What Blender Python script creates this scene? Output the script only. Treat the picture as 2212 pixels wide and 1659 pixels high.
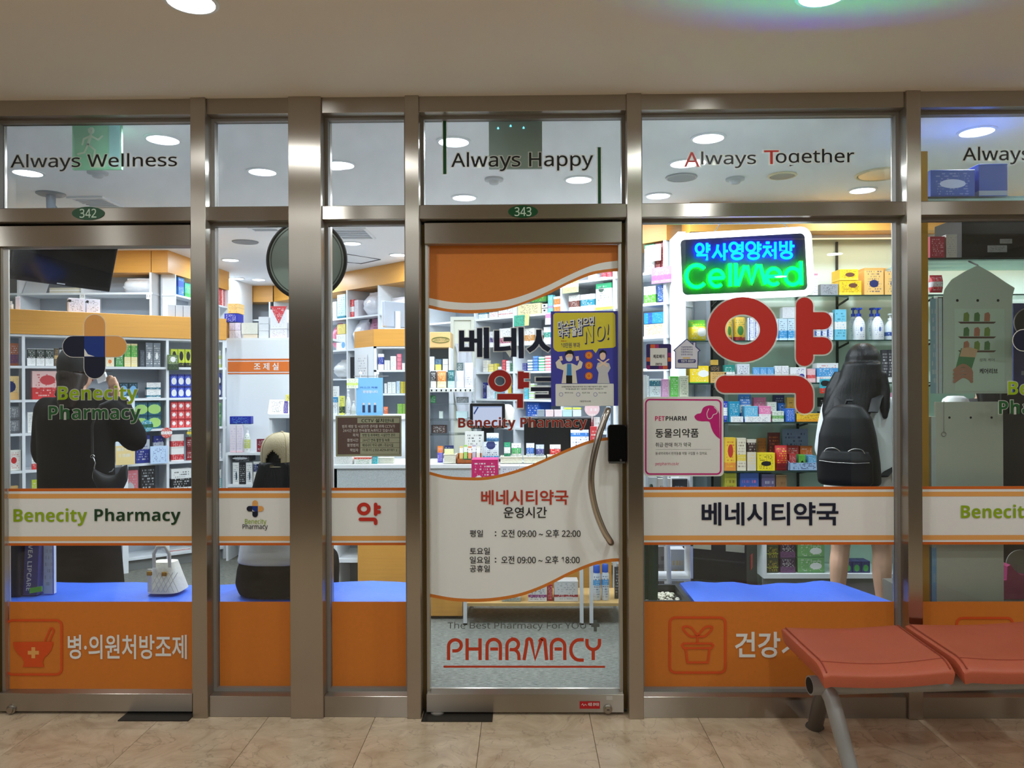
import bpy, bmesh, math, random
from mathutils import Vector, Matrix
random.seed(7)
SC = bpy.context.scene
COL = SC.collection
for _o in list(bpy.data.objects):
    bpy.data.objects.remove(_o)

# ---------------------------------------------------------------- camera
W, H, F = 2212.0, 1659.0, 1671.0
CAMZ, DF = 1.448, 3.342            # lens height, distance to the face of the steel posts
CY = -(DF + 0.10)                  # the glass stands in the plane Y = 0, posts reach 0.10 m out
YAW, ROLL = math.radians(0.85), math.radians(-0.25)
cam_data = bpy.data.cameras.new('camera')
cam_data.sensor_width = 36.0
cam_data.lens = F / W * 36.0
cam_data.clip_start = 0.02
cam = bpy.data.objects.new('camera', cam_data)
COL.objects.link(cam)
CAMM = (Matrix.Translation((0, CY, CAMZ)) @ Matrix.Rotation(YAW, 4, 'Z')
        @ Matrix.Rotation(math.pi / 2, 4, 'X') @ Matrix.Rotation(ROLL, 4, 'Z'))
cam.matrix_world = CAMM
SC.camera = cam
CR = CAMM.to_3x3()
CO = Vector((0, CY, CAMZ))

# ---------------------------------------------------------------- world, exposure
world = bpy.data.worlds.new('world')
SC.world = world
world.use_nodes = True
world.node_tree.nodes['Background'].inputs[0].default_value = (0.75, 0.72, 0.68, 1)
world.node_tree.nodes['Background'].inputs[1].default_value = 0.05
SC.view_settings.view_transform = 'Standard'
SC.view_settings.look = 'None'
SC.view_settings.exposure = 0.0
SC.view_settings.gamma = 1.0
SC.view_settings.use_curve_mapping = False
SHOP_W = 9.6        # watts of one shop downlight
HALL_W = 8.0         # watts of one corridor downlight
CEIL_IN, CEIL_OUT = 2.66, 2.70


# ---------------------------------------------------------------- photo pixel -> place
def ray(px, py):
    return (CR @ Vector(((px - W / 2) / F, -(py - H / 2) / F, -1.0))).normalized()


def at(px, py, Y):
    d = ray(px, py)
    return CO + d * ((Y - CO.y) / d.y)


def onz(px, py, z):
    d = ray(px, py)
    return CO + d * ((z - CO.z) / d.z)


class Plane:
    """an upright plane through two points of the floor plan; u runs along it, n points away from the street"""
    def __init__(s, a, b):
        s.a, s.b = Vector((a[0], a[1], 0)), Vector((b[0], b[1], 0))
        s.u = (s.b - s.a).normalized()
        s.n = Vector((-s.u.y, s.u.x, 0))
        s.ang = math.atan2(s.u.y, s.u.x)

        s.zs, s.posts, s.shift, s.deep, s.pw = [], [], 0.0, None, 0.024

    def off(s, d):
        q = Plane(s.a + s.n * d, s.b + s.n * d)
        q.zs, q.posts, q.shift, q.deep, q.pw = s.zs, s.posts, s.shift + d, s.deep, s.pw
        return q

    def hit(s, px, py):
        d = ray(px, py)
        return CO + d * ((s.a - CO).dot(s.n) / d.dot(s.n))

    def t(s, px, py=829):
        return (s.hit(px, py) - s.a).dot(s.u)

    def z(s, px, py):
        return s.hit(px, py).z

    def p(s, t, dn=0.0, z=0.0):
        q = s.a + s.u * t + s.n * dn
        return Vector((q.x, q.y, z))


# ---------------------------------------------------------------- materials
def lin(c):
    return tuple(((v / 255.0) / 12.92 if v <= 10 else ((v / 255.0 + 0.055) / 1.055) ** 2.4) for v in c[:3]) + (1.0,)


MATS = {}


def mat(name, rgb, rough=0.5, metal=0.0, spec=0.5, noise=0.0, nscale=30.0, bump=0.0, bscale=200.0, alpha=1.0,
        trans=0.0, coat=0.0, aniso=None, stretch=None, ior=1.45):
    if name in MATS:
        return MATS[name]
    m = bpy.data.materials.new(name)
    m.use_nodes = True
    nt = m.node_tree
    b = nt.nodes['Principled BSDF']
    c = lin(rgb)
    b.inputs['Base Color'].default_value = c
    b.inputs['Roughness'].default_value = rough
    b.inputs['Metallic'].default_value = metal
    b.inputs['Specular IOR Level'].default_value = spec
    b.inputs['IOR'].default_value = ior
    b.inputs['Alpha'].default_value = alpha
    b.inputs['Transmission Weight'].default_value = trans
    b.inputs['Coat Weight'].default_value = coat
    if aniso:
        b.inputs['Anisotropic'].default_value = aniso[0]
        ge = nt.nodes.new('ShaderNodeNewGeometry')
        cx = nt.nodes.new('ShaderNodeVectorMath')      # brushing runs along this axis on every face
        cx.operation = 'CROSS_PRODUCT'
        nt.links.new(ge.outputs['Normal'], cx.inputs[0])
        cx.inputs[1].default_value = aniso[1]
        nt.links.new(cx.outputs[0], b.inputs['Tangent'])
    if noise or bump:
        tc = nt.nodes.new('ShaderNodeTexCoord')
        mp = nt.nodes.new('ShaderNodeMapping')
        if stretch:
            mp.inputs['Scale'].default_value = stretch
        nt.links.new(tc.outputs['Object'], mp.inputs['Vector'])
    if noise:
        n = nt.nodes.new('ShaderNodeTexNoise')
        n.inputs['Scale'].default_value = nscale
        n.inputs['Detail'].default_value = 5
        nt.links.new(mp.outputs[0], n.inputs['Vector'])
        r = nt.nodes.new('ShaderNodeMapRange')
        r.inputs['From Min'].default_value = 0.25
        r.inputs['From Max'].default_value = 0.75
        r.inputs['To Min'].default_value = 1.0 - noise
        r.inputs['To Max'].default_value = 1.0 + noise
        nt.links.new(n.outputs['Fac'], r.inputs['Value'])
        x = nt.nodes.new('ShaderNodeVectorMath')
        x.operation = 'SCALE'
        x.inputs[0].default_value = c[:3]
        nt.links.new(r.outputs[0], x.inputs['Scale'])
        nt.links.new(x.outputs[0], b.inputs['Base Color'])
    if bump:
        n2 = nt.nodes.new('ShaderNodeTexNoise')
        n2.inputs['Scale'].default_value = bscale
        n2.inputs['Detail'].default_value = 3
        nt.links.new(mp.outputs[0], n2.inputs['Vector'])
        bp = nt.nodes.new('ShaderNodeBump')
        bp.inputs['Strength'].default_value = bump
        bp.inputs['Distance'].default_value = 0.01
        nt.links.new(n2.outputs['Fac'], bp.inputs['Height'])
        nt.links.new(bp.outputs[0], b.inputs['Normal'])
    MATS[name] = m
    return m


def emit(name, rgb, strength):
    if name in MATS:
        return MATS[name]
    m = bpy.data.materials.new(name)
    m.use_nodes = True
    nt = m.node_tree
    nt.nodes.remove(nt.nodes['Principled BSDF'])
    e = nt.nodes.new('ShaderNodeEmission')
    e.inputs[0].default_value = lin(rgb)
    e.inputs[1].default_value = strength
    nt.links.new(e.outputs[0], nt.nodes['Material Output'].inputs[0])
    MATS[name] = m
    return m


def glass_mat(name, tint=(1, 1, 1), refl=1.0, haze=0.0):
    """clear sheet glass: a mirror-like film by Fresnel over plain see-through, with a little dust"""
    if name in MATS:
        return MATS[name]
    m = bpy.data.materials.new(name)
    m.use_nodes = True
    nt = m.node_tree
    nt.nodes.remove(nt.nodes['Principled BSDF'])
    tr = nt.nodes.new('ShaderNodeBsdfTransparent')
    tr.inputs[0].default_value = tint + (1,)
    gl = nt.nodes.new('ShaderNodeBsdfGlossy')
    gl.inputs['Roughness'].default_value = 0.0
    gl.inputs[0].default_value = (refl, refl, refl, 1)
    fr = nt.nodes.new('ShaderNodeFresnel')
    fr.inputs[0].default_value = 1.45
    mx = nt.nodes.new('ShaderNodeMixShader')
    nt.links.new(fr.outputs[0], mx.inputs[0])
    nt.links.new(tr.outputs[0], mx.inputs[1])
    nt.links.new(gl.outputs[0], mx.inputs[2])
    last = mx.outputs[0]
    if haze:
        df = nt.nodes.new('ShaderNodeBsdfDiffuse')
        df.inputs[0].default_value = (0.8, 0.85, 0.88, 1)
        tc = nt.nodes.new('ShaderNodeTexCoord')
        n = nt.nodes.new('ShaderNodeTexNoise')
        n.inputs['Scale'].default_value = 6
        n.inputs['Detail'].default_value = 8
        nt.links.new(tc.outputs['Object'], n.inputs['Vector'])
        r = nt.nodes.new('ShaderNodeMapRange')
        r.inputs['From Min'].default_value = 0.35
        r.inputs['From Max'].default_value = 0.75
        r.inputs['To Min'].default_value = haze * 0.4
        r.inputs['To Max'].default_value = haze * 1.6
        nt.links.new(n.outputs['Fac'], r.inputs['Value'])
        mx2 = nt.nodes.new('ShaderNodeMixShader')
        nt.links.new(r.outputs[0], mx2.inputs[0])
        nt.links.new(last, mx2.inputs[1])
        nt.links.new(df.outputs[0], mx2.inputs[2])
        last = mx2.outputs[0]
    nt.links.new(last, nt.nodes['Material Output'].inputs[0])
    MATS[name] = m
    return m


def _print_group():
    """printed carton: C1 ground, a band of C2 between two heights, an oval of C3, and fine lines of print"""
    g = bpy.data.node_groups.new('carton_print', 'ShaderNodeTree')
    I = g.interface
    for n in ('C1', 'C2', 'C3'):
        I.new_socket(n, in_out='INPUT', socket_type='NodeSocketColor')
    for n in ('Lo', 'Hi', 'OvX', 'OvZ', 'OvR', 'OvS', 'Ink', 'Seed', 'Vert'):
        I.new_socket(n, in_out='INPUT', socket_type='NodeSocketFloat')
    I.new_socket('Color', in_out='OUTPUT', socket_type='NodeSocketColor')
    N, L = g.nodes, g.links
    gi, go = N.new('NodeGroupInput'), N.new('NodeGroupOutput')
    tc = N.new('ShaderNodeTexCoord')
    sx = N.new('ShaderNodeSeparateXYZ')
    L.new(tc.outputs['Generated'], sx.inputs[0])

    def M(op, a, b=None, c=None):
        n = N.new('ShaderNodeMath')
        n.operation = op
        for i, v in enumerate((a, b, c)):
            if v is None:
                continue
            if isinstance(v, (int, float)):
                n.inputs[i].default_value = v
            else:
                L.new(v, n.inputs[i])
        return n.outputs[0]

    def MIX(f, a, b):
        n = N.new('ShaderNodeMix')
        n.data_type = 'RGBA'
        L.new(f, n.inputs[0])
        L.new(a, n.inputs[6])
        L.new(b, n.inputs[7])
        return n.outputs[2]
    x, y, z = sx.outputs
    # the face seen from the aisle uses x; side faces use depth
    zz = M('ADD', M('MULTIPLY', z, M('SUBTRACT', 1.0, gi.outputs['Vert'])), M('MULTIPLY', x, gi.outputs['Vert']))
    band = M('MULTIPLY', M('GREATER_THAN', zz, gi.outputs['Lo']), M('LESS_THAN', zz, gi.outputs['Hi']))
    col = MIX(band, gi.outputs['C1'], gi.outputs['C2'])
    dx = M('MULTIPLY', M('SUBTRACT', x, gi.outputs['OvX']), gi.outputs['OvS'])
    dz = M('SUBTRACT', z, gi.outputs['OvZ'])
    dd = M('SQRT', M('ADD', M('MULTIPLY', dx, dx), M('MULTIPLY', dz, dz)))
    ov = M('LESS_THAN', dd, gi.outputs['OvR'])
    col = MIX(ov, col, gi.outputs['C3'])
    # fine print: rows broken into words
    row = M('FLOOR', M('MULTIPLY', z, 11.0))
    fr = M('FRACT', M('MULTIPLY', z, 11.0))
    cv = N.new('ShaderNodeCombineXYZ')
    L.new(M('MULTIPLY', x, 16.0), cv.inputs[0])
    L.new(M('MULTIPLY', row, 3.7), cv.inputs[1])
    L.new(gi.outputs['Seed'], cv.inputs[2])
    nz = N.new('ShaderNodeTexNoise')
    nz.inputs['Scale'].default_value = 1.0
    nz.inputs['Detail'].default_value = 2.0
    L.new(cv.outputs[0], nz.inputs['Vector'])
    ink = M('GREATER_THAN', nz.outputs['Fac'], 0.54)
    ink = M('MULTIPLY', ink, M('LESS_THAN', M('ABSOLUTE', M('SUBTRACT', fr, 0.5)), 0.26))
    ink = M('MULTIPLY', ink, M('LESS_THAN', M('ABSOLUTE', M('SUBTRACT', x, 0.5)), 0.38))
    ink = M('MULTIPLY', ink, M('LESS_THAN', M('ABSOLUTE', M('SUBTRACT', z, 0.5)), 0.42))
    ink = M('MULTIPLY', ink, gi.outputs['Ink'])
    # lines print in the third colour on the ground, in the ground colour on the band
    inkc = MIX(band, gi.outputs['C3'], gi.outputs['C1'])
    col = MIX(ink, col, inkc)
    L.new(col, go.inputs['Color'])
    return g


PRINT = _print_group()


def pm(c1, c2=None, c3=None, lo=0.0, hi=0.0, ov=None, ink=0.75, rough=0.42, vert=0.0, alpha=1.0):
    """material of a printed pack"""
    c2 = c2 or c1
    c3 = c3 or c2
    key = ('pm', c1, c2, c3, lo, hi, ov, ink, rough, vert, alpha)
    if key in MATS:
        return MATS[key]
    m = bpy.data.materials.new('printed_pack')
    m.use_nodes = True
    nt = m.node_tree
    b = nt.nodes['Principled BSDF']
    b.inputs['Roughness'].default_value = rough
    b.inputs['Alpha'].default_value = alpha
    g = nt.nodes.new('ShaderNodeGroup')
    g.node_tree = PRINT
    g.inputs['C1'].default_value = lin(c1)
    g.inputs['C2'].default_value = lin(c2)
    g.inputs['C3'].default_value = lin(c3)
    g.inputs['Lo'].default_value, g.inputs['Hi'].default_value = lo, hi
    ox, oz, orad, osc = ov or (0.5, 0.5, -1.0, 1.0)
    g.inputs['OvX'].default_value, g.inputs['OvZ'].default_value = ox, oz
    g.inputs['OvR'].default_value, g.inputs['OvS'].default_value = orad, osc
    g.inputs['Ink'].default_value = ink
    g.inputs['Vert'].default_value = vert
    g.inputs['Seed'].default_value = (len(MATS) * 1.37) % 50
    nt.links.new(g.outputs[0], b.inputs['Base Color'])
    MATS[key] = m
    return m


# ---------------------------------------------------------------- mesh building
class MB:
    def __init__(s):
        s.v, s.f = [], []

    def poly(s, pts):
        i = len(s.v)
        s.v += [tuple(p) for p in pts]
        s.f.append(tuple(range(i, i + len(pts))))
        return s

    def obox(s, o, ux, uy, uz):
        o, ux, uy, uz = Vector(o), Vector(ux), Vector(uy), Vector(uz)
        i = len(s.v)
        for a in (0, 1):
            for b in (0, 1):
                for c in (0, 1):
                    s.v.append(tuple(o + ux * a + uy * b + uz * c))
        q = [(0, 1, 3, 2), (4, 6, 7, 5), (0, 4, 5, 1), (2, 3, 7, 6), (0, 2, 6, 4), (1, 5, 7, 3)]
        if ux.cross(uy).dot(uz) < 0:
            q = [t[::-1] for t in q]
        s.f += [tuple(i + k for k in t) for t in q]
        return s

    def box(s, x0, x1, y0, y1, z0, z1):
        return s.obox((x0, y0, z0), (x1 - x0, 0, 0), (0, y1 - y0, 0), (0, 0, z1 - z0))

    def rings(s, rings, caps=True, closed=False):
        """skin a list of equally long rings of points"""
        n = len(rings[0])
        i = len(s.v)
        for r in rings:
            s.v += [tuple(p) for p in r]
        m = len(rings)
        for k in range(m if closed else m - 1):
            a, b = i + k * n, i + ((k + 1) % m) * n
            for j in range(n):
                s.f.append((a + j, a + (j + 1) % n, b + (j + 1) % n, b + j))
        if caps and not closed:
            s.f.append(tuple(range(i + n - 1, i - 1, -1)))
            s.f.append(tuple(range(i + (m - 1) * n, i + m * n)))
        return s

    def tube(s, pts, r, seg=10, caps=True, closed=False, flat=1.0):
        pts = [Vector(p) for p in pts]
        n = len(pts)
        rs = r if isinstance(r, (list, tuple)) else [r] * n
        rings, prev = [], None
        for k in range(n):
            if closed:
                t = pts[(k + 1) % n] - pts[k - 1]
            else:
                t = pts[min(k + 1, n - 1)] - pts[max(k - 1, 0)]
            t.normalize()
            if prev is None:
                up = Vector((0, 0, 1)) if abs(t.z) < 0.9 else Vector((0, 1, 0))
                a = t.cross(up).normalized()
            else:
                a = (prev - t * prev.dot(t)).normalized()
            prev = a
            b = t.cross(a)
            rr = rs[k]
            ra, rb = rr if isinstance(rr, tuple) else (rr, rr * flat)
            rings.append([pts[k] + a * (math.cos(2 * math.pi * j / seg) * ra) + b * (math.sin(2 * math.pi * j / seg) * rb)
                          for j in range(seg)])
        return s.rings(rings, caps, closed)

    def lathe(s, prof, c=(0, 0, 0), seg=16, sx=1.0, sy=1.0):
        """profile of (radius, height) turned about a standing axis"""
        c = Vector(c)
        rings = [[c + Vector((math.cos(2 * math.pi * j / seg) * r * sx, math.sin(2 * math.pi * j / seg) * r * sy, z)) for j in range(seg)]
                 for r, z in prof]
        return s.rings(rings)

    def build(s, name, m, parent=None, smooth=False, bevel=0.0, kind=None):
        me = bpy.data.meshes.new(name)
        me.from_pydata(s.v, [], s.f)
        return link(name, finish(me, bevel, smooth), m, parent, kind)


def finish(me, bevel=0.0, smooth=False, seg=1):
    bm = bmesh.new()
    bm.from_mesh(me)
    bmesh.ops.recalc_face_normals(bm, faces=bm.faces)
    if bevel:
        es = [e for e in bm.edges if len(e.link_faces) == 2 and e.calc_face_angle(0) > 0.6]
        bmesh.ops.bevel(bm, geom=es, offset=bevel, segments=seg, affect='EDGES', profile=0.5)
    if smooth:
        for f in bm.faces:
            f.smooth = True
        for e in bm.edges:
            if len(e.link_faces) == 2 and e.calc_face_angle(0) > 0.75:
                e.smooth = False
    bm.to_mesh(me)
    bm.free()
    return me


def link(name, data, m=None, parent=None, kind=None):
    o = bpy.data.objects.new(name, data)
    COL.objects.link(o)
    if m is not None and data is not None and not data.materials:
        data.materials.append(m)
    if parent is not None:
        o.parent = parent
        o.matrix_parent_inverse = WM[parent.name].inverted() if parent.name in WM else Matrix()
    if kind:
        o['kind'] = kind
    return o


WM = {}     # world matrix of each empty, so parts can be given in world coordinates


def empty(name, loc=(0, 0, 0), label=None, cat=None, group=None, kind=None, rz=0.0):
    o = bpy.data.objects.new(name, None)
    COL.objects.link(o)
    o.location = loc
    o.rotation_euler = (0, 0, rz)
    o.empty_display_size = 0.05
    WM[o.name] = Matrix.Translation(loc) @ Matrix.Rotation(rz, 4, 'Z')
    return tag(o, label, cat, group, kind)


USED = {}


def tag(o, label=None, cat=None, group=None, kind=None):
    if label:
        o['label'] = label
        USED.setdefault(label, []).append((o.name, group))
    if cat:
        o['category'] = cat
    if group:
        o['group'] = group
    if kind:
        o['kind'] = kind
    return o


# ---------------------------------------------------------------- lettering
_TX = {}
_CU = []
TMP = bpy.data.scenes.new('lettering_bench')     # a side scene that only turns characters into outlines


def sans(s, heavy):
    """latin letters and figures as plain or heavy sans-serif characters"""
    up, lo, dg = (0x1D5D4, 0x1D5EE, 0x1D7EC) if heavy else (0x1D5A0, 0x1D5BA, 0x1D7E2)
    out = ''
    for c in s:
        if 'A' <= c <= 'Z':
            out += chr(up + ord(c) - 65)
        elif 'a' <= c <= 'z':
            out += chr(lo + ord(c) - 97)
        elif '0' <= c <= '9':
            out += chr(dg + ord(c) - 48)
        else:
            out += c
    return out


def text_geo(s, offset=0.0, spacing=1.0, heavy=False):
    s = sans(s, heavy)
    key = (s, offset, spacing)
    if key in _TX:
        return _TX[key]
    if not _CU:
        cu = bpy.data.curves.new('lettering', 'FONT')
        ob = bpy.data.objects.new('lettering', cu)
        TMP.collection.objects.link(ob)
        _CU.extend((cu, ob))
    cu, ob = _CU
    cu.body = s
    cu.size = 1.0
    cu.offset = offset
    cu.space_character = spacing
    cu.resolution_u = 3
    TMP.view_layers[0].update()
    dg = TMP.view_layers[0].depsgraph
    me = ob.evaluated_get(dg).to_mesh()
    v = [(p.co.x, p.co.y) for p in me.vertices]
    f = [tuple(p.vertices) for p in me.polygons]
    ob.evaluated_get(dg).to_mesh_clear()
    _TX[key] = (v, f)
    return v, f


def fit_text(name, s, o, u, w, h, m, parent, bold=0.0, spacing=1.0, up=(0, 0, 1), grow=0.0, keep=False):
    """flat lettering whose outline fills a w x h rectangle with its lower corner at o; keep = keep the font's width"""
    o, u, up = Vector(o), Vector(u).normalized(), Vector(up)
    heavy = bold >= 0.013
    if heavy and all(ord(c) < 0x3000 for c in s):
        bold = 0.0
    v0, f = text_geo(s, 0.0, spacing, heavy)
    if not v0:
        return None
    xs, ys = [p[0] for p in v0], [p[1] for p in v0]
    ax, ay = min(xs), min(ys)
    bw, bh = max(max(xs) - ax, 1e-6), max(max(ys) - ay, 1e-6)
    v, f = text_geo(s, bold + grow, spacing, heavy)
    kx, ky = w / bw, h / bh
    if keep:
        kx = ky
        o = o + u * ((w - bw * kx) / 2)
    b = MB()
    b.v = [tuple(o + u * ((x - ax) * kx) + up * ((y - ay) * ky)) for x, y in v]
    b.f = list(f)
    me = bpy.data.meshes.new(name)
    me.from_pydata(b.v, [], b.f)
    return link(name, me, m, parent)


XV = Vector((1, 0, 0))
ZV = Vector((0, 0, 1))


def gtext(s, x0, x1, y0, y1, Y, m, parent, bold=0.0, outline=None, spacing=1.0, name='lettering', grow=0.05):
    """lettering on the upright plane Y that covers the given photo rectangle"""
    xm, ym = (x0 + x1) / 2, (y0 + y1) / 2
    xa, xb = at(x0, ym, Y).x, at(x1, ym, Y).x
    za, zb = at(xm, y1, Y).z, at(xm, y0, Y).z
    if outline:
        fit_text(name + '_edge', s, (xa, Y + 0.0012, za), XV, xb - xa, zb - za, outline, parent, bold, spacing, grow=grow)
    return fit_text(name, s, (xa, Y, za), XV, xb - xa, zb - za, m, parent, bold, spacing)


def gpoly(name, pts, Y, m, parent):
    """flat film cut to a photo outline, stuck on the upright plane Y"""
    return MB().poly([at(x, y, Y) for x, y in pts]).build(name, m, parent)


def grect(name, x0, x1, y0, y1, Y, m, parent, r=0.0):
    xm, ym = (x0 + x1) / 2, (y0 + y1) / 2
    xa, xb = at(x0, ym, Y).x, at(x1, ym, Y).x
    za, zb = at(xm, y1, Y).z, at(xm, y0, Y).z
    return MB().poly(rrect(xa, xb, za, zb, r, Y)).build(name, m, parent)


def rrect(xa, xb, za, zb, r, Y, n=5):
    if r <= 0:
        return [(xa, Y, za), (xb, Y, za), (xb, Y, zb), (xa, Y, zb)]
    out = []
    for cx, cz, a0 in ((xb - r, za + r, -90), (xb - r, zb - r, 0), (xa + r, zb - r, 90), (xa + r, za + r, 180)):
        for k in range(n + 1):
            a = math.radians(a0 + 90.0 * k / n)
            out.append((cx + math.cos(a) * r, Y, cz + math.sin(a) * r))
    return out


def strip(name, top, bot, Y, m, parent):
    """film between two photo curves given at the same number of points"""
    b = MB()
    for k in range(len(top) - 1):
        b.poly([at(*bot[k], Y), at(*bot[k + 1], Y), at(*top[k + 1], Y), at(*top[k], Y)])
    return b.build(name, m, parent)


def smooth_pts(p, n=8):
    """Catmull-Rom through 2-D points"""
    out = []
    for k in range(len(p) - 1):
        p0, p1, p2, p3 = p[max(k - 1, 0)], p[k], p[k + 1], p[min(k + 2, len(p) - 1)]
        for j in range(n):
            t = j / n
            out.append(tuple(0.5 * (2 * p1[i] + (p2[i] - p0[i]) * t + (2 * p0[i] - 5 * p1[i] + 4 * p2[i] - p3[i]) * t * t
                                    + (3 * p1[i] - p0[i] - 3 * p2[i] + p3[i]) * t ** 3) for i in range(len(p1))))
    out.append(tuple(p[-1]))
    return out


def arc(cx, cy, rx, ry, a0=0, a1=360, n=28):
    return [(cx + rx * math.cos(math.radians(a0 + (a1 - a0) * k / n)), cy + ry * math.sin(math.radians(a0 + (a1 - a0) * k / n)))
            for k in range(n + 1)]


def stroke_faces(P, w, roundend, closed):
    """one flat stroke as quads and end caps that meet without overlapping, in 2-D"""
    n = len(P)
    if closed:
        P = P[:-1]
        n -= 1
    Lp, Rp = [], []
    for k in range(n):
        a = P[k] - P[k - 1] if (closed or k) else P[1] - P[0]
        c = P[(k + 1) % n] - P[k] if (closed or k < n - 1) else P[-1] - P[-2]
        a, c = a.normalized(), c.normalized()
        na, nc = Vector((-a.y, a.x)), Vector((-c.y, c.x))
        m = na + nc
        m = m / max(m.dot(m) / 2.0, 0.35) if m.length > 1e-6 else na
        Lp.append(P[k] + m * (w / 2))
        Rp.append(P[k] - m * (w / 2))
    out = []
    for k in range(n if closed else n - 1):
        j = (k + 1) % n
        out.append([Lp[k], Rp[k], Rp[j], Lp[j]])
    if roundend and not closed:
        for p, d in ((P[0], P[0] - P[1]), (P[-1], P[-1] - P[-2])):
            a0 = math.atan2(d.y, d.x)
            out.append([p + Vector((math.cos(a0 - math.pi / 2 + math.pi * j / 10), math.sin(a0 - math.pi / 2 + math.pi * j / 10))) * (w / 2)
                        for j in range(11)])
    return out


def ribbon(name, strokes, w, Y, m, parent, roundend=True):
    """flat strokes of width w given as photo points on the upright plane Y"""
    b = MB()
    for i, st in enumerate(strokes):
        P = []
        for x, y in st:
            q = at(x, y, Y)
            q = Vector((q.x, q.z))
            if not P or (q - P[-1]).length > 1e-5:
                P.append(q)
        closed = len(P) > 3 and (P[0] - P[-1]).length < 2e-4
        yy = Y - 0.00018 * i
        for face in stroke_faces(P, w, roundend, closed):
            b.poly([(q.x, yy, q.y) for q in face])
    me = bpy.data.meshes.new(name)
    me.from_pydata(b.v, [], b.f)
    return link(name, me, m, parent)
# ================================================================= materials of the place
STEEL_V = mat('brushed_steel_post', (186, 178, 168), 0.30, 1.0, aniso=(1.0, (0, 0, 1)), noise=0.05, nscale=6, stretch=(1, 1, 0.1))
STEEL_H = mat('brushed_steel_rail', (182, 174, 164), 0.30, 1.0, aniso=(1.0, (1, 0, 0)), noise=0.05, nscale=6, stretch=(0.1, 1, 1))
STEEL_D = mat('dull_steel_lip', (148, 143, 137), 0.5, 0.35)
DARK = mat('black_rubber', (22, 21, 20), 0.7)
GLASS = glass_mat('shop_glass', (0.985, 1.0, 0.99), 0.85, 0.004)
GLASS_T = glass_mat('transom_glass', (0.98, 1.0, 0.99), 0.85, 0.05)
CLEAR = glass_mat('clear_acrylic', (0.95, 0.98, 0.97), 0.8, 0.02)
ORANGE = mat('orange_film', (220, 126, 44), 0.5, noise=0.03, nscale=60)
DORANGE = mat('deep_orange_film', (214, 104, 28), 0.5)
LORANGE = mat('pale_orange_film', (240, 172, 95), 0.5)
WFILM = mat('white_film', (243, 242, 239), 0.5)
REDF = mat('red_film', (205, 52, 38), 0.45)
DREDF = mat('dark_red_film', (165, 34, 28), 0.45)
REDO = mat('red_orange_film', (226, 84, 30), 0.5)
NAVY = mat('navy_film', (22, 28, 52), 0.45)
BLUEF = mat('blue_film', (28, 58, 140), 0.45)
LIME = mat('lime_film', (150, 180, 20), 0.45)
DGREEN = mat('dark_green_film', (38, 92, 48), 0.45)
BLACKF = mat('black_film', (28, 26, 24), 0.45)
GREYF = mat('grey_film', (92, 96, 92), 0.5)
OUTL = mat('frosted_edge_film', (250, 248, 238), 0.6, alpha=0.55)
WHITE = mat('white_laminate', (232, 236, 240), 0.42)
WHITE2 = mat('white_laminate_edge', (240, 243, 246), 0.4)
GREYP = mat('grey_back_panel', (178, 186, 196), 0.5)
WOOD = mat('honey_wood_laminate', (222, 160, 72), 0.4, noise=0.06, nscale=10, stretch=(0.3, 0.3, 8))
CEILP = mat('ceiling_paint', (240, 231, 219), 0.7)
CEILW = mat('shop_ceiling_paint', (248, 249, 251), 0.7)
WALLP = mat('wall_paint', (214, 220, 208), 0.6)
BLACKP = mat('black_plastic', (16, 16, 18), 0.35)


def struct(o, n=None):
    o['kind'] = 'structure'
    return o


# ---------------------------------------------------------------- corridor floor, tile by tile
def tile_mat():
    m = bpy.data.materials.new('beige_marble_tile')
    m.use_nodes = True
    nt = m.node_tree
    b = nt.nodes['Principled BSDF']
    b.inputs['Roughness'].default_value = 0.22
    g = nt.nodes.new('ShaderNodeNewGeometry')
    oi = nt.nodes.new('ShaderNodeObjectInfo')
    ad = nt.nodes.new('ShaderNodeVectorMath')
    ad.operation = 'MULTIPLY_ADD'
    nt.links.new(oi.outputs['Random'], ad.inputs[0])
    ad.inputs[1].default_value = (7, 3, 5)
    nt.links.new(g.outputs['Position'], ad.inputs[2])
    n = nt.nodes.new('ShaderNodeTexNoise')
    n.inputs['Scale'].default_value = 5
    n.inputs['Detail'].default_value = 9
    n.inputs['Roughness'].default_value = 0.65
    n.inputs['Distortion'].default_value = 1.2
    nt.links.new(ad.outputs[0], n.inputs['Vector'])
    cr = nt.nodes.new('ShaderNodeValToRGB')
    e = cr.color_ramp.elements
    e[0].position, e[0].color = 0.32, lin((186, 162, 134))
    e[1].position, e[1].color = 0.66, lin((222, 200, 172))
    nt.links.new(n.outputs['Fac'], cr.inputs[0])
    v = nt.nodes.new('ShaderNodeTexNoise')
    v.inputs['Scale'].default_value = 3.2
    v.inputs['Detail'].default_value = 12
    v.inputs['Distortion'].default_value = 2.0
    nt.links.new(ad.outputs[0], v.inputs['Vector'])
    ab = nt.nodes.new('ShaderNodeMath')
    ab.operation = 'SUBTRACT'
    ab.inputs[1].default_value = 0.5
    nt.links.new(v.outputs['Fac'], ab.inputs[0])
    ab2 = nt.nodes.new('ShaderNodeMath')
    ab2.operation = 'ABSOLUTE'
    nt.links.new(ab.outputs[0], ab2.inputs[0])
    r = nt.nodes.new('ShaderNodeMapRange')
    r.inputs['From Max'].default_value = 0.012
    r.inputs['To Min'].default_value = 0.75
    nt.links.new(ab2.outputs[0], r.inputs['Value'])
    mx = nt.nodes.new('ShaderNodeVectorMath')
    mx.operation = 'SCALE'
    nt.links.new(cr.outputs[0], mx.inputs[0])
    nt.links.new(r.outputs[0], mx.inputs['Scale'])
    nt.links.new(mx.outputs[0], b.inputs['Base Color'])
    return m


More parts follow.
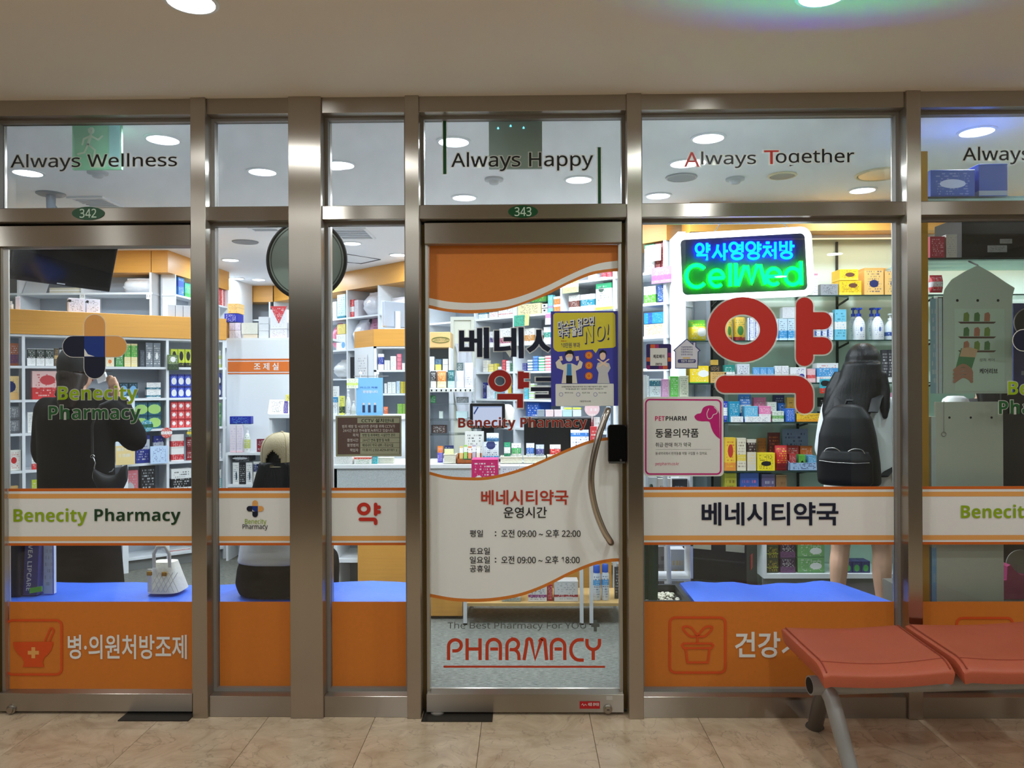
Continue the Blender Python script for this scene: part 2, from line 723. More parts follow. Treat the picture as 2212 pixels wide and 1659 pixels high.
XL, XR, YB = -4.6, 4.6, -7.5
TILE = 0.467
fl = struct(MB().box(XL, XR, YB, -0.02, -0.05, -0.004).build('floor', mat('tile_grout', (120, 98, 74), 0.8)))
tmesh = bpy.data.meshes.new('floor_tile')
_b = MB().box(-TILE / 2 + 0.001, TILE / 2 - 0.001, -TILE / 2 + 0.001, TILE / 2 - 0.001, -0.008, 0.0)
tmesh.from_pydata(_b.v, [], _b.f)
finish(tmesh, 0.0008)
TM = tile_mat()
y_edge = onz(1000, 1577, 0).y
rows = [y_edge + TILE * 0.5 - k * TILE for k in range(9)]
for j, yy in enumerate(rows):
    for i in range(-9, 10):
        xx = -0.185 + TILE * 0.5 + i * TILE
        if abs(xx) > 4.4:
            continue
        if j == 0:
            continue
        o = link('floor_tile', tmesh, TM, fl)
        o.location = (xx, yy, 0)
# cut row against the shopfront
cut = bpy.data.meshes.new('floor_tile_cut')
_b = MB().box(-TILE / 2 + 0.001, TILE / 2 - 0.001, y_edge + 0.001, -0.015, -0.008, 0.0)
cut.from_pydata(_b.v, [], _b.f)
finish(cut, 0.0008)
for i in range(-9, 10):
    xx = -0.185 + TILE * 0.5 + i * TILE
    if abs(xx) < 4.4:
        o = link('floor_tile', cut, TM, fl)
        o.location = (xx, 0, 0)

struct(MB().box(XL, XR, YB, -0.005, CEIL_OUT, CEIL_OUT + 0.1).build('ceiling', CEILP))
struct(MB().box(XL, XR, YB - 0.1, YB, 0, CEIL_OUT).build('wall_corridor_far', mat('corridor_wall_dark', (78, 74, 70), 0.6)))
struct(MB().box(XL - 0.1, XL, YB, 0, 0, CEIL_OUT).build('wall_corridor_west', mat('corridor_wall', (196, 186, 172), 0.6)))
struct(MB().box(XR, XR + 0.1, YB, 0, 0, CEIL_OUT).build('wall_corridor_east', mat('corridor_wall', (196, 186, 172), 0.6)))

# ---------------------------------------------------------------- shop shell
RX0, RX1, RYB = -4.9, 4.4, 6.3


def carpet_mat():
    m = bpy.data.materials.new('grey_carpet_tile')
    m.use_nodes = True
    nt = m.node_tree
    b = nt.nodes['Principled BSDF']
    b.inputs['Roughness'].default_value = 0.75
    tc = nt.nodes.new('ShaderNodeTexCoord')
    mp = nt.nodes.new('ShaderNodeMapping')
    mp.inputs['Scale'].default_value = (1, 5, 1)
    nt.links.new(tc.outputs['Object'], mp.inputs[0])
    n = nt.nodes.new('ShaderNodeTexNoise')
    n.inputs['Scale'].default_value = 30
    n.inputs['Detail'].default_value = 8
    n.inputs['Roughness'].default_value = 0.8
    nt.links.new(mp.outputs[0], n.inputs['Vector'])
    cr = nt.nodes.new('ShaderNodeValToRGB')
    e = cr.color_ramp.elements
    e[0].position, e[0].color = 0.38, lin((64, 66, 60))
    e[1].position, e[1].color = 0.62, lin((138, 140, 131))
    nt.links.new(n.outputs['Fac'], cr.inputs[0])
    nt.links.new(cr.outputs[0], b.inputs['Base Color'])
    return m


struct(MB().box(RX0, RX1, -0.02, RYB, -0.05, 0.0).build('floor_shop', carpet_mat()))
struct(MB().box(RX0, RX1, 0.005, RYB, CEIL_IN, CEIL_IN + 0.1).build('ceiling_shop', CEILW))
struct(MB().box(RX0, RX1, RYB, RYB + 0.1, 0, CEIL_IN).build('wall_back', WALLP))
struct(MB().box(RX0 - 0.1, RX0, -0.02, RYB + 0.1, 0, CEIL_IN).build('wall_left', WALLP))
struct(MB().box(RX1, RX1 + 0.1, -0.02, RYB + 0.1, 0, CEIL_IN).build('wall_right', WALLP))


# ---------------------------------------------------------------- downlights
def downlight(name, x, y, zc, watts, rgb, label, group, r=0.075):
    t = empty(name, (x, y, zc), label, 'ceiling light', group)
    ring = MB()
    n = 24
    prof = [(r + 0.012, 0.0), (r + 0.012, -0.006), (r, -0.008), (r - 0.002, 0.0)]
    ring.rings([[(x + math.cos(2 * math.pi * j / n) * q, y + math.sin(2 * math.pi * j / n) * q, zc + h) for j in range(n)] for q, h in prof],
               caps=False, closed=True)
    ring.build('trim_ring', WHITE2, t, smooth=True)
    MB().lathe([(r - 0.003, -0.0005), (r - 0.003, -0.004), (r * 0.6, -0.006)], (x, y, zc), 24).build(
        'diffuser', emit('lit_diffuser_' + group[:4], rgb, 9.0), t)
    ld = bpy.data.lights.new('lamp_light', 'AREA')
    ld.shape = 'DISK'
    ld.size = 0.13
    ld.energy = watts
    ld.color = lin(rgb)[:3]
    lo = bpy.data.objects.new('lamp_light', ld)
    COL.objects.link(lo)
    lo.parent = t
    lo.location = (0, 0, -0.012)
    return t


HALL_RGB, SHOP_RGB = (243, 250, 252), (232, 243, 255)
p = onz(415, 4, CEIL_OUT)
q = onz(1770, -4, CEIL_OUT)
step = (q.x - p.x)
for k in range(4):
    for i in range(-1, 3):
        x = p.x + step * i
        if abs(x) < 4.3:
            downlight('hall_downlight', x, -0.1 - 0.84 - 1.57 * k, CEIL_OUT, HALL_W, HALL_RGB,
                      'round corridor downlight, %s row out from the shopfront, %s' % (
                          ('first', 'second', 'third', 'fourth')[k], ('added unseen past door 342', 'in line with the plus emblem', 'in line with the big red letter', 'beyond the rust seats')[i + 1]),
                      'corridor downlights')
SHOPL = [(352, 300, 'beside the exit sign'), (567, 370, 'behind the narrow transom with no lettering'), (735, 355, 'behind the transom beside the broad post'), (498, 561, 'above the dispensary partition'),
         (511, 601, 'deep over the dispensary shelves'), (760, 525, 'beside the gridded ceiling fitting'), (860, 550, 'over the bag shelf cells'), (980, 305, 'behind the long green bar'), (1003, 426, 'below the word Always on the door transom'),
         (1250, 387, 'below the word Happy'), (1530, 297, 'above the word Always with a red initial'), (1478, 352, 'behind the red letter A'), (1422, 422, 'beside the ceiling speaker'), (1863, 410, 'beside the large cream-ringed spotlight'),
         (2110, 283, 'above the blue cartons on glass'), (60, 372, 'under the word Always of the first transom'), (1700, 468, 'in line with the neon sign'), (2330, 415, 'added unseen over the display bay end'), (2480, 300, 'added unseen past the display bay'),  # the bay's end fittings are out of view, added to brighten its boards
         (-190, 330, 'added unseen past door 342'), (150, 492, 'added unseen between the television and the pigeonholes'), (330, 490, 'added unseen over the wood header of the shelf wall'), (250, 512, 'added unseen before the pigeonhole shelf'), (660, 470, 'added unseen behind the broad steel post'),  # this row: unseen fittings added to brighten the shelf walls
         (655, 590, 'added unseen in the dispensary behind the broad post'), (1010, 457, 'added unseen over the brown tea tray'), (1140, 457, 'added unseen over the service counter'), (1260, 455, 'added unseen over the baskets on the counter')]  # unseen fittings added for more light over dispensary and counter
for px, py, wh in SHOPL:
    p = onz(px, py, CEIL_IN)
    downlight('shop_downlight', p.x, p.y, CEIL_IN, SHOP_W, SHOP_RGB, 'round bright shop downlight ' + wh, 'shop ceiling downlights')

# ================================================================= the steel shopfront
YP, YR, YG = -0.10, -0.085, 0.0      # face of posts, face of rails, glass
ZT = CEIL_OUT
ZH0 = at(1100, 240, YR).z            # under the head rail
ZM1, ZM0 = at(1100, 442, YR).z, at(1100, 471, YR).z
ZD1, ZD0 = at(1100, 480, -0.06).z, at(1100, 525, -0.06).z
ZB1, ZB0 = at(1100, 1500, -0.06).z, 0.012
ZS1 = at(600, 1504, YR).z
PX = {k: (at(a, 829, YP).x, at(b, 829, YP).x) for k, (a, b) in
      dict(z=(-62, -30), a=(413, 445), b=(624.5, 695), c=(876.5, 906.5), d=(1356.5, 1388), e=(1961, 1992), f=(2600, 2632)).items()}
for i, k in enumerate('zabcdef'):
    x0, x1 = PX[k]
    yb = 0.10 if k == 'b' else 0.045
    o = struct(MB().box(x0, x1, YP, yb, 0, ZT).build('trim_%d' % (i + 1), STEEL_V, bevel=0.0015))
struct(MB().box(XL, PX['z'][0], -0.08, 0.04, 0, ZT).build('wall_front_west', STEEL_D))
struct(MB().box(PX['f'][1], XR, -0.08, 0.04, 0, ZT).build('wall_front_east', STEEL_D))


def lip(bx, x0, x1, z0, z1, w=0.014, y0=-0.03, y1=0.010):
    bx.box(x0, x1, y0, y1, z0, z0 + w).box(x0, x1, y0, y1, z1 - w, z1)
    bx.box(x0, x0 + w, y0, y1, z0 + w, z1 - w).box(x1 - w, x1, y0, y1, z0 + w, z1 - w)


BANDY = [(1054.5, 1060.5, DORANGE), (1066, 1076, LORANGE), (1158, 1168, LORANGE), (1172.5, 1178, DORANGE)]
ZBAND = [(at(200, a, 0).z, at(200, b, 0).z, m) for a, b, m in BANDY]
FY = -0.0055                          # films on the outer face of the glass
LY = -0.0085                          # letters over the films


def pane(parent, x0, x1, z0, z1, m, name='pane', y=0.0):
    return MB().box(x0, x1, y - 0.004, y + 0.004, z0, z1).build(name, m, parent)


def films(parent, x0, x1):
    fb = MB().poly([(x0, FY, ZBAND[-1][1]), (x1, FY, ZBAND[-1][1]), (x1, FY, ZBAND[0][0]), (x0, FY, ZBAND[0][0])]).build('film_band', WFILM, parent)
    for za, zb, m in ZBAND:
        MB().poly([(x0, FY - 0.0008, zb), (x1, FY - 0.0008, zb), (x1, FY - 0.0008, za), (x0, FY - 0.0008, za)]).build('film_stripe', m, fb)
    zt, zb = at(200, 1299, 0).z, at(200, 1497, 0).z
    ob = MB().poly([(x0, FY, zb), (x1, FY, zb), (x1, FY, zt), (x0, FY, zt)]).build('film_base', ORANGE, parent)
    return fb, ob


def sidelight(n, ka, kb):
    x0, x1 = PX[ka][1], PX[kb][0]
    w = struct(empty('window_%d' % n, ((x0 + x1) / 2, 0, 0)))
    MB().box(x0, x1, YR, 0.04, ZH0, ZT).build('head_rail', STEEL_H, w, bevel=0.001)
    MB().box(x0, x1, YR, 0.04, ZM0, ZM1).build('mid_rail', STEEL_H, w, bevel=0.0015)
    MB().box(x0, x1, YR, 0.04, 0.0, ZS1).build('sill_rail', STEEL_H, w, bevel=0.0015)
    b = MB()
    lip(b, x0, x1, ZM1, ZH0)
    b.build('upper_lip', STEEL_D, w)
    b = MB()
    lip(b, x0, x1, ZS1, ZM0)
    b.build('lower_lip', STEEL_D, w)
    pane(w, x0 + 0.014, x1 - 0.014, ZM1 + 0.014, ZH0 - 0.014, GLASS_T, 'upper_pane')
    pane(w, x0 + 0.014, x1 - 0.014, ZS1 + 0.014, ZM0 - 0.014, GLASS, 'lower_pane')
    return w, x0 + 0.017, x1 - 0.017


def door(n, ka, kb):
    x0, x1 = PX[ka][1], PX[kb][0]
    t = struct(empty('window_%d' % (n + 4), ((x0 + x1) / 2, 0, 2.3)))
    MB().box(x0, x1, YR, 0.04, ZH0, ZT).build('head_rail', STEEL_H, t, bevel=0.001)
    MB().box(x0, x1, YR, 0.04, ZM0, ZM1).build('mid_rail', STEEL_H, t, bevel=0.0015)
    b = MB()
    lip(b, x0, x1, ZM1, ZH0)
    b.build('upper_lip', STEEL_D, t)
    pane(t, x0 + 0.014, x1 - 0.014, ZM1 + 0.014, ZH0 - 0.014, GLASS_T, 'upper_pane')
    d = struct(empty('door_%d' % n, ((x0 + x1) / 2, 0, 0)))
    a, c = x0 + 0.018, x1 - 0.018
    MB().box(a, c, -0.06, 0.02, ZD0, ZD1).build('top_rail', STEEL_H, d, bevel=0.0015)
    MB().box(a, c, -0.06, 0.02, ZB0, ZB1).build('bottom_rail', STEEL_H, d, bevel=0.0015)
    for xx in (a, c - 0.013):
        MB().box(xx, xx + 0.013, -0.03, 0.012, ZB1, ZD0).build('stile', mat('aluminium', (196, 192, 184), 0.35, 0.9), d)
    for xx in (x0, x1 - 0.014):
        MB().box(xx, xx + 0.014, -0.02, 0.02, ZB0, ZD1).build('weather_strip', mat('brass_brown_strip', (112, 92, 52), 0.45, 0.6), d)
    MB().box(x0, x1, -0.02, 0.02, ZD1 + 0.004, ZM0 - 0.001).build('door_gap_seal', DARK, d)
    pane(d, a + 0.012, c - 0.012, ZB1 - 0.002, ZD0 + 0.002, GLASS)
    return t, d, a + 0.015, c - 0.015


tr1, door1, d1a, d1b = door(1, 'z', 'a')
win2, w2a, w2b = sidelight(1, 'a', 'b')
win3, w3a, w3b = sidelight(2, 'b', 'c')
tr2, door2, d2a, d2b = door(2, 'c', 'd')
win4, w4a, w4b = sidelight(3, 'd', 'e')
win5, w5a, w5b = sidelight(4, 'e', 'f')
fb1, ob1 = films(door1, d1a, d1b)
fb2, ob2 = films(win2, w2a, w2b)
fb3, ob3 = films(win3, w3a, w3b)
fb4, ob4 = films(win4, w4a, w4b)
fb5, ob5 = films(win5, w5a, w5b)

# ---- transom lettering
gtext('Always Wellness', 23, 382, 332, 369, LY, BLACKF, tr1, 0.006, OUTL)
gtext('Always Happy', 975, 1281, 328, 369, LY, BLACKF, tr2, 0.006, OUTL)
for (x0, x1, y0, y1) in ((957, 964, 241, 376), (1291.5, 1298, 318, 441)):
    grect('green_bar_edge', x0 - 2.5, x1 + 2.5, y0, y1 + 1, LY + 0.0012, OUTL, tr2)
    grect('green_bar', x0, x1, y0, y1, LY, mat('bottle_green_film', (20, 84, 40), 0.5), tr2)
gtext('A', 1478, 1511, 329, 360, LY, REDF, win4, 0.006, OUTL, name='red_letter')
gtext('lways', 1515, 1633, 327, 363, LY, BLACKF, win4, 0.006, OUTL)
gtext('T', 1651, 1682, 325, 354, LY, REDF, win4, 0.006, OUTL, name='red_letter')
gtext('ogether', 1676, 1845, 322, 360, LY, BLACKF, win4, 0.006, OUTL)
gtext('Always', 2080, 2225, 317, 355, LY, BLACKF, win5, 0.006, OUTL)


def number_plate(s, x0, x1, y0, y1, parent):
    cx, cy = (x0 + x1) / 2, (y0 + y1) / 2
    e = [at(x, y, YR - 0.004) for x, y in arc(cx, cy, (x1 - x0) / 2, (y1 - y0) / 2, n=28)[:-1]]
    f = [Vector((q.x, YR + 0.001, q.z)) for q in e]
    pl = MB().rings([f, e]).build('number_plate', mat('green_enamel', (18, 78, 40), 0.3), parent)
    gtext(s, cx - 18, cx + 18, cy - 9.5, cy + 9.5, YR - 0.0055, mat('pale_enamel', (205, 225, 205), 0.4), pl, 0.01)


number_plate('342', 155, 225, 446.5, 475, tr1)
number_plate('343', 1097.5, 1162, 443.5, 470.5, tr2)


# ---- the plus-shaped emblem and names on the left door, on the narrow pane and on the far pane
def emblem(cx, cy, s, Y, parent, edge=True, name='emblem'):
    """four capsule arms, two pale orange, two navy, with a blue heart square"""
    hw = 22.5 * s
    L = 69.0 * s

    def cap(ang):
        a = math.radians(ang)
        u, v = (math.cos(a), -math.sin(a)), (math.sin(a), math.cos(a))
        pts = []
        for t in range(13):
            b = math.radians(-90 + 15 * t)
            pts.append((L - hw + hw * math.cos(b), hw * math.sin(b)))
        pts += [(hw, hw), (hw, -hw)]
        return [(cx + u[0] * p + v[0] * q, cy + u[1] * p + v[1] * q) for p, q in pts]
    root = None
    sq = [(cx - hw, cy - hw), (cx + hw, cy - hw), (cx + hw, cy + hw), (cx - hw, cy + hw)]
    root = gpoly(name, sq, Y, BLUEF, parent)
    for ang, m in ((90, LORANGE), (0, LORANGE), (180, NAVY), (270, NAVY)):
        gpoly('emblem_arm', cap(ang), Y, m, root)
    if edge:
        w = 4.5 / 500 * s
        st = [[(cx - L + hw, cy), (cx + L - hw, cy)], [(cx, cy - L + hw), (cx, cy + L - hw)]]
        ribbon('emblem_edge', st, (2 * hw) / 500.0 + w, Y + 0.0008, mat('white_edge_film', (235, 232, 224), 0.5), root)
    gpoly('emblem_corner', [(cx - hw, cy + hw * 0.95), (cx - hw, cy + hw * 0.2), (cx - hw * 0.65, cy + hw * 0.75), (cx, cy + hw * 0.95)],
          Y - 0.0006, WFILM, root)
    return root


emblem(204.5, 748.5, 1.0, LY, door1)
gtext('Benecity', 125, 297, 833, 873, LY, LIME, door1, 0.02, OUTL, grow=0.035)
gtext('Pharmacy', 105, 304, 875, 915, LY, DGREEN, door1, 0.02, OUTL, grow=0.035)
emblem(2257.5, 735, 1.0, LY, win5)
gtext('Benecity', 2178, 2350, 822, 862, LY, LIME, win5, 0.02, OUTL, grow=0.035)
gtext('Pharmacy', 2158, 2357, 864, 903, LY, DGREEN, win5, 0.02, OUTL, grow=0.035)
gtext('Benecity', 29, 188, 1098, 1136, LY, LIME, fb1, 0.014)
gtext('Pharmacy', 204, 390, 1098, 1134, LY, mat('forest_green_film', (30, 66, 38), 0.45), fb1, 0.014)
gtext('Benecity', 2076, 2235, 1090, 1128, LY, LIME, fb5, 0.014)
gtext('Pharmacy', 2251, 2437, 1090, 1126, LY, mat('forest_green_film', (30, 66, 38), 0.45), fb5, 0.014)
emblem(551, 1099, 0.265, LY, fb2, edge=False)
gtext('Benecity', 529, 575, 1121, 1135, LY, LIME, fb2, 0.004)
gtext('Pharmacy', 524, 578, 1132, 1146, LY, BLACKF, fb2, 0.006)


# ---- the round-stroked sign for medicine
def yak(fx, fy, sx, sy, w, Y, m, parent, edge=None, name='medicine_letter'):
    """ring, double-stub upright and corner stroke, in a 270 x 254 frame"""
    def T(pts):
        return [(fx + x * sx, fy + y * sy) for x, y in pts]
    st = [T(arc(76, 70, 56.5, 51.5, n=40)), T([(210, 19), (210, 130)]), T([(210, 51), (250, 51)]), T([(210, 105), (250, 105)]),
          T([(37, 188), (188, 188)] + arc(188, 210, 22, 22, -90, 0, 8)[1:] + [(210, 233)])]
    o = ribbon(name, st, w / 500.0, Y, m, parent)
    if edge:
        ribbon(name + '_edge', st, w / 500.0 + 0.014, Y + 0.0010, edge, o)
    return o


yak(1528, 642, 1.0, 1.0, 38, LY, mat('medicine_red_film', (200, 44, 34), 0.5), win4, OUTL)
yak(771.5, 1086, 0.19, 0.19, 8.0, LY, REDF, fb3)

# ---- orange base films
gtext('병·의원처방조제', 147, 403, 1372, 1423, LY, WFILM, ob1, 0.016)
gtext('건강기능식품', 1589, 1886, 1366, 1420, LY, WFILM, ob4, 0.02)


def icon_frame(x0, x1, y0, y1, parent):
    xs, ys, r = x1 - x0, y1 - y0, 12
    pts = []
    for cx, cy, a0 in ((x1 - r, y0 + r, -90), (x1 - r, y1 - r, 0), (x0 + r, y1 - r, 90), (x0 + r, y0 + r, 180)):
        pts += arc(cx, cy, r, r, a0, a0 + 90, 5)
    return ribbon('icon_frame', [pts + pts[:1]], 5.0 / 500, LY, REDO, parent)


ic = icon_frame(14, 133, 1340, 1457, ob1)
gpoly('mortar_bowl', [(28, 1387), (115, 1386)] + arc(71.5, 1387, 43, 40, 8, 55, 6) + [(92, 1430), (95, 1441), (49, 1441), (52, 1430)]
      + arc(71.5, 1387, 43, 40, 125, 172, 6), LY, REDO, ob1)
ribbon('pestle', [[(97, 1384), (107, 1362), (109, 1357), (113, 1357), (116, 1361), (115, 1366), (107, 1384)]], 4 / 500.0, LY, REDO, ob1)
ribbon('mortar_cross', [[(60, 1410), (84, 1410)], [(72, 1398), (72, 1422)]], 8.5 / 500.0, LY - 0.0008, LORANGE, ob1, roundend=False)
icon_frame(1447, 1567, 1334, 1453, ob4)
ribbon('plant_icon', [[(1507, 1389), (1507, 1370)], smooth_pts([(1507, 1374), (1490, 1374), (1475, 1356), (1492, 1355), (1507, 1374)], 6),
                      smooth_pts([(1507, 1374), (1523, 1374), (1539, 1356), (1523, 1355), (1507, 1374)], 6),
                      [(1477, 1390), (1537, 1390), (1541, 1394), (1537, 1400), (1477, 1400), (1473, 1394), (1477, 1390)],
                      [(1481, 1402), (1485, 1431), (1529, 1431), (1533, 1402)]], 4.5 / 500.0, LY, REDO, ob4)
icon_frame(2067, 2188, 1335, 1454, ob5)
gtext('베네시티약국', 1517, 1810, 1086, 1134, LY, NAVY, fb4, 0.022)

# ---- door 343 artwork
GX = [927, 965, 1008.5, 1052, 1095, 1139, 1182, 1225.5, 1269, 1301, 1336]
e1 = smooth_pts(list(zip(GX, [643.5, 651, 654.4, 653, 648, 635, 617.5, 596, 577, 567.6, 563])), 5)
e2 = smooth_pts(list(zip(GX, [658.7, 667, 669.6, 668, 663, 649, 630.5, 609, 590, 583, 579])), 5)
e3 = smooth_pts(list(zip(GX, [666, 673, 677, 675, 668.5, 654, 637, 615, 597, 589, 586])), 5)
top = [(x, 529) for x, y in e1]
sw = strip('orange_film', top, e1, FY, ORANGE, door2)
strip('white_swoosh', e1, e2, FY, WFILM, sw)
strip('orange_swoosh', e2, e3, FY, ORANGE, sw)
GX2 = [927, 965, 1008, 1052, 1095, 1139, 1182, 1225, 1269, 1301, 1339]
g1 = smooth_pts(list(zip(GX2, [1018.5, 1028, 1031, 1030, 1021, 1007, 989, 970, 953, 946, 942])), 5)
g2 = [(x, y + 6.5) for x, y in g1]
HX = [929, 976, 1026.6, 1077, 1128, 1178.5, 1229, 1280, 1318, 1340]
h1 = smooth_pts(list(zip(HX, [1282.5, 1291, 1293.4, 1290, 1280, 1261, 1235.7, 1215, 1207, 1206])), 5)


def resample(c, xs):
    out = []
    for x in xs:
        for k in range(len(c) - 1):
            if c[k][0] <= x <= c[k + 1][0]:
                t = (x - c[k][0]) / max(c[k + 1][0] - c[k][0], 1e-6)
                out.append((x, c[k][1] * (1 - t) + c[k + 1][1] * t))
                break
    return out


xs = [929.5 + (1339 - 929.5) * k / 50 for k in range(51)]
gg, hh = resample(g2, xs), resample(h1, xs)
wf = strip('hours_film', gg, hh, FY, WFILM, door2)
strip('orange_swoosh', g1, g2, FY, ORANGE, wf)
strip('orange_swoosh', hh, [(x, y + 7) for x, y in hh], FY, ORANGE, wf)
gtext('베네시티약국', 1040, 1227, 1059, 1090, LY, mat('brick_red_film', (192, 58, 38), 0.5), wf, 0.018)
gtext('운영시간', 1088, 1181, 1095, 1119, LY, BLACKF, wf, 0.008)
for s, a, b, c, d in (('평일', 1015, 1043, 1145, 1160), (':', 1069, 1072, 1148, 1158), ('오전 09:00 ~ 오후 22:00', 1083, 1254, 1144, 1161),
                      ('토요일', 1015, 1058, 1183, 1198), ('일요일', 1015, 1058, 1202, 1217), (':', 1069, 1072, 1205, 1215),
                      ('오전 09:00 ~ 오후 18:00', 1083, 1252, 1201, 1218), ('공휴일', 1015, 1058, 1221, 1236)):
    gtext(s, a, b, c, d, LY, BLACKF, wf, 0.008)
gtext('베네시티', 994, 1277, 709, 772, LY, NAVY, door2, 0.03, OUTL, grow=0.03)
ribbon('medicine_letter', [arc(1080, 823, 18.5, 17.5, n=30), [(1125, 802), (1125, 840)], [(1125, 811), (1143, 811)], [(1125, 831), (1143, 831)],
                           [(1074, 857), (1123.5, 857), (1123.5, 881)]], 13 / 500., LY, DREDF, door2, roundend=False)
ribbon('medicine_letter_edge', [arc(1080, 823, 18.5, 17.5, n=30), [(1125, 799), (1125, 843)], [(1125, 811), (1146, 811)], [(1125, 831), (1146, 831)],
                                [(1071, 857), (1123.5, 857), (1123.5, 884)]], 17 / 500., LY + 0.001, OUTL, door2, roundend=False)
gtext('국', 1150, 1236, 817, 874, LY, NAVY, door2, 0.03, OUTL, grow=0.03)
gtext('Benecity Pharmacy', 990, 1268, 901, 930, LY, mat('maroon_film', (150, 44, 30), 0.5), door2, 0.016, OUTL, grow=0.03)
gtext('The Best Pharmacy For YOU', 967, 1266, 1344, 1362, LY, GREYF, door2, 0.0)
ribbon('plus_sign', [[(1277, 1351), (1295, 1351)], [(1286, 1339), (1286, 1364)]], 7 / 500., LY, GREYF, door2, roundend=False)
PH = [
    [[(969, 1426), (969, 1396)] + arc(984, 1396, 15, 14, 180, 270, 6) + arc(984, 1394, 12.5, 12, -90, 90, 10) + [(977, 1406)]],
    [[(1009, 1379), (1009, 1426)], [(1037, 1379), (1037, 1426)], [(1009, 1402), (1037, 1402)]],
    [[(1052, 1426), (1052, 1396)] + arc(1066.5, 1396, 14.5, 15, 180, 360, 12) + [(1081, 1426)], [(1059, 1402), (1076, 1402)]],
    [[(1095, 1426), (1095, 1396)] + arc(1108, 1396, 13, 15, 180, 270, 6) + arc(1108, 1392, 12, 11.5, -90, 90, 10) + [(1101, 1403)],
     [(1108, 1403)] + arc(1108, 1418, 13, 15, -70, 0, 6) + [(1121, 1426)]],
    [[(1132, 1426), (1138, 1390)] + arc(1143, 1385, 5, 5, 180, 340, 6) + [(1156, 1424)] + [(1169, 1384)] + arc(1172, 1385, 5, 5, 200, 350, 6)
     + [(1181, 1426)]],
    [[(1191, 1426), (1191, 1396)] + arc(1205.5, 1396, 14.5, 15, 180, 360, 12) + [(1220, 1426)], [(1198, 1402), (1214, 1402)]],
    [[(1261, 1382), (1252, 1382)] + arc(1252, 1404, 19, 22, 270, 90, 14) + [(1261, 1426)]],
    [[(1268, 1380), (1268, 1390)] + arc(1281.5, 1390, 13.5, 13, 180, 0, 12) + [(1295, 1380)], [(1281.5, 1404), (1281.5, 1426)]],
]
for st in PH:
    ribbon('pharmacy_letter', st, 7.4 / 500., LY, mat('vermilion_film', (205, 66, 34), 0.5), door2, roundend=False)
grect('underline', 958, 1307, 1438, 1442.5, LY, mat('vermilion_film', (205, 66, 34), 0.5), door2)

# handle, lock, cylinder, stickers of the door
hp = smooth_pts([(1313, 886, -0.055), (1311, 892, -0.085), (1294, 940, -0.10), (1280, 1000, -0.105), (1277, 1045, -0.105), (1285, 1095, -0.10),
                 (1302, 1142, -0.095), (1317, 1168, -0.085), (1320, 1173, -0.055)], 5)
MB().tube([at(x, y, Y) for x, y, Y in hp], 0.0145, 14).build('pull_handle', mat('polished_steel', (196, 188, 178), 0.22, 1.0), door2, smooth=True)
for x, y in ((1313, 888), (1320, 1172)):
    p = at(x, y, -0.055)
    MB().tube([(p.x, -0.06, p.z), (p.x, -0.004, p.z)], 0.010, 12).build('handle_standoff', mat('polished_steel', (196, 188, 178), 0.22, 1.0), door2, smooth=True)
lx0, lx1 = at(1313, 960, -0.05).x, at(1353, 960, -0.05).x
lz1, lz0 = at(1333, 917, -0.05).z, at(1333, 1001, -0.05).z
b = MB()
b.rings([[Vector(v) for v in rrect(lx0, lx1, lz0, lz1, 0.014, y)] for y in (-0.03, -0.062)])
lk = b.build('digital_lock', mat('piano_black', (10, 10, 11), 0.12, coat=0.5), door2, bevel=0.004)
p = at(1341, 994, -0.062)
MB().tube([(p.x, -0.066, p.z), (p.x, -0.060, p.z)], 0.005, 12).build('lock_button', mat('lock_ring', (120, 120, 120), 0.3, 0.8), lk)
grect('lock_rim', 1315, 1350, 997, 1001, -0.0635, mat('lock_ring', (120, 120, 120), 0.3, 0.8), lk)
p = at(1313, 1531, -0.06)
cyl = MB().lathe([(0.020, 0), (0.020, 0.006), (0.014, 0.009), (0.013, 0.012)], (0, 0, 0), 18).build('lock_cylinder', mat('worn_chrome', (168, 160, 150), 0.3, 1.0), door2, smooth=True)
cyl.matrix_parent_inverse = WM[door2.name].inverted() @ Matrix.Translation((p.x, -0.06, p.z)) @ Matrix.Rotation(math.pi / 2, 4, 'X')
MB().box(-0.006, 0.006, -0.0015, 0.0015, 0.012, 0.0135).build('keyway', DARK, cyl)
p = at(25, 1532, -0.06)
cyl = MB().lathe([(0.020, 0), (0.020, 0.006), (0.014, 0.009), (0.013, 0.016)], (0, 0, 0), 18).build('lock_cylinder', mat('worn_chrome', (168, 160, 150), 0.3, 1.0), door1, smooth=True)
cyl.matrix_parent_inverse = WM[door1.name].inverted() @ Matrix.Translation((p.x, -0.06, p.z)) @ Matrix.Rotation(math.pi / 2, 4, 'X')
stk = grect('security_sticker', 1252, 1296, 1515, 1531, -0.0615, mat('sticker_red', (190, 28, 34), 0.4), door2)
gtext('세콤 경비중', 1270, 1294, 1518, 1525, -0.0622, WFILM, stk, 0.01)
ribbon('sticker_scribble', [[(1256, 1523), (1259, 1520), (1261, 1525), (1264, 1521), (1267, 1524)]], 0.0015, -0.0622, WFILM, stk)
grect('paper_sticker', 1310, 1323, 1503, 1512, -0.0615, mat('paper', (196, 192, 184), 0.7), door2)
for dd, (xa, xb) in ((door1, (262, 413)), (door2, (912, 1064))):
    q0, q1 = at(xa, 1553, -0.10).x, at(xb, 1553, -0.10).x
    MB().box(q0, q1, -0.13, 0.05, 0.0, 0.004).build('floor_hinge_plate', mat('dark_hinge_plate', (62, 58, 54), 0.5, 0.6), dd)
    if dd is door2:
        MB().lathe([(0.03, 0.004), (0.03, 0.009), (0.02, 0.012)], (q0 + 0.06, -0.045, 0), 18).build('pivot', STEEL_D, dd)
# ================================================================= fittings of the shop
def P2(px, Y):
    p = at(px, 829, Y)
    return (p.x, p.y)


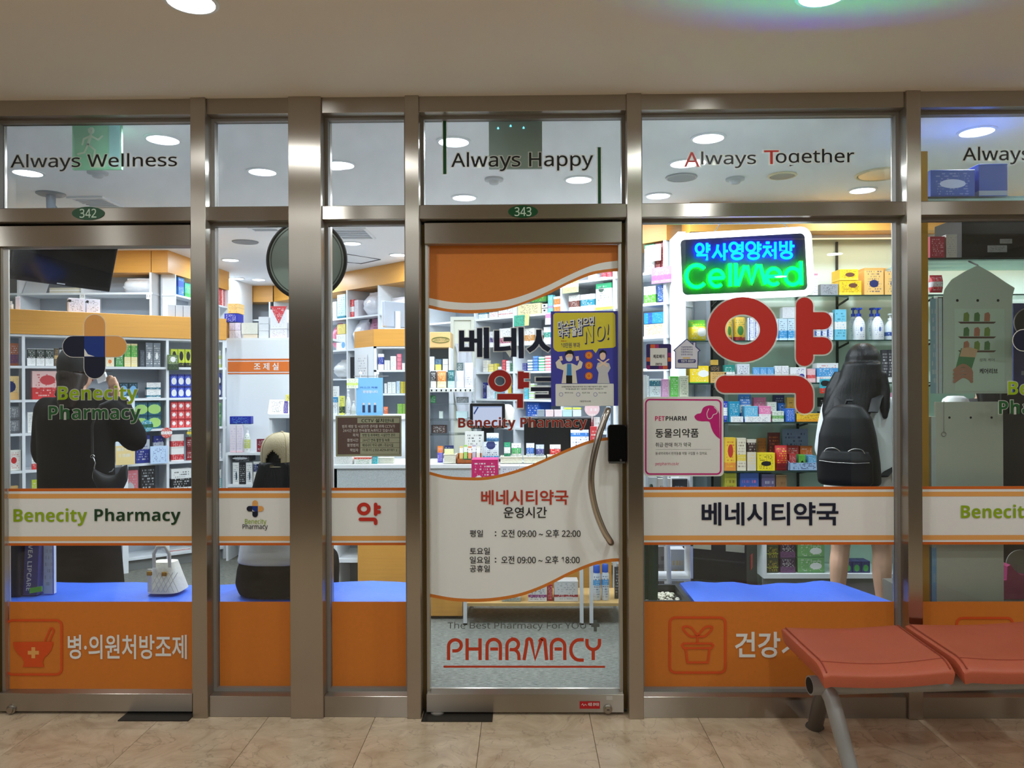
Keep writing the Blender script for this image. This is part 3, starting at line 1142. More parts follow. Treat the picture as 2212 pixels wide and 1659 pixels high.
PL_L = Plane(P2(0, 2.03), P2(490, 3.0))            # oblique shelf wall behind the left door
PL_U = Plane(P2(-80, 3.44), P2(365, 3.44))         # pigeonholes above it
PL_S = Plane(P2(365, 3.44), P2(497, 4.80))         # their return running back
PL_K = Plane(P2(480, 5.95), P2(590, 5.95))         # far wall of the dispensary
PL_D = Plane((P2(590, 5.95)), (1.11, 1.95))        # long oblique shelf wall
PL_R = Plane((1.02, 1.75), (4.3, 1.75))            # glass shelving in the east bay

# solid walls behind the fittings and the wood fascia above them
struct(MB().box(RX0, P2(334, 3.76)[0], 3.76, 3.86, 0, CEIL_IN).build('wall_pigeonhole', WHITE))
struct(MB().box(1.45, RX1, 2.06, 2.16, 0, CEIL_IN).build('wall_glass_shelves', mat('pale_green_wall', (206, 222, 212), 0.35)))


def wall_along(name, pl, t0, t1, dn, th, z0, z1, m):
    return struct(MB().obox(pl.p(t0, dn, z0), pl.u * (t1 - t0), pl.n * th, (0, 0, z1 - z0)).build(name, m))


LD = (PL_D.b - PL_D.a).length - 0.13
wall_along('wall_oblique', PL_D, 0.0, LD + 0.1, 0.36, 0.06, 0, CEIL_IN, GREYP)
ZF = 2.462
wall_along('trim_fascia_west', PL_U, -0.6, (PL_U.b - PL_U.a).length - 0.16, 0.0, 0.30, ZF, CEIL_IN, WOOD)
wall_along('trim_fascia_return', PL_S, 0.0, (PL_S.b - PL_S.a).length, 0.005, 0.15, ZF, CEIL_IN, WOOD)
wall_along('trim_fascia_far', PL_K, -0.6, (PL_K.b - PL_K.a).length, 0.0, 0.3, ZF, CEIL_IN, WOOD)
wall_along('trim_fascia_oblique', PL_D, 0.03, LD, 0.0, 0.34, ZF, CEIL_IN, WOOD)
wall_along('trim_fascia_east', PL_R, 0.1, 3.2, 0.0, 0.28, ZF, CEIL_IN, WOOD)
wall_along('wall_return', PL_S, 0.10, (PL_S.b - PL_S.a).length + 1.1, 0.17, 0.05, 0, CEIL_IN, WHITE)


def shelving(name, pl, t0, t1, zs, posts, depth, label, m=WHITE, back=True, th=0.018, zt=None, pw=0.02, cat='shelf unit'):
    """a run of shelves on an upright plane: boards at heights zs, uprights at distances posts along it"""
    r = empty(name, pl.p((t0 + t1) / 2, 0, 0), label, cat)
    zt = zt or max(zs)
    pl.zs, pl.posts, pl.deep, pl.pw = [z - th for z in zs] + [zt], list(posts), depth, pw + 0.004
    for z in zs:
        MB().obox(pl.p(t0, 0.002, z - th), pl.u * (t1 - t0), pl.n * (depth - 0.002), (0, 0, th)).build('shelf_board', m, r)
    for t in posts:
        MB().obox(pl.p(t - pw / 2, 0, 0), pl.u * pw, pl.n * depth, (0, 0, zt)).build('upright', m, r)
    if back:
        MB().obox(pl.p(t0, depth, 0), pl.u * (t1 - t0), pl.n * 0.012, (0, 0, zt)).build('back_panel', GREYP, r)
    return r


# ---- shelf wall behind the left door
ZL = [PL_L.z(30, 790), PL_L.z(30, 864), PL_L.z(30, 937), PL_L.z(30, 1018), PL_L.z(30, 1100), 0.42, 0.10]
tL0, tL1 = PL_L.t(-70), PL_L.t(489)
zh0, zh1 = PL_L.z(100, 723), PL_L.z(100, 671)
su = shelving('wall_shelf', PL_L, tL0, tL1, [zh0] + ZL, [PL_L.t(x) for x in (-66, 51, 362, 484)], 0.26,
              'white shelf wall under a honey wood header behind the black-coated woman', zt=zh0)
MB().obox(PL_L.p(tL0, -0.01, zh0), PL_L.u * (tL1 - tL0), PL_L.n * 0.30, (0, 0, zh1 - zh0)).build('wood_header', WOOD, su, bevel=0.002)
MB().obox(PL_L.p(tL0, 0.03, 0), PL_L.u * (tL1 - tL0), PL_L.n * 0.02, (0, 0, 0.085)).build('kick_board', mat('grey_kickboard', (120, 124, 124), 0.6), su)

# ---- pigeonholes over it and their return
zu1, zu0 = PL_U.z(200, 632), PL_U.z(200, 700)
pg = shelving('pigeonhole_shelf', PL_U, PL_U.t(-70), PL_U.t(330), [zu0, zu1], [PL_U.t(x) for x in (-66, 40, 178, 326)], 0.30,
              'white pigeonhole shelf under the fascia behind the hanging television', zt=ZF)
for s, x, y in (('가', 178, 640), ('다', 322, 640)):
    c = PL_U.off(-0.004)
    o = c.hit(x - 6, y + 6)
    tg = MB().obox(o, c.u * 0.048, c.n * 0.002, (0, 0, 0.05)).build('letter_tag', mat('paper_white', (240, 240, 238), 0.6), pg)
    fit_text('lettering', s, o + c.u * 0.008 + ZV * 0.012 - c.n * 0.001, c.u, 0.03, 0.028, BLACKF, tg)
zs = PL_S.z(400, 640)
shelving('return_shelf', PL_S, 0.12, (PL_S.b - PL_S.a).length - 0.02, [1.86, zs], [0.135, PL_S.t(434), (PL_S.b - PL_S.a).length - 0.04], 0.12,
         'white shelf cells running back beside the pigeonholes', zt=ZF)

# ---- dispensary: far shelves, white partition with its orange sign band
shelving('far_shelf', PL_K, -0.3, (PL_K.b - PL_K.a).length - 0.02, [1.9, PL_K.z(560, 690), PL_K.z(560, 740)], [-0.28, PL_K.t(516), (PL_K.b - PL_K.a).length - 0.04], 0.3,
         'white open shelf at the far end of the dispensary', zt=ZF)
YQ = 3.12
PL_Q = Plane(P2(490, YQ), P2(720, YQ))
q0, q1 = PL_Q.a.x, P2(712, YQ)[0]
zq = PL_Q.z(560, 735)
dp = empty('dispensary_partition', ((q0 + q1) / 2, YQ, 0), 'white dispensary partition with an orange band sign', 'partition')
MB().box(q0, q1, YQ, YQ + 0.05, 0, zq).build('panel', WHITE, dp)
MB().box(q0, q1, YQ, YQ + 0.45, zq, zq + 0.02).build('top_ledge', WHITE2, dp)
for ya, yb, m in ((775, 778.5, DORANGE), (781, 803, mat('sign_orange', (226, 118, 48), 0.5)), (805.5, 808, DORANGE)):
    MB().box(q0 + 0.01, q1, YQ - 0.003, YQ, PL_Q.z(560, yb), PL_Q.z(560, ya)).build('sign_band', m, dp)
fit_text('lettering', '조 제 실', (PL_Q.hit(549, 800).x, YQ - 0.0045, PL_Q.z(560, 799.5)), XV, PL_Q.hit(602, 800).x - PL_Q.hit(549, 800).x,
         PL_Q.z(560, 784) - PL_Q.z(560, 799.5), WFILM, dp, 0.012)
# low shelf against the partition
PL_Q2 = PL_Q.off(-0.22)
zq1, zq2 = PL_Q2.z(540, 978), PL_Q2.z(540, 1047)
lw = empty('low_shelf', PL_Q2.p(0.3, 0, 0), 'low white shelf against the dispensary partition', 'shelf')
a, b_ = PL_Q2.hit(492, 978).x, PL_Q2.hit(640, 978).x
for z in (zq1, zq2, 0.25):
    MB().box(a, b_, PL_Q2.a.y, YQ, z - 0.02, z).build('shelf_board', WHITE2, lw)
MB().box(a - 0.018, a, PL_Q2.a.y, YQ, 0, zq1).build('side_panel', WHITE, lw)
MB().box(b_, b_ + 0.018, PL_Q2.a.y, YQ, 0, zq1).build('side_panel', WHITE, lw)
# side desk of the dispensary, seen past the seated girl
YT = 2.45
PL_T = Plane(P2(570, YT), P2(720, YT))
zt_ = PL_T.z(600, 894)
sd = empty('side_desk', PL_T.p(0.3, 0, 0), 'white open side desk behind the girl in the beige cap', 'desk')
x0_, x1_ = PL_T.hit(580, 894).x, PL_T.hit(700, 894).x
MB().box(x0_, x1_, YT, YT + 0.40, zt_ - 0.035, zt_).build('desk_top', WHITE2, sd, bevel=0.003)
MB().box(x0_, x0_ + 0.02, YT + 0.02, YT + 0.40, 0, zt_ - 0.035).build('side_panel', WHITE, sd)
MB().box(x0_ + 0.02, x1_, YT + 0.38, YT + 0.40, 0, zt_ - 0.035).build('back_panel', GREYP, sd)
MB().box(x0_ + 0.02, x1_, YT + 0.02, YT + 0.38, 0.52, 0.54).build('shelf_board', WHITE, sd)

# ---- long oblique shelf wall
ZDD = [2.25, 2.025, 1.787, 1.555, 1.32, 1.08, 0.80, 0.5, 0.1]
dpost = [0.03] + [PL_D.t(x) for x in (750, 818, 925, 1026, 1110, 1213, 1327)] + [LD - 0.02]
PL_DW = Plane(PL_D.a, PL_D.b)
zW = [PL_D.z(712, 690), PL_D.z(712, 757), PL_D.z(730, 818), 1.1, 0.8, 0.45, 0.1]
tW = PL_D.t(924)
shelving('long_shelf', PL_DW, 0.02, tW - 0.012, zW, [0.03] + [PL_D.t(x) for x in (750, 818)] + [tW - 0.024], 0.34, 'white shelf cells of plastic bags and files under the fascia', zt=ZF)
shelving('long_shelf', PL_D, tW, LD, ZDD, [tW + 0.011] + dpost[4:], 0.34, 'long white shelf wall running obliquely behind the counter', zt=ZF)

# ---- tall unit with wood header behind the counter, and the little kiosk with its oval sign
YU = 2.9
PL_H = Plane(P2(808, YU), P2(915, YU))
zc1, zc0 = PL_H.z(840, 711), PL_H.z(840, 748)
hb = empty('counter_shelf', PL_H.p(0.2, 0, 0), 'white shelf tower with a honey wood header behind the counter', 'shelf unit')
xa, xb = PL_H.a.x, PL_H.b.x
side_end = Vector((P2(766, YU + 0.30)[0], YU + 0.30, 0))
sv = side_end - Vector((xa, YU, 0))
MB().box(xa, xb, YU - 0.01, YU + 0.3, zc0, zc1).build('wood_header', WOOD, hb)
MB().obox(side_end + ZV * zc0, -sv * 0.98, Vector((0.012, 0.02, 0)), (0, 0, zc1 - zc0)).build('wood_header_side', WOOD, hb)
MB().obox(side_end + ZV * 0.0, -sv * 0.98, Vector((0.012, 0.02, 0)), (0, 0, zc0)).build('side_panel', WHITE, hb)
ZH = [PL_H.z(840, 799), PL_H.z(840, 850), PL_H.z(840, 899)]
for z in ZH + [zc0]:
    MB().box(xa, xb, YU, YU + 0.28, z - 0.016, z).build('shelf_board', WHITE2, hb)
MB().box(xa, xb, YU + 0.28, YU + 0.30, 0, zc0).build('back_panel', GREYP, hb)
MB().box(xa, xa + 0.02, YU, YU + 0.28, 0, zc0).build('upright', WHITE, hb)
MB().box(xa + 0.02, xb, YU + 0.01, YU + 0.03, 0, ZH[2] - 0.016).build('front_panel', WHITE, hb)
n_ = MB().obox(side_end - sv * 0.15 + ZV * PL_H.z(800, 825) + Vector((-0.006, -0.006, 0)), -sv * 0.55, (0.002, 0.002, 0), (0, 0, 0.23)).build('notice_sheet', pm((232, 233, 236), (150, 150, 155), (140, 140, 150), ink=0.7), hb)

YK = 2.45
PL_G = Plane(P2(914, YK), P2(973, YK))
ks = empty('kiosk', PL_G.p(0.1, 0, 0), 'small white kiosk with a wooden header and oval green sign', 'kiosk')
xa, xb = PL_G.a.x, PL_G.b.x
zk1, zk0 = PL_G.z(945, 717), PL_G.z(945, 751)
MB().box(xa, xb, YK, YK + 0.26, zk0, zk1).build('wood_header', mat('pale_wood_laminate', (214, 176, 116), 0.45, noise=0.06, nscale=10), ks, bevel=0.004)
ov = [PL_G.off(-0.003).hit(x, y) for x, y in arc(952, 734, 19, 6, n=28)]
MB().tube(ov[:-1], 0.0022, 6, closed=True).build('oval_ring', mat('kiosk_green', (92, 116, 52), 0.5), ks)
fit_text('lettering', 'GREEN STORE', PL_G.off(-0.003).hit(937, 737), XV, PL_G.hit(967, 737).x - PL_G.hit(937, 737).x, 0.022, mat('kiosk_green', (92, 116, 52), 0.5), ks, 0.004)
for x in (xa, xb - 0.012):
    MB().box(x, x + 0.012, YK, YK + 0.26, 0, zk0).build('side_panel', WHITE2, ks)
MB().box(xa, xb, YK + 0.25, YK + 0.26, 0, zk0).build('back_panel', GREYP, ks)
ZK = [PL_G.z(945, 800), PL_G.z(945, 838)]
for z in ZK:
    MB().box(xa + 0.012, xb - 0.012, YK, YK + 0.25, z - 0.012, z).build('shelf_board', WHITE2, ks)
# cream door at the back beside the long shelf
cd = struct(empty('door_3', (P2(1000, 3.3)[0], 3.3, 0)))
x0_, x1_ = P2(974, 3.3)[0], P2(1026, 3.3)[0]
zd_ = at(1000, 692, 3.3).z
MB().box(x0_, x1_, 3.3, 3.34, 0, zd_).build('door_panel', mat('cream_door', (226, 226, 210), 0.5), cd)
for xx in (x0_, x1_ - 0.03):
    MB().box(xx, xx + 0.03, 3.28, 3.30, 0, zd_).build('door_frame', mat('cream_frame', (216, 218, 206), 0.5), cd)
MB().box(x0_, x1_, 3.28, 3.30, zd_, zd_ + 0.03).build('door_frame', mat('cream_frame', (216, 218, 206), 0.5), cd)
ap = empty('apron', (x1_ - 0.1, 3.26, 1.2), 'pale grey apron hanging on the cream door', 'apron')
pts = []
for k in range(9):
    w = 0.11 - 0.012 * math.cos(k * 0.8)
    z = 1.80 - 0.08 * k
    pts.append([(x0_ + 0.045 + 0.018 * math.sin(k) + (0.17 * j / 10) * (1.05 if k > 2 else 0.75), 3.245 + 0.012 * math.sin(j * 1.3 + k * 0.4), z) for j in range(11)]
               + [(x0_ + 0.045 + 0.018 * math.sin(k) + (0.17 * j / 10) * (1.05 if k > 2 else 0.75), 3.257 + 0.012 * math.sin(j * 1.3 + k * 0.4), z) for j in range(10, -1, -1)])
MB().rings(pts).build('cloth', mat('apron_cloth', (206, 208, 216), 0.8), ap, smooth=True)

# ---- counter
YC = 1.85
PL_C = Plane(P2(720, YC), P2(1320, YC))
zct = PL_C.z(900, 1003)
xa, xb = PL_C.a.x, P2(1320, YC)[0]
ct = empty('counter', ((xa + xb) / 2, YC + 0.3, 0), 'grey speckled service counter over a honey wood base', 'counter')
SPECK = mat('speckled_stone', (186, 192, 192), 0.35, noise=0.22, nscale=170)
MB().box(xa, xb, YC, YC + 0.42, zct - 0.03, zct).build('counter_top', mat('white_stone_top', (226, 230, 230), 0.3, noise=0.04, nscale=150), ct, bevel=0.003)
MB().box(xa, xb, YC + 0.01, YC + 0.04, zct - 0.33, zct - 0.03).build('apron_panel', SPECK, ct)
xs_ = P2(770, YC)[0]
MB().box(xs_, xb, YC + 0.015, YC + 0.05, 0.0, zct - 0.33).build('front_panel', WOOD, ct)
MB().box(xa, xa + 0.02, YC + 0.01, YC + 0.42, 0, zct - 0.03).build('end_panel', WHITE, ct)
MB().box(xa + 0.02, xs_, YC + 0.03, YC + 0.40, 0.22, 0.245).build('shelf_board', WHITE2, ct)
MB().box(xa + 0.02, xs_, YC + 0.40, YC + 0.42, 0, zct - 0.33).build('back_panel', GREYP, ct)

# ---- glass shelving of the east bay
ZR = [PL_R.z(1700, y) for y in (638, 735, 827, 912, 1018)]
tR0, tR1 = PL_R.t(1482), 3.25
gs = empty('glass_shelving', PL_R.p(1.2, 0, 0), 'wall of glass shelves on slotted strips behind the big red letter', 'shelf unit')
GEDGE = glass_mat('green_plate_glass', (0.72, 0.86, 0.80), 0.9, 0.05)
for z in ZR:
    MB().obox(PL_R.p(tR0, 0.0, z - 0.008), PL_R.u * (tR1 - tR0), PL_R.n * 0.27, (0, 0, 0.008)).build('glass_shelf', GEDGE, gs)
    MB().obox(PL_R.p(tR0, -0.001, z - 0.0085), PL_R.u * (tR1 - tR0), PL_R.n * 0.003, (0, 0, 0.009)).build('shelf_edge', mat('dark_glass_edge', (34, 58, 52), 0.25), gs)
for px in (1537, 1722, 1808, 1985):
    q = at(px, 700, 2.05)
    MB().box(q.x - 0.007, q.x + 0.007, 2.04, 2.055, 0.2, 2.44).build('slotted_strip', mat('strip_black', (38, 36, 32), 0.5), gs)
    for z in ZR:
        MB().obox((q.x - 0.004, 1.86, z - 0.02), (0.008, 0, 0), (0, 0.18, -0.03), (0, 0, 0.012)).build('bracket', mat('strip_black', (38, 36, 32), 0.5), gs)
sl = empty('strip_light', PL_R.p(1.4, 0.16, ZF), 'warm strip light under the wood fascia above the glass shelves', 'strip light')
x0_, x1_ = PL_R.p(0.35).x, PL_R.p(2.6).x
MB().box(x0_, x1_, 1.90, 1.93, ZF - 0.022, ZF - 0.0005).build('housing', WHITE2, sl)
MB().box(x0_ + 0.01, x1_ - 0.01, 1.903, 1.927, ZF - 0.026, ZF - 0.022).build('diffuser', emit('warm_strip', (255, 226, 170), 2.0), sl)
ld = bpy.data.lights.new('lamp_light', 'AREA')
ld.shape = 'RECTANGLE'
ld.size, ld.size_y = x1_ - x0_ - 0.04, 0.02
ld.energy = 3.6
ld.color = lin((255, 234, 196))[:3]
lo = bpy.data.objects.new('lamp_light', ld)
COL.objects.link(lo)
lo.parent = sl
lo.location = Vector(((x0_ + x1_) / 2, 1.915, ZF - 0.03)) - PL_R.p(1.4, 0.16, ZF)
MB().obox(PL_R.p(tR0 - 0.05, 0, 0.0), PL_R.u * 0.05, PL_R.n * 0.3, (0, 0, ZF)).build('end_post', WHITE2, gs)
bz = PL_R.z(1700, 1240)
MB().obox(PL_R.p(PL_R.t(1648), 0.0, bz - 0.03), PL_R.u * 1.9, PL_R.n * 0.3, (0, 0, 0.03)).build('base_shelf', WHITE2, gs)
MB().obox(PL_R.p(PL_R.t(1648), 0.02, 0.0), PL_R.u * 1.9, PL_R.n * 0.02, (0, 0, bz - 0.03)).build('kick_board', mat('grey_kickboard', (120, 124, 124), 0.6), gs)
MB().obox(PL_R.p(PL_R.t(1648), 0.0, bz), PL_R.u * 0.02, PL_R.n * 0.3, (0, 0, 0.24)).build('base_upright', WHITE2, gs)

PL_R.zs, PL_R.deep = [z - 0.01 for z in ZR] + [ZF], 0.27
PL_H.posts, PL_H.pw = [0.01], 0.024
PL_H.zs, PL_H.deep = [z - 0.016 for z in ZH + [zc0]], 0.27
PL_G.zs, PL_G.deep = [z - 0.012 for z in ZK + [zk0 + 0.012]], 0.245
PL_Q2.zs, PL_Q2.deep = [zq1 - 0.02], 0.215

# ---- blue waiting benches just inside the glass
BLUE = mat('blue_vinyl', (66, 112, 228), 0.45, bump=0.15, bscale=40)
ZBN = 0.44


def bench(name, x0, x1, skew, label):
    r = empty(name, ((x0 + x1) / 2, 0.3, 0), label, 'bench')
    yb, yf = 0.49, 0.10
    n = 18
    top, bot = [], []
    rings = []
    for k in range(n + 1):
        t = k / n
        x = x0 + (x1 - x0) * t
        sag = 0.006 * math.sin(t * 9.0) + 0.004 * math.sin(t * 23)
        e = skew if k == n else 0.0
        rings.append([(x + e * 1.0, yf, ZBN - 0.012), (x + e * 0.8, yf + 0.02, ZBN + sag * 0.3), (x + e * 0.3, yb - 0.15, ZBN + sag), (x, yb - 0.015, ZBN + sag * 1.2), (x, yb, ZBN - 0.015 + sag),
                      (x, yb, ZBN - 0.08), (x + e * 1.0, yf, ZBN - 0.08)])
    MB().rings(rings).build('seat_pad', BLUE, r, smooth=True)
    MB().box(x0 + 0.03, x1 - 0.03, yf + 0.05, yb - 0.05, ZBN - 0.11, ZBN - 0.08).build('seat_frame', mat('bench_frame', (60, 62, 66), 0.4, 0.7), r)
    for x in (x0 + 0.1, x1 - 0.1):
        for y in (yf + 0.06, yb - 0.08):
            MB().box(x - 0.02, x + 0.02, y - 0.02, y + 0.02, 0, ZBN - 0.11).build('leg', mat('bench_frame', (60, 62, 66), 0.4, 0.7), r)
    return r


bx0 = P2(-60, 0.3)[0]
bench('waiting_bench', bx0, PX['c'][0] - 0.02, 0.0, 'long blue vinyl bench under the window with the girl seated on it')
bench('waiting_bench', onz(1468, 1258, ZBN).x, onz(1812, 1258, ZBN).x, 0.14, 'blue vinyl bench behind the pane with the big red letter')
# ================================================================= goods on the shelves
_MESH = {}


def r4(v):
    return round(v, 4)


def goods_mesh(kind, w, h, d):
    key = (kind, r4(w), r4(h), r4(d))
    if key in _MESH:
        return _MESH[key]
    b = MB()
    bev, sm = 0.0012, False
    if kind == 'box':
        b.box(-w / 2, w / 2, 0, d, 0, h)
        # the tuck flap: a slightly proud lid edge
        b.box(-w / 2 - 0.0006, w / 2 + 0.0006, -0.0006, d * 0.5, h - min(0.006, h * 0.12), h + 0.0004)
    elif kind == 'tray':          # open display carton with a raised back card
        t = 0.003
        b.box(-w / 2, w / 2, 0, d, 0, t).box(-w / 2, w / 2, 0, t, 0, h * 0.55).box(-w / 2, w / 2, d - t, d, 0, h)
        for s in (-w / 2, w / 2 - t):
            b.rings([[(s, 0, 0), (s, d, 0), (s, d, h), (s, 0, h * 0.55)], [(s + t, 0, 0), (s + t, d, 0), (s + t, d, h), (s + t, 0, h * 0.55)]])
        bev = 0
    elif kind in ('can', 'jar', 'bottle', 'pump', 'spray'):
        r = w / 2
        if kind == 'can':
            prof = [(r * .94, 0), (r, h * .02), (r, h * .96), (r * .93, h * .98), (r * .93, h)]
        elif kind == 'jar':
            prof = [(r * .92, 0), (r, h * .05), (r, h * .62), (r * .9, h * .66), (r * .98, h * .68), (r * .98, h * .98), (r * .92, h)]
        elif kind == 'bottle':
            prof = [(r * .9, 0), (r, h * .03), (r, h * .62), (r * .8, h * .72), (r * .42, h * .78), (r * .42, h * .82)]
        elif kind == 'pump':
            prof = [(r * .9, 0), (r, h * .03), (r, h * .45), (r * .86, h * .58), (r * .5, h * .70), (r * .3, h * .74)]
        else:
            prof = [(r * .95, 0), (r, h * .02), (r, h * .72), (r * .8, h * .77), (r * .8, h * .78)]
        b.lathe(prof, (0, r, 0), 14)
        bev, sm = 0, True
    elif kind in ('pouch', 'bag'):
        n, m = 10, 12
        rings = []
        for i in range(m + 1):
            t = i / m
            th = d * 0.5 * (math.sin(math.pi * min(1, t * 1.08)) ** 0.6 if t < 0.93 else 0.06) + 0.001
            ww = w / 2 * (1.0 if kind == 'pouch' else (0.82 + 0.18 * math.sin(math.pi * min(1.0, 0.15 + t))))
            ring = []
            for j in range(n * 2):
                a = 2 * math.pi * j / (n * 2)
                k = 0.0 if kind == 'pouch' else 0.006 * math.sin(j * 2.3 + i * 1.7)
                ring.append((math.copysign(abs(math.cos(a)) ** 0.5, math.cos(a)) * ww + k, d / 2 + math.sin(a) * th + k, t * h))
            rings.append(ring)
        b.rings(rings)
        bev, sm = 0, True
    elif kind == 'tube':          # toothpaste-like tube standing on its cap
        r = w / 2
        rings = []
        for z, rx, ry in ((0, .6, .6), (.12, .6, .6), (.13, .95, .95), (.5, 1.0, .8), (.95, 1.0, .12), (1, 1.0, .08)):
            rings.append([(math.cos(2 * math.pi * j / 14) * r * rx, r + math.sin(2 * math.pi * j / 14) * r * ry, z * h) for j in range(14)])
        b.rings(rings)
        bev, sm = 0, True
    elif kind == 'card':          # a thin card standing a little tilted back
        b.obox((-w / 2, 0, 0), (w, 0, 0), (0, 0.003, 0), (0, d, h))
        bev = 0
    me = bpy.data.meshes.new(kind)
    me.from_pydata(b.v, [], b.f)
    finish(me, bev, sm)
    _MESH[key] = me
    return me


def mesh_with(me, m):
    key = (me.name, m.name)
    if key not in _MESH:
        c = me.copy()
        c.materials.clear()
        c.materials.append(m)
        _MESH[key] = c
    return _MESH[key]


CAPM = {}


def goods(pl, x0, x1, ytop, zb, m, label, name=None, kind='box', n=1, rows=1, depth=None, back=0.03, group=None, cat=None, cap=None, lean=0.0, gap=0.04, ytop2=None):
    """n like packs side by side (rows = how many high) that fill the photo span x0..x1 up to ytop, standing at height zb"""
    f = pl.off(back)
    ym = ytop if ytop2 is None else ytop2
    a, b = f.t(x0, ytop), f.t(x1, ytop)
    ztop = f.z((x0 + x1) / 2, ytop)
    hang = kind == 'card' and back < 0
    zb += 0.0015
    if not hang:
        above = [q for q in pl.zs if q > zb + 0.025]
        if above:
            ztop = min(ztop, min(above) - 0.004)
        for t in pl.posts:                 # keep clear of the uprights
            lo_, hi_ = t - pl.pw / 2 - 0.002, t + pl.pw / 2 + 0.002
            if a < hi_ and b > lo_:
                if b - hi_ >= lo_ - a:
                    a = max(a, hi_)
                else:
                    b = min(b, lo_)
    h = (ztop - zb) / rows
    w = (b - a) / n
    if h < 0.004:
        h = 0.02
    d = depth or min(0.12, max(0.03, w * 0.6))
    if kind in ('can', 'jar', 'bottle', 'pump', 'spray', 'tube'):
        d = w
    if pl.deep and not hang:
        d = min(d, pl.deep - back - pl.shift - 0.006)
    names = dict(box='carton', tray='display_tray', can='can', jar='jar', bottle='bottle', pump='pump_bottle', spray='spray_can', pouch='pouch', bag='plastic_bag', tube='tube', card='price_card')
    cats = dict(box='box', tray='display tray', can='can', jar='jar', bottle='bottle', pump='bottle', spray='spray can', pouch='pouch', bag='bag', tube='tube', card='card')
    name, cat = name or names[kind], cat or cats[kind]
    ww = w * (1 - gap) * (0.93 if kind == 'bag' else 1.0) - 0.0012
    ms = m if isinstance(m, list) else [m]
    if n * rows > 1 and not group:
        group = label
    out = []
    for j in range(rows):
        for i in range(n):
            me = mesh_with(goods_mesh(kind, ww, h - 0.002, d), ms[(i + j) % len(ms)])
            o = link(name, me)
            p = f.p(a + w * (i + 0.5), 0, zb + h * j)
            o.location = p
            o.rotation_euler = (0, 0, pl.ang + lean)
            lb_ = label
            if rows > 1:
                where = {2: ('lower', 'upper')}.get(rows, tuple(('lowest', 'second up', 'third up', 'fourth up', 'fifth up')[:rows - 1]) + ('topmost',))[j]
                lb_ = label + ', ' + where
            tag(o, lb_, cat, group)
            out.append(o)
            if kind in ('bottle', 'pump', 'spray') and (cap or kind != 'bottle'):
                r = w / 2 * 0.92
                c = MB()
                if kind == 'bottle':
                    c.lathe([(r * .5, h * .80), (r * .5, h * .99), (r * .44, h)], (0, w / 2, 0), 12)
                elif kind == 'spray':
                    c.lathe([(r * .84, h * .775), (r * .84, h * .97), (r * .6, h)], (0, w / 2, 0), 12)
                else:
                    c.lathe([(r * .42, h * .735), (r * .42, h * .82), (r * .16, h * .83), (r * .16, h * .93), (r * .42, h * .935), (r * .42, h * .99), (r * .3, h)], (0, w / 2, 0), 12)
                    c.obox((-r * .16, w / 2 - r * 1.1, h * .94), (r * .32, 0, 0), (0, r, 0), (0, 0, h * .05))
                co = c.build('cap', cap or WHITE2, None, smooth=True)
                co.parent = o
    return out


C_W, C_G, C_LG = (240, 240, 238), (150, 156, 162), (205, 210, 214)
C_NV, C_BL, C_LB, C_TE = (28, 40, 96), (40, 86, 190), (120, 180, 226), (20, 110, 130)
C_RD, C_DR, C_PK, C_LP = (205, 44, 48), (150, 26, 36), (232, 120, 160), (246, 208, 216)
C_YE, C_OR, C_GR, C_LGN, C_DG = (246, 212, 48), (236, 128, 40), (60, 160, 80), (170, 214, 120), (24, 84, 60)
C_BK, C_BR, C_TN, C_CR, C_PU = (28, 28, 30), (110, 66, 44), (214, 176, 116), (240, 226, 190), (120, 90, 190)

# ---- shelf wall behind the left door (P, heights ZL[0] .. ZL[6])
G = goods
z = ZL[0]
G(PL_L, 4, 20, 758, z, pm(C_LG, C_PU, C_PU, 0, .3), 'grey and purple carton beside a brown carton, top shelf behind the coated woman')
G(PL_L, 21, 41, 741, z, pm((150, 78, 44), (90, 50, 90), C_LG, .1, .5), 'tall brown and violet carton at the end of the top shelf')
G(PL_L, 58, 116, 753, z, pm(C_W, (24, 44, 38), C_G, .45, .97), 'white carton with a black-green top panel behind the coated woman', n=3)
G(PL_L, 117, 127, 752, z, pm((92, 74, 54), C_TN, C_TN, .4, .6), 'narrow brown carton beside white and black-green cartons')
G(PL_L, 128, 142, 751, z, pm((40, 44, 46), C_LG, C_LG, .6, .9), 'charcoal carton with a pale panel beside a narrow brown carton')
G(PL_L, 228, 247, 770, z, pm((232, 226, 196), C_OR, C_OR, ov=(.5, .5, .2, 1)), 'cream carton with an orange spot behind the pale orange emblem arm')
G(PL_L, 249, 267, 748, z, pm((70, 150, 70), C_DG, C_W, .6, 1), 'plain green carton beside green and cream cartons')
G(PL_L, 268, 297, 742, z, pm((240, 222, 160), (84, 176, 70), C_W, .42, .92), 'cream carton with a bright green top half', n=2)
G(PL_L, 302, 313, 756, z, pm((66, 74, 84), C_G, C_G), 'dark slate carton standing beside two grey cartons')
G(PL_L, 314, 347, 740, z, pm((120, 128, 136), C_W, C_W, .0, .0, (.5, .45, .14, .8)), 'tall grey carton with white line drawings', n=2)
G(PL_L, 369, 414, 754, z, pm((206, 220, 60), C_BK, C_BK, .0, .25, (.5, .62, .26, .9)), 'yellow-green carton with a black round badge', n=3)
o = G(PL_L, 361, 387, 766, PL_L.z(374, 800), pm((96, 120, 60), (40, 60, 30), C_W, .0, .4, (.5, .7, .18, .8)), 'green picture card hanging at the shelf upright', kind='card', name='picture_card', depth=0.004, back=-0.02)
z = ZL[1]
G(PL_L, 6, 42, 812, z, pm((240, 206, 140), (238, 190, 120), C_NV, .0, .3, (.4, .55, .24, .62)), 'cream carton with a navy oval beside the end upright', depth=0.08)
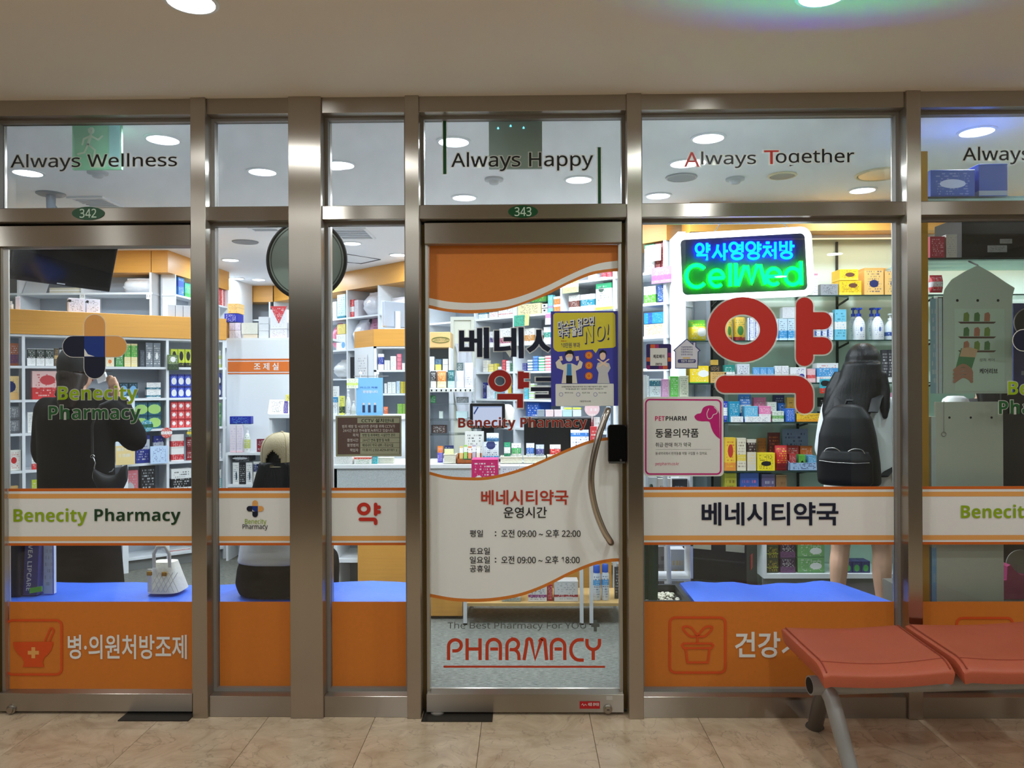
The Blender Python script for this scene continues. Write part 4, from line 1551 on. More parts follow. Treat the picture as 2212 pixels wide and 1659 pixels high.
G(PL_L, 68, 131, 801, z, pm((240, 196, 192), C_RD, (206, 60, 70), .0, .42, (.55, .68, .17, .62)), 'large pink and red carton with a red oval picture', depth=0.1)
G(PL_L, 236, 298, 826, z, pm((24, 56, 66), C_TE, C_LB, .0, .2, (.5, .5, .3, .8)), 'dark teal carton with a pale blue oval behind the lime lettering', n=3)
G(PL_L, 316, 348, 826, z, pm(C_W, C_TE, C_G, .1, .36), 'small white carton with a teal strip', n=1, rows=2)
G(PL_L, 368, 414, 808, z, pm((40, 72, 196), (24, 34, 120), C_W, .82, 1, (.5, .4, .3, .8)), 'royal blue carton in a two-high block below the yellow-green cartons', n=3, rows=2)
z = ZL[2]
G(PL_L, 6, 43, 878, z, pm((120, 124, 130), (90, 94, 100), C_W, .0, .2), 'grey metallic carton in a stack of two', rows=2)
G(PL_L, 59, 78, 890, z, pm((230, 230, 226), C_G, C_G), 'white instruction pack beside the grey metallic cartons')
G(PL_L, 262, 288, 868, z, pm((226, 232, 240), C_LB, C_G), 'tall pale carton behind the dark green lettering')
G(PL_L, 290, 348, 868, z, pm((28, 96, 120), (20, 74, 96), C_LGN, .85, 1, (.5, .45, .36, .7)), 'petrol blue carton with a pale ring, two rows high', n=2, rows=2)
G(PL_L, 369, 414, 867, z, pm((222, 62, 66), (180, 30, 40), C_W, .84, 1, (.45, .5, .22, .9)), 'red carton with a white swirl, three rows high', n=3, rows=3)
z = ZL[3]
G(PL_L, 14, 47, 972, z, pm((238, 236, 228), C_W, C_RD, 0, 0, (.5, .5, .16, .8)), 'white carton with one red dot')
G(PL_L, 6, 12, 982, z, pm((220, 120, 160), C_W, C_W, .5, 1), 'slim pink and white carton beside the red-dotted carton')
G(PL_L, 68, 84, 973, z, pm(C_W, C_RD, C_BK, .0, .3), 'small white carton with a red foot')
G(PL_L, 291, 324, 940, z, pm((36, 50, 140), (190, 196, 204), C_W, .5, .85), 'large navy carton with a silver panel')
G(PL_L, 331, 354, 941, z, pm((30, 44, 130), (190, 196, 204), C_W, .3, .75), 'smaller navy carton with a silver panel beside the hanging blue leaflet')
G(PL_L, 369, 398, 938, z, pm((240, 236, 232), (200, 40, 48), C_W, .08, .5), 'white carton with a red lower panel, stacked in two', rows=2)
G(PL_L, 403, 414, 944, z, pm((140, 26, 34), (100, 18, 26), C_W, .4, .6), 'dark red carton beside the white and red stack')
z = ZL[4]
G(PL_L, 68, 86, 1036, z, pm((190, 206, 60), C_GR, C_W, .0, .3), 'lime green pack low on the shelf beside the coat')
G(PL_L, 264, 299, 1016, z, pm((214, 120, 130), C_W, (200, 200, 204), 0, .1, (.5, .35, .22, .9)), 'dusky pink carton with a silver disc')
G(PL_L, 303, 336, 1006, z, pm((30, 30, 34), (60, 60, 64), C_LG, .1, .2), 'tall black carton beside the dusky pink carton')
G(PL_L, 369, 414, 1012, z, pm(C_W, C_BK, C_BK, .28, .62), 'white carton picturing a black device')
G(PL_L, 10, 40, 1050, z, pm(C_TN, C_OR, C_W), 'tan carton at the end of a low shelf')
z = ZL[5]
G(PL_L, 256, 304, 1180, z, pm((120, 24, 36), (224, 222, 220), C_W, .0, .42), 'dark red carton with a white foot beneath the shelf wall', n=1, depth=0.16)
G(PL_L, 368, 412, 1180, z, pm((238, 236, 234), (190, 34, 44), C_W, .35, .7), 'white and crimson carton on a low shelf beside the handbag', n=1)
z = ZL[6]
G(PL_L, 366, 412, 1200, z, pm((232, 232, 230), (178, 40, 50), C_W, .4, .7), 'long white carton with crimson panel on the bottom shelf', n=1)
# round shelf tags, leaflet and standee on the same wall
for (px, py, rr, c1, c2, lb) in ((317, 920, 14, (60, 150, 170), (30, 90, 60), 'round teal shelf tag with green letters'),
                                 (360, 935, 12, (210, 80, 70), C_W, 'round red and white shelf tag'),
                                 (413, 935, 9, (90, 110, 50), C_YE, 'round olive shelf tag at the steel post')):
    f = PL_L.off(-0.03)
    c = f.hit(px, py)
    r = (f.hit(px + rr, py) - c).length
    b = MB()
    n = 20
    b.rings([[c + f.u * (math.cos(2 * math.pi * j / n) * r) + ZV * (math.sin(2 * math.pi * j / n) * r) + f.n * dn for j in range(n)] for dn in (0.0, 0.004)])
    b.obox(c - f.u * 0.003 + f.n * 0.004, f.u * 0.006, f.n * 0.03, (0, 0, 0.004))
    o = b.build('shelf_tag', pm(c1, c2, C_W, .36, .64, ink=.9))
    tag(o, lb, 'tag')
G(PL_L, 324, 364, 963, PL_L.z(344, 1001), pm((190, 212, 240), C_LB, (60, 80, 150)), 'pale blue leaflet hung in front of the shelf wall', kind='card', name='leaflet', depth=0.01, back=-0.03, cat='leaflet')
f = PL_L.off(-0.06)
sb = empty('standee', f.p(f.t(270), 0, 0), 'tall pale blue cardboard standee with a figure beside the coat', 'standee')
t0, t1 = f.t(249), f.t(291)
za, zb_ = f.z(270, 1004), f.z(270, 856)
MB().obox(f.p(t0, 0, za), f.u * (t1 - t0), f.n * 0.006, (0, 0, zb_ - za)).build('board', pm((222, 234, 246), (240, 214, 150), (60, 60, 70), .0, .28), sb)
MB().obox(f.p((t0 + t1) / 2 - 0.02, 0.006, 0), f.u * 0.04, f.n * 0.02, (0, 0, za + 0.2)).build('strut', WHITE2, sb)
c = f.off(-0.002).hit(262, 884)
n = 16
MB().poly([c + f.u * (math.cos(2 * math.pi * j / n) * 0.028) + ZV * (math.sin(2 * math.pi * j / n) * 0.042) for j in range(n)]).build('printed_head', mat('printed_skin', (230, 180, 150), 0.5), sb)
MB().poly([c - f.n * 0.001 + f.u * (math.cos(2 * math.pi * j / n) * 0.034) + ZV * (0.02 + max(-0.01, math.sin(2 * math.pi * j / n) * 0.035)) for j in range(n)]).build('printed_hair', mat('printed_black', (30, 30, 30), 0.5), sb)

# ---- on the wood header and in the pigeonholes
f = PL_L.off(0.05)
G(f, 4, 31, 650, zh1, pm(C_W, C_LG, C_G), 'white bottle on the wood header under the television', kind='bottle', n=2, back=0.0, cap=WHITE2)
G(f, 33, 63, 641, zh1, pm((226, 222, 236), C_LG, C_PU, ink=.2), 'plain lavender carton on the wood header', back=0.0)
G(f, 147, 184, 644, zh1, pm((226, 222, 236), (96, 60, 170), C_BK, .0, .0, (.08, .8, .1, 1)), 'white carton with violet mark on the wood header', back=0.0)
G(f, 186, 217, 646, zh1, pm((222, 220, 234), (96, 60, 170), C_BK, .0, .0, (.08, .8, .1, 1)), 'white carton with violet edge, beside the row of grey cartons', back=0.0)
G(f, 219, 486, 657, zh1, pm((190, 194, 202), C_LG, C_G, ink=.25), 'plain pale grey carton in the row on the wood header', back=0.0, n=7, ytop2=680)
zu = zu1
G(PL_U, 105, 180, 621, zu, pm((216, 210, 190), C_W, C_G, .4, .6, ink=.1), 'low stack of paper under the television', name='paper_stack', cat='paper', depth=0.2)
G(PL_U, 41, 100, 606, zu, mat('folded_white_board', (214, 218, 224), 0.5), 'folded white board leaning in the pigeonhole', kind='card', name='folded_board', depth=0.06, cat='board')
BAGM = mat('white_plastic_bag', (240, 242, 246), 0.25, bump=0.6, bscale=25)
G(PL_U, 256, 325, 598, zu, BAGM, 'white plastic bag bundled in a pigeonhole beside the television', kind='bag', depth=0.2, gap=0.0)
f = PL_S.off(0.0)
zz_ = zs
G(f, 385, 398, 590, zs, pm((40, 120, 200), C_BL, C_W, .5, .8), 'blue carton in the return shelf cell', depth=0.2)
G(f, 399, 412, 612, zs, pm((30, 170, 140), C_GR, C_YE, .0, .3), 'turquoise green carton in the return shelf cell', depth=0.2)
G(f, 466, 488, 622, zs, pm((210, 70, 70), C_W, C_W, .4, .6, vert=1.0), 'red folder standing in the return shelf', n=2, depth=0.2)

# ---- cartons on top of the dispensary partition
f = PL_Q.off(0.04)
zt2 = zq + 0.02
G(f, 470, 491, 690, zt2, mat('brown_panel_box', (206, 148, 70), 0.5), 'honey brown storage box at the partition end', back=0.0, depth=0.2, name='storage_box')
G(f, 495, 520, 714, zt2, pm((232, 226, 236), C_LG, C_G), 'pale lilac carton, lower layer on the partition', n=2, back=0.0)
G(f, 495, 519, 697, zt2 + (f.z(505, 714) - zt2), pm((226, 216, 230), C_LG, C_PU), 'pale lilac carton, upper layer on the partition', n=2, back=0.0)
zz = f.z(505, 697)
G(f, 484, 513, 677, zz, pm((34, 44, 170), C_NV, C_W, .0, .1), 'royal blue carton stacked on lilac cartons', back=0.0, depth=0.15)
zz = f.z(505, 677)
G(f, 491, 515, 655, zz, pm((248, 206, 132), C_TN, (200, 80, 40), .55, .6), 'peach carton stacked on the royal blue carton', back=0.0, depth=0.15)
G(f, 524, 557, 722, zt2, pm((222, 208, 186), C_LG, C_G, ink=.2), 'beige low carton under a cream carton', back=0.0, depth=0.2)
G(f, 521, 557, 697, f.z(540, 722), pm((226, 226, 214), C_LG, C_G, ink=.2), 'cream carton with open flaps on the partition', back=0.0, depth=0.2)
G(f, 558, 580, 684, zt2, pm((222, 226, 230), C_LG, C_G, ink=.15), 'plain white carton in a stack of three', rows=3, back=0.0)
G(f, 582, 621, 711, zt2, pm((234, 234, 240), C_LG, (180, 120, 140)), 'white carton with red-grey print under the red-pointed carton', back=0.0, depth=0.2)
zz = f.z(600, 711)
rp = G(f, 583, 621, 668, zz, pm((236, 236, 240), C_W, C_G, ink=.3), 'white carton with a red pointed flap panel', back=0.0, depth=0.2)[0]
pw = f.t(621) - f.t(583)
MB().poly([(-pw / 2 + .004, -0.002, 0.195), (0, -0.002, 0.045), (pw / 2 - .004, -0.002, 0.195)]).build('red_flap', pm((214, 70, 76), C_RD, C_W), None).parent = rp
G(f, 623, 640, 692, zt2, pm((236, 236, 240), C_LG, C_G), 'white carton beside the red-pointed carton', back=0.0)
f = PL_K.off(0.03)
G(f, 520, 538, 667, f.z(530, 682), pm((240, 226, 40), C_YE, C_BR), 'bright yellow note box on the far shelf', back=0.0)
# narrow cells at the end of the left shelf wall, seen in the narrow pane
for ya, n_, r_, m_, kd, lb in ((757, 1, 2, pm((238, 240, 236), (190, 206, 90), C_DG, .0, .4), 'box', 'white carton with a lime foot in the end cell'),
                               (806, 1, 2, pm((34, 60, 160), C_NV, C_W, .0, .2, (.5, .4, .25, .8)), 'box', 'blue carton with a white mark in the end cell'),):
    G(PL_L, 471, 484, ya, ZL[0] if ya < 790 else ZL[1], m_, lb, rows=r_)
G(PL_L, 472, 484, 870, ZL[2], pm((40, 140, 76), (140, 214, 130), C_W, .75, 1), 'green jar in a stack of two in the end cell', kind='jar', rows=2)
G(PL_L, 472, 485, 957, ZL[3], pm((224, 228, 234), C_LG, C_NV), 'pale carton with navy print in the end cell', rows=1)
G(PL_L, 472, 485, 1014, ZL[4], pm((190, 226, 226), C_W, C_TE, .6, 1, (.3, .65, .12, 1)), 'aqua and white carton in the end cell')
# low shelf against the partition
f = PL_Q2
G(f, 496, 524, 918, zq1, pm((236, 226, 236), C_LP, C_PU, .0, .06, ink=.3), 'tall pale pink carton on the low shelf', n=2, back=0.02)
bl = G(f, 495, 543, 899, f.z(520, 917), pm((36, 50, 160), C_NV, C_LB, .0, .1), 'long blue carton lying on two pale pink cartons', back=0.02, depth=0.06)
G(f, 525, 539, 920, zq1, pm(C_W, (206, 214, 120), C_GR, .2, .65), 'white pump bottle with lime label on the low shelf', kind='pump', back=0.02, cap=WHITE2)
G(f, 554, 575, 948, zq1, pm((130, 40, 60), C_DR, C_W, .3, .5), 'dark red carton on the low shelf behind the beige cap', back=0.06)
G(f, 501, 544, 983, f.z(520, 997), pm((36, 36, 38), C_BK, C_LG, .0, .0, (.4, .5, .2, .5)), 'black flat carton lying over the white device cartons', back=0.02)
G(f, 502, 545, 999, zq2, [pm(C_W, C_BK, (60, 84, 104), .0, 0., (.6, .38, .2, 1.6)), pm((40, 40, 42), C_BK, C_LG)], 'upright carton picturing a small oval device', n=3, back=0.02)
G(f, 547, 568, 997, zq2, pm((240, 240, 236), C_NV, (200, 190, 120), .55, .9), 'slim white and navy carton beside the device cartons', n=2, back=0.02)
# things on the side desk
f = PL_T
cd_ = G(f, 577, 611, 863, zt_, pm(C_W, C_BK, C_BK, .0, .0), 'white notice stand with black frame on the side desk', kind='card', name='notice_stand', depth=0.05, cat='stand')
G(f, 612, 640, 866, zt_, [pm((110, 90, 170), C_PU, C_W), pm((236, 232, 220), C_OR, C_BK)], 'small upright folder behind the notice stand', n=3, name='folder', back=0.1, cat='folder')
G(f, 616, 640, 852, zt_, pm((236, 226, 120), C_YE, C_BK), 'yellow tagged file behind the notice stand', name='file_box', back=0.22)

# ---- long oblique shelf wall: cells in the third pane
D = PL_D
E = PL_DW
BAG2 = mat('clear_plastic_bag', (226, 226, 234), 0.15, bump=0.8, bscale=18)
G(E, 713, 727, 652, zW[0], pm((238, 240, 242), C_W, C_G), 'white file box on the bag shelf', name='file_box', depth=0.2)
G(E, 728, 746, 636, zW[0], pm((190, 214, 216), C_TE, C_TE, .0, .1), 'pale teal file box on the bag shelf', name='file_box', depth=0.2)
G(E, 756, 764, 647, zW[0], pm((214, 60, 64), C_W, C_W, .3, .6), 'red folder beside the plastic bags', name='folder', cat='folder', depth=0.15)
G(E, 765, 774, 648, zW[0], pm((206, 200, 206), C_G, C_G), 'grey folder beside the plastic bags', name='folder', cat='folder', depth=0.15)
G(E, 776, 816, 629, zW[0], BAG2, 'clear plastic bag stuffed onto the upper bag shelf', kind='bag', depth=0.22, gap=0.0, back=0.02)
G(E, 826, 870, 640, zW[0], BAG2, 'flat clear plastic bag in the cell beside the monitor', kind='bag', depth=0.2, gap=0.0)
G(E, 753, 781, 688, zW[1], BAG2, 'clear plastic bag slumped on the lower bag shelf', kind='bag', depth=0.22, gap=0.0)
G(E, 793, 815, 684, zW[1], pm((190, 130, 160), C_LP, C_DR, .2, .5), 'mauve plastic packet beside the slumped clear bag', kind='pouch', depth=0.12, back=0.1)
G(E, 713, 724, 697, zW[1], mat('pink_plastic_bag', (236, 140, 170), 0.3, bump=0.5, bscale=20), 'pink plastic bag beside white cartons', kind='bag', depth=0.2, gap=0.0)
o = G(E, 726, 747, 722, zW[1], pm((240, 240, 242), C_W, C_LB, .0, .0, (.75, .3, .2, 1)), 'white carton with pale blue print, beside the pink bag', depth=0.15)
G(E, 728, 746, 700, E.off(.03).z(736, 722) + 0.001, pm((226, 208, 120), C_YE, C_BR), 'yellow printed box above a white carton', depth=0.15)
BAG = mat('canvas_bin', (222, 224, 224), 0.6, bump=0.3, bscale=60)
G(E, 713, 746, 776, zW[2], BAG, 'white fabric bin on the bag shelf', kind='bag', name='fabric_bin', cat='bin', depth=0.25, gap=0.0)
G(E, 754, 768, 771, zW[2], mat('black_bag', (24, 24, 28), 0.4), 'black document case beside the white fabric bin', name='document_case', cat='case', depth=0.2)
# tower behind the counter
H_ = PL_H
G(H_, 816, 829, 764, ZH[0], pm((240, 240, 242), (40, 60, 150), (220, 80, 130), .35, .8), 'white carton with a navy picture on the counter tower')
G(H_, 830, 842, 778, ZH[0], pm(C_W, C_LG, C_G), 'low white carton with grey print on the counter tower', n=2)
G(H_, 843, 856, 769, ZH[0], pm((238, 238, 240), C_LG, C_G), 'white carton with rows of grey print on the counter tower')
G(H_, 857, 867, 764, ZH[0], pm((226, 110, 130), C_PK, C_W), 'rose carton in a stack of four on the counter tower', rows=4)
G(H_, 868, 880, 784, ZH[0], pm(C_W, C_LP, C_RD), 'small white carton beside the rose stack')
G(H_, 830, 836, 828, ZH[1], pm((240, 240, 240), C_LG, C_BK), 'narrow white carton with black print on the counter tower')
G(H_, 837, 855, 825, ZH[1], pm((236, 240, 236), C_LG, C_G), 'white carton patterned with grey ovals', n=2)
G(H_, 856, 864, 823, ZH[1], pm((200, 220, 240), C_BL, C_NV), 'pale blue carton on the counter tower')
G(H_, 865, 880, 824, ZH[1], pm((206, 190, 60), C_YE, C_BR), 'mustard carton on the counter tower', n=2)
G(H_, 827, 838, 878, ZH[2], pm((232, 110, 50), C_OR, C_W), 'orange paper flower pack on the counter tower', kind='pouch')
G(H_, 858, 880, 872, ZH[2], pm((160, 206, 90), C_LGN, C_GR), 'lime green carton on the counter tower', n=2)
# door pane: cells of the long shelf
zs_ = ZDD
G(D, 1028, 1053, 672, zs_[1], pm((232, 240, 242), C_TE, C_TE, .6, 1), 'white carton with a teal lid on the long shelf')
G(D, 1056, 1075, 674, zs_[1], pm((238, 232, 232), C_LP, C_RD), 'white and blush carton on the long shelf')
G(D, 1076, 1108, 664, zs_[1], pm((240, 236, 236), C_RD, C_G, .28, .34), 'white carton with a thin red rule on the long shelf')
G(D, 1116, 1168, 656, zs_[1], pm((232, 222, 176), (216, 204, 150), C_BR, .0, .1), 'wide cream carton with a branch drawing on the long shelf', depth=0.14)
G(D, 1146, 1180, 641, D.z(1160, 653), pm((64, 140, 50), C_DG, C_LGN, .0, .2), 'green carton stacked on the wide cream carton', back=0.05)
G(D, 1170, 1182, 656, zs_[1], pm((236, 236, 236), C_BK, C_BK, .0, .1, (.5, .6, .2, 1)), 'white carton with a black dome mark, stacked in two', rows=2)
G(D, 1183, 1194, 637, zs_[1], pm((110, 196, 206), (170, 150, 210), C_W, .25, .4), 'tall aqua carton on the long shelf')
G(D, 1195, 1210, 640, zs_[1], pm((240, 130, 50), C_W, C_W, .7, 1), 'orange and white carton, stacked in two', rows=2)
G(D, 1228, 1252, 637, zs_[1], pm((236, 234, 232), (110, 56, 46), C_G, .22, .62), 'white carton with a brown band')
G(D, 1253, 1285, 635, zs_[1], pm((238, 240, 242), (30, 130, 156), C_W, .25, .65), 'white carton with a broad teal band')
G(D, 1286, 1322, 611, zs_[1], pm((238, 240, 238), (40, 150, 100), (60, 80, 70), .78, 1, (.35, .74, .1, .6)), 'large white and green carton with a round crest', depth=0.14)
o = G(D, 1284, 1324, 662, zs_[1] - 0.02, pm((236, 226, 70), C_LGN, C_DG), 'yellow shelf talker strip under the green-crested carton', kind='card', depth=0.003, back=-0.02, name='shelf_talker')
G(D, 1214, 1250, 607, D.z(1230, 634), pm((196, 224, 150), C_W, (190, 70, 70), .5, .8), 'pale green picture card hung at the shelf upright', kind='card', depth=0.003, back=-0.02, name='picture_card')
G(D, 1270, 1288, 592, zs_[0], pm((236, 236, 238), C_LG, C_BK), 'white carton on the uppermost long shelf')
G(D, 1298, 1322, 588, zs_[0], pm((200, 50, 70), C_DR, C_W), 'crimson carton on the uppermost long shelf', n=2)
G(D, 1109, 1143, 680, D.z(1126, 705), pm((60, 170, 140), (240, 220, 140), (60, 40, 30), .72, 1, vert=1.0), 'turquoise and cream picture card hung below the cream carton', kind='card', depth=0.004, back=-0.02, name='picture_card')
G(D, 1177, 1192, 677, D.z(1184, 702), pm((236, 150, 180), C_W, C_PU, .0, .6), 'pink picture card beside the mask poster', kind='card', depth=0.004, back=-0.02, name='picture_card')
# row below: z 1.787
G(D, 1042, 1051, 724, zs_[2], pm((230, 232, 238), C_G, C_G), 'slim white carton behind the navy letters')
G(D, 1056, 1068, 716, zs_[2], pm((236, 238, 242), (54, 40, 120), C_G, .2, .55), 'white carton with an indigo panel')
G(D, 1078, 1106, 709, zs_[2], pm((238, 236, 238), (150, 40, 90), C_G, .08, .42), 'white carton with a magenta panel')
G(D, 1131, 1154, 709, zs_[2], pm((236, 234, 228), (190, 130, 60), C_BK, .16, .55), 'white carton with a caramel panel')
G(D, 1156, 1172, 714, zs_[2], pm((226, 228, 230), (110, 60, 60), C_G, .3, .6), 'white carton with a maroon panel')
G(D, 1174, 1190, 706, zs_[2], pm((238, 240, 240), (60, 150, 130), C_W, .3, .65), 'white carton with a sea green panel', n=1)
# row z 1.555
for x0, x1, yt, m_, rw, lb in ((1043, 1054, 778, pm((240, 236, 224), C_LG, C_G), 5, 'thin white carton in a stack of five'),
                               (1055, 1066, 786, pm((238, 220, 120), C_YE, C_W), 3, 'pale yellow carton in a stack of three'),
                               (1067, 1074, 785, pm((206, 190, 40), C_YE, C_W), 1, 'mustard yellow carton beside the pale yellow stack'),
                               (1075, 1083, 792, pm((90, 110, 190), C_W, C_W, .5, 1), 1, 'blue and white low carton'),
                               (1084, 1092, 777, pm((206, 60, 70), C_DR, C_W), 4, 'red carton in a stack of four'),
                               (1093, 1101, 779, pm((240, 240, 240), C_LP, C_RD), 4, 'white and red carton in a stack of four'),
                               (1102, 1109, 784, pm((24, 110, 70), C_DG, C_W), 3, 'dark green carton in a stack of three'),
                               (1128, 1138, 784, pm((34, 40, 130), C_NV, C_W), 3, 'indigo carton in a stack of three'),
                               (1139, 1150, 777, pm((238, 240, 240), C_TE, C_G, .0, .3), 4, 'white carton with teal edge in a stack of four'),
                               (1151, 1162, 769, pm((90, 150, 226), C_BL, C_W, .0, .2), 5, 'sky blue carton in a stack of five'),
                               (1163, 1176, 770, pm((90, 190, 140), C_W, C_W, .4, .9), 5, 'mint green carton in a stack of five'),
                               (1177, 1190, 768, pm((240, 150, 160), C_W, C_RD, .4, .8), 5, 'salmon carton in a stack of five')):
    G(D, x0, x1, yt, zs_[3], m_, lb + ' on the long shelf', rows=rw)
for x0, x1, yt, m_, rw, lb in ((1043, 1050, 826, pm((40, 46, 130), C_NV, C_W, .4, .6), 1, 'tall indigo carton'),
                               (1051, 1059, 832, pm((238, 240, 242), C_LG, C_TE), 2, 'white carton with grey print in a stack of two'),
                               (1060, 1068, 828, pm((230, 236, 244), C_LB, C_NV), 3, 'white and pale blue carton in a stack of three'),
                               (1069, 1081, 836, pm((100, 200, 210), C_TE, C_W), 2, 'aqua carton in a stack of two'),
                               (1082, 1089, 835, pm((80, 150, 220), C_BL, C_W), 2, 'blue carton in a stack of two'),
                               (1090, 1097, 830, pm((238, 240, 242), C_LG, C_G), 3, 'plain white carton in a stack of three'),
                               (1098, 1104, 828, pm((240, 200, 50), C_YE, C_BR), 3, 'golden yellow carton in a stack of three'),
                               (1105, 1110, 830, pm((24, 60, 120), C_NV, C_W), 3, 'deep blue carton in a stack of three'),
                               (1132, 1141, 832, pm((70, 180, 200), C_TE, C_W), 4, 'turquoise carton in a stack of four'),
                               (1142, 1154, 828, pm((236, 238, 236), C_LGN, C_G, .3, .6), 4, 'green-striped white carton in a stack of four'),
                               (1156, 1188, 832, pm((150, 150, 146), C_BK, C_LG, .3, .5), 3, 'wide grey carton in a stack of three')):
    G(D, x0, x1, yt, zs_[4], m_, lb + ' on the long shelf', rows=rw)
G(D, 1137, 1165, 866, zs_[5], pm((30, 90, 190), C_BL, C_W), 'large bright blue carton under the shelf cells', depth=0.15)
# cells of the long shelf seen in the wide pane
G(D, 1391, 1414, 525, zs_[0], pm((236, 240, 238), (60, 170, 120), C_DG, .85, 1), 'white and green carton under the wood fascia', depth=0.12)
G(D, 1415, 1427, 522, zs_[0], pm((150, 40, 60), C_DR, C_TN, .9, 1), 'maroon gift carton under the wood fascia', depth=0.1)
G(D, 1428, 1450, 521, zs_[0], pm((146, 36, 54), C_DR, C_TN, .3, .33, vert=1.0), 'maroon gift carton with a gold rule', depth=0.1)
G(D, 1393, 1428, 528, D.z(1410, 566), pm((214, 236, 214), (226, 200, 196), C_GR, .66, 1, vert=1.0), 'pale green picture card hanging before the maroon cartons', kind='card', depth=0.003, back=-0.02, name='picture_card')
vc = G(D, 1406, 1452, 576, D.z(1430, 613), pm((190, 130, 190), (160, 90, 170), C_W, .2, .5), 'violet shelf talker card with white letters', kind='card', depth=0.003, back=-0.03, name='shelf_talker')
G(D, 1390, 1417, 618, zs_[1], pm((240, 240, 236), (86, 160, 40), C_BK, .05, .52), 'white and grass green plaster carton', depth=0.1)
G(D, 1419, 1450, 614, zs_[1], pm((24, 84, 160), C_NV, C_W, .0, .1), 'deep blue carton with white print beside the plaster carton', depth=0.1)
G(D, 1390, 1450, 699, zs_[2], pm((232, 220, 166), C_CR, C_BR, .0, .05), 'cream carton with branch drawing under a blue carton', depth=0.16)
G(D, 1390, 1450, 674, D.z(1420, 698), pm((30, 140, 216), C_BL, C_LB, .2, .4, vert=1.0), 'bright blue long carton on the cream carton', depth=0.15)
# the kiosk and the wire rack beside it
K_ = PL_G
G(K_, 928, 938, 770, ZK[0], pm((226, 234, 240), C_LB, C_G), 'pale carton in the kiosk', depth=0.06)
G(K_, 939, 955, 775, D.z(945, 787) if False else K_.z(945, 787), pm((70, 110, 150), C_BL, C_W), 'slate blue carton in the kiosk', depth=0.05, back=0.06)
G(K_, 940, 953, 787, ZK[0], pm((232, 220, 110), C_YE, C_BR), 'pale yellow carton in the kiosk', depth=0.05)
G(K_, 956, 968, 775, ZK[0], pm((236, 236, 236), C_G, C_BK), 'white carton with black print in the kiosk', rows=2, depth=0.05)
YW = 2.22
PL_W = Plane(P2(914, YW), P2(1030, YW))
for x0, x1, yt, c1, c2, lb in ((929, 942, 801, (40, 38, 38), (230, 228, 222), 'black-topped pouch on the wire rack'), (943, 964, 801, (214, 130, 60), (240, 220, 170), 'orange-topped pouch on the wire rack'),
                               (966, 982, 799, (20, 90, 96), (190, 226, 220), 'teal-topped pouch on the wire rack'), (985, 1002, 800, (220, 220, 226), (236, 236, 240), 'white patterned pouch on the wire rack')):
    G(PL_W, x0, x1, yt, PL_W.z(960, 838), pm(c2, c1, C_W, .38, 1), lb, kind='pouch', depth=0.04)
G(PL_W, 986, 1001, 783, PL_W.z(990, 802), pm((50, 76, 76), (40, 60, 60), C_W), 'dark header card above the white patterned pouch', kind='card', depth=0.01, back=0.05)
G(PL_W, 1003, 1022, 783, PL_W.z(960, 838), pm((228, 224, 234), C_LG, C_G), 'white pouch printed with dark branches', kind='pouch', depth=0.04)
rk = empty('wire_rack', PL_W.p(0.2, 0, 0), 'clear acrylic rack of pouches beside the kiosk', 'rack')
x0_, x1_ = PL_W.hit(927, 840).x, PL_W.hit(1022, 840).x
for y, d_ in ((838.5, 0.16), (872, 0.2), (906, 0.2), (938, 0.2)):
    z = PL_W.z(960, y)
    MB().box(x0_, x1_, YW - 0.005, YW + d_, z - 0.008, z).build('shelf_board', CLEAR if y > 840 else WHITE2, rk)
for x in (x0_, x1_ - 0.012):
    MB().box(x, x + 0.012, YW + 0.001, YW + 0.16, zct, PL_W.z(960, 847) - 0.0).build('side_panel', CLEAR, rk)
zr0, zr1 = PL_W.z(960, 847), PL_W.z(960, 840)
fr = MB().box(x0_, x1_, YW - 0.012, YW - 0.008, zr0, zr1).build('slotted_lip', mat('rack_lip', (214, 214, 208), 0.4), rk)
for k in range(9):
    x = x0_ + 0.02 + k * (x1_ - x0_ - 0.04) / 8
    MB().box(x - 0.005, x + 0.005, YW - 0.0135, YW - 0.012, zr0 + 0.006, zr1 - 0.004).build('slot', DARK, fr)
for x0, x1, yt, yb, c1, lb in ((929, 941, 854, 871, (40, 130, 70), 'green box inside the clear rack'), (948, 957, 888, 905, (200, 214, 206), 'pale green box inside the clear rack'),
                               (985, 1012, 857, 871, (120, 126, 130), 'grey box inside the clear rack'), (985, 1010, 888, 905, (200, 226, 230), 'pale aqua box inside the clear rack'),
                               (932, 965, 918, 937, (70, 50, 46), 'dark brown box inside the clear rack')):
    G(PL_W, x0, x1, yt, PL_W.z(960, yb), pm(c1, C_LG, C_W), lb, back=0.04)
# ---- things on the counter
C_ = PL_C.off(0.0)
tb = empty('till_screen', C_.hit(1052, 1000), 'black touch screen till with a pale lit display on the counter', 'till')
xa, xb = C_.off(0.165).hit(1015, 900).x, C_.off(0.165).hit(1091, 900).x
za, zb_ = C_.off(0.165).z(1052, 926), C_.off(0.165).z(1052, 871)
yb = YC + 0.165
b = MB().rings([[Vector(v) for v in rrect(xa, xb, za, zb_, 0.012, y)] for y in (yb, yb + 0.03)])
b.build('bezel', BLACKP, tb, bevel=0.002)
MB().poly([(xa + 0.022, yb - 0.002, za + 0.022), (xb - 0.022, yb - 0.002, za + 0.022), (xb - 0.022, yb - 0.002, zb_ - 0.022), (xa + 0.022, yb - 0.002, zb_ - 0.022)]).build(
    'display', emit('lit_display', (206, 216, 246), 0.9), tb)
MB().poly([(xa + 0.024, yb - 0.003, zb_ - 0.028), (xb - 0.024, yb - 0.003, zb_ - 0.028), (xb - 0.024, yb - 0.003, zb_ - 0.024), (xa + 0.024, yb - 0.003, zb_ - 0.024)]).build('menu_bar', emit('lit_bar', (110, 150, 220), 0.8), tb)
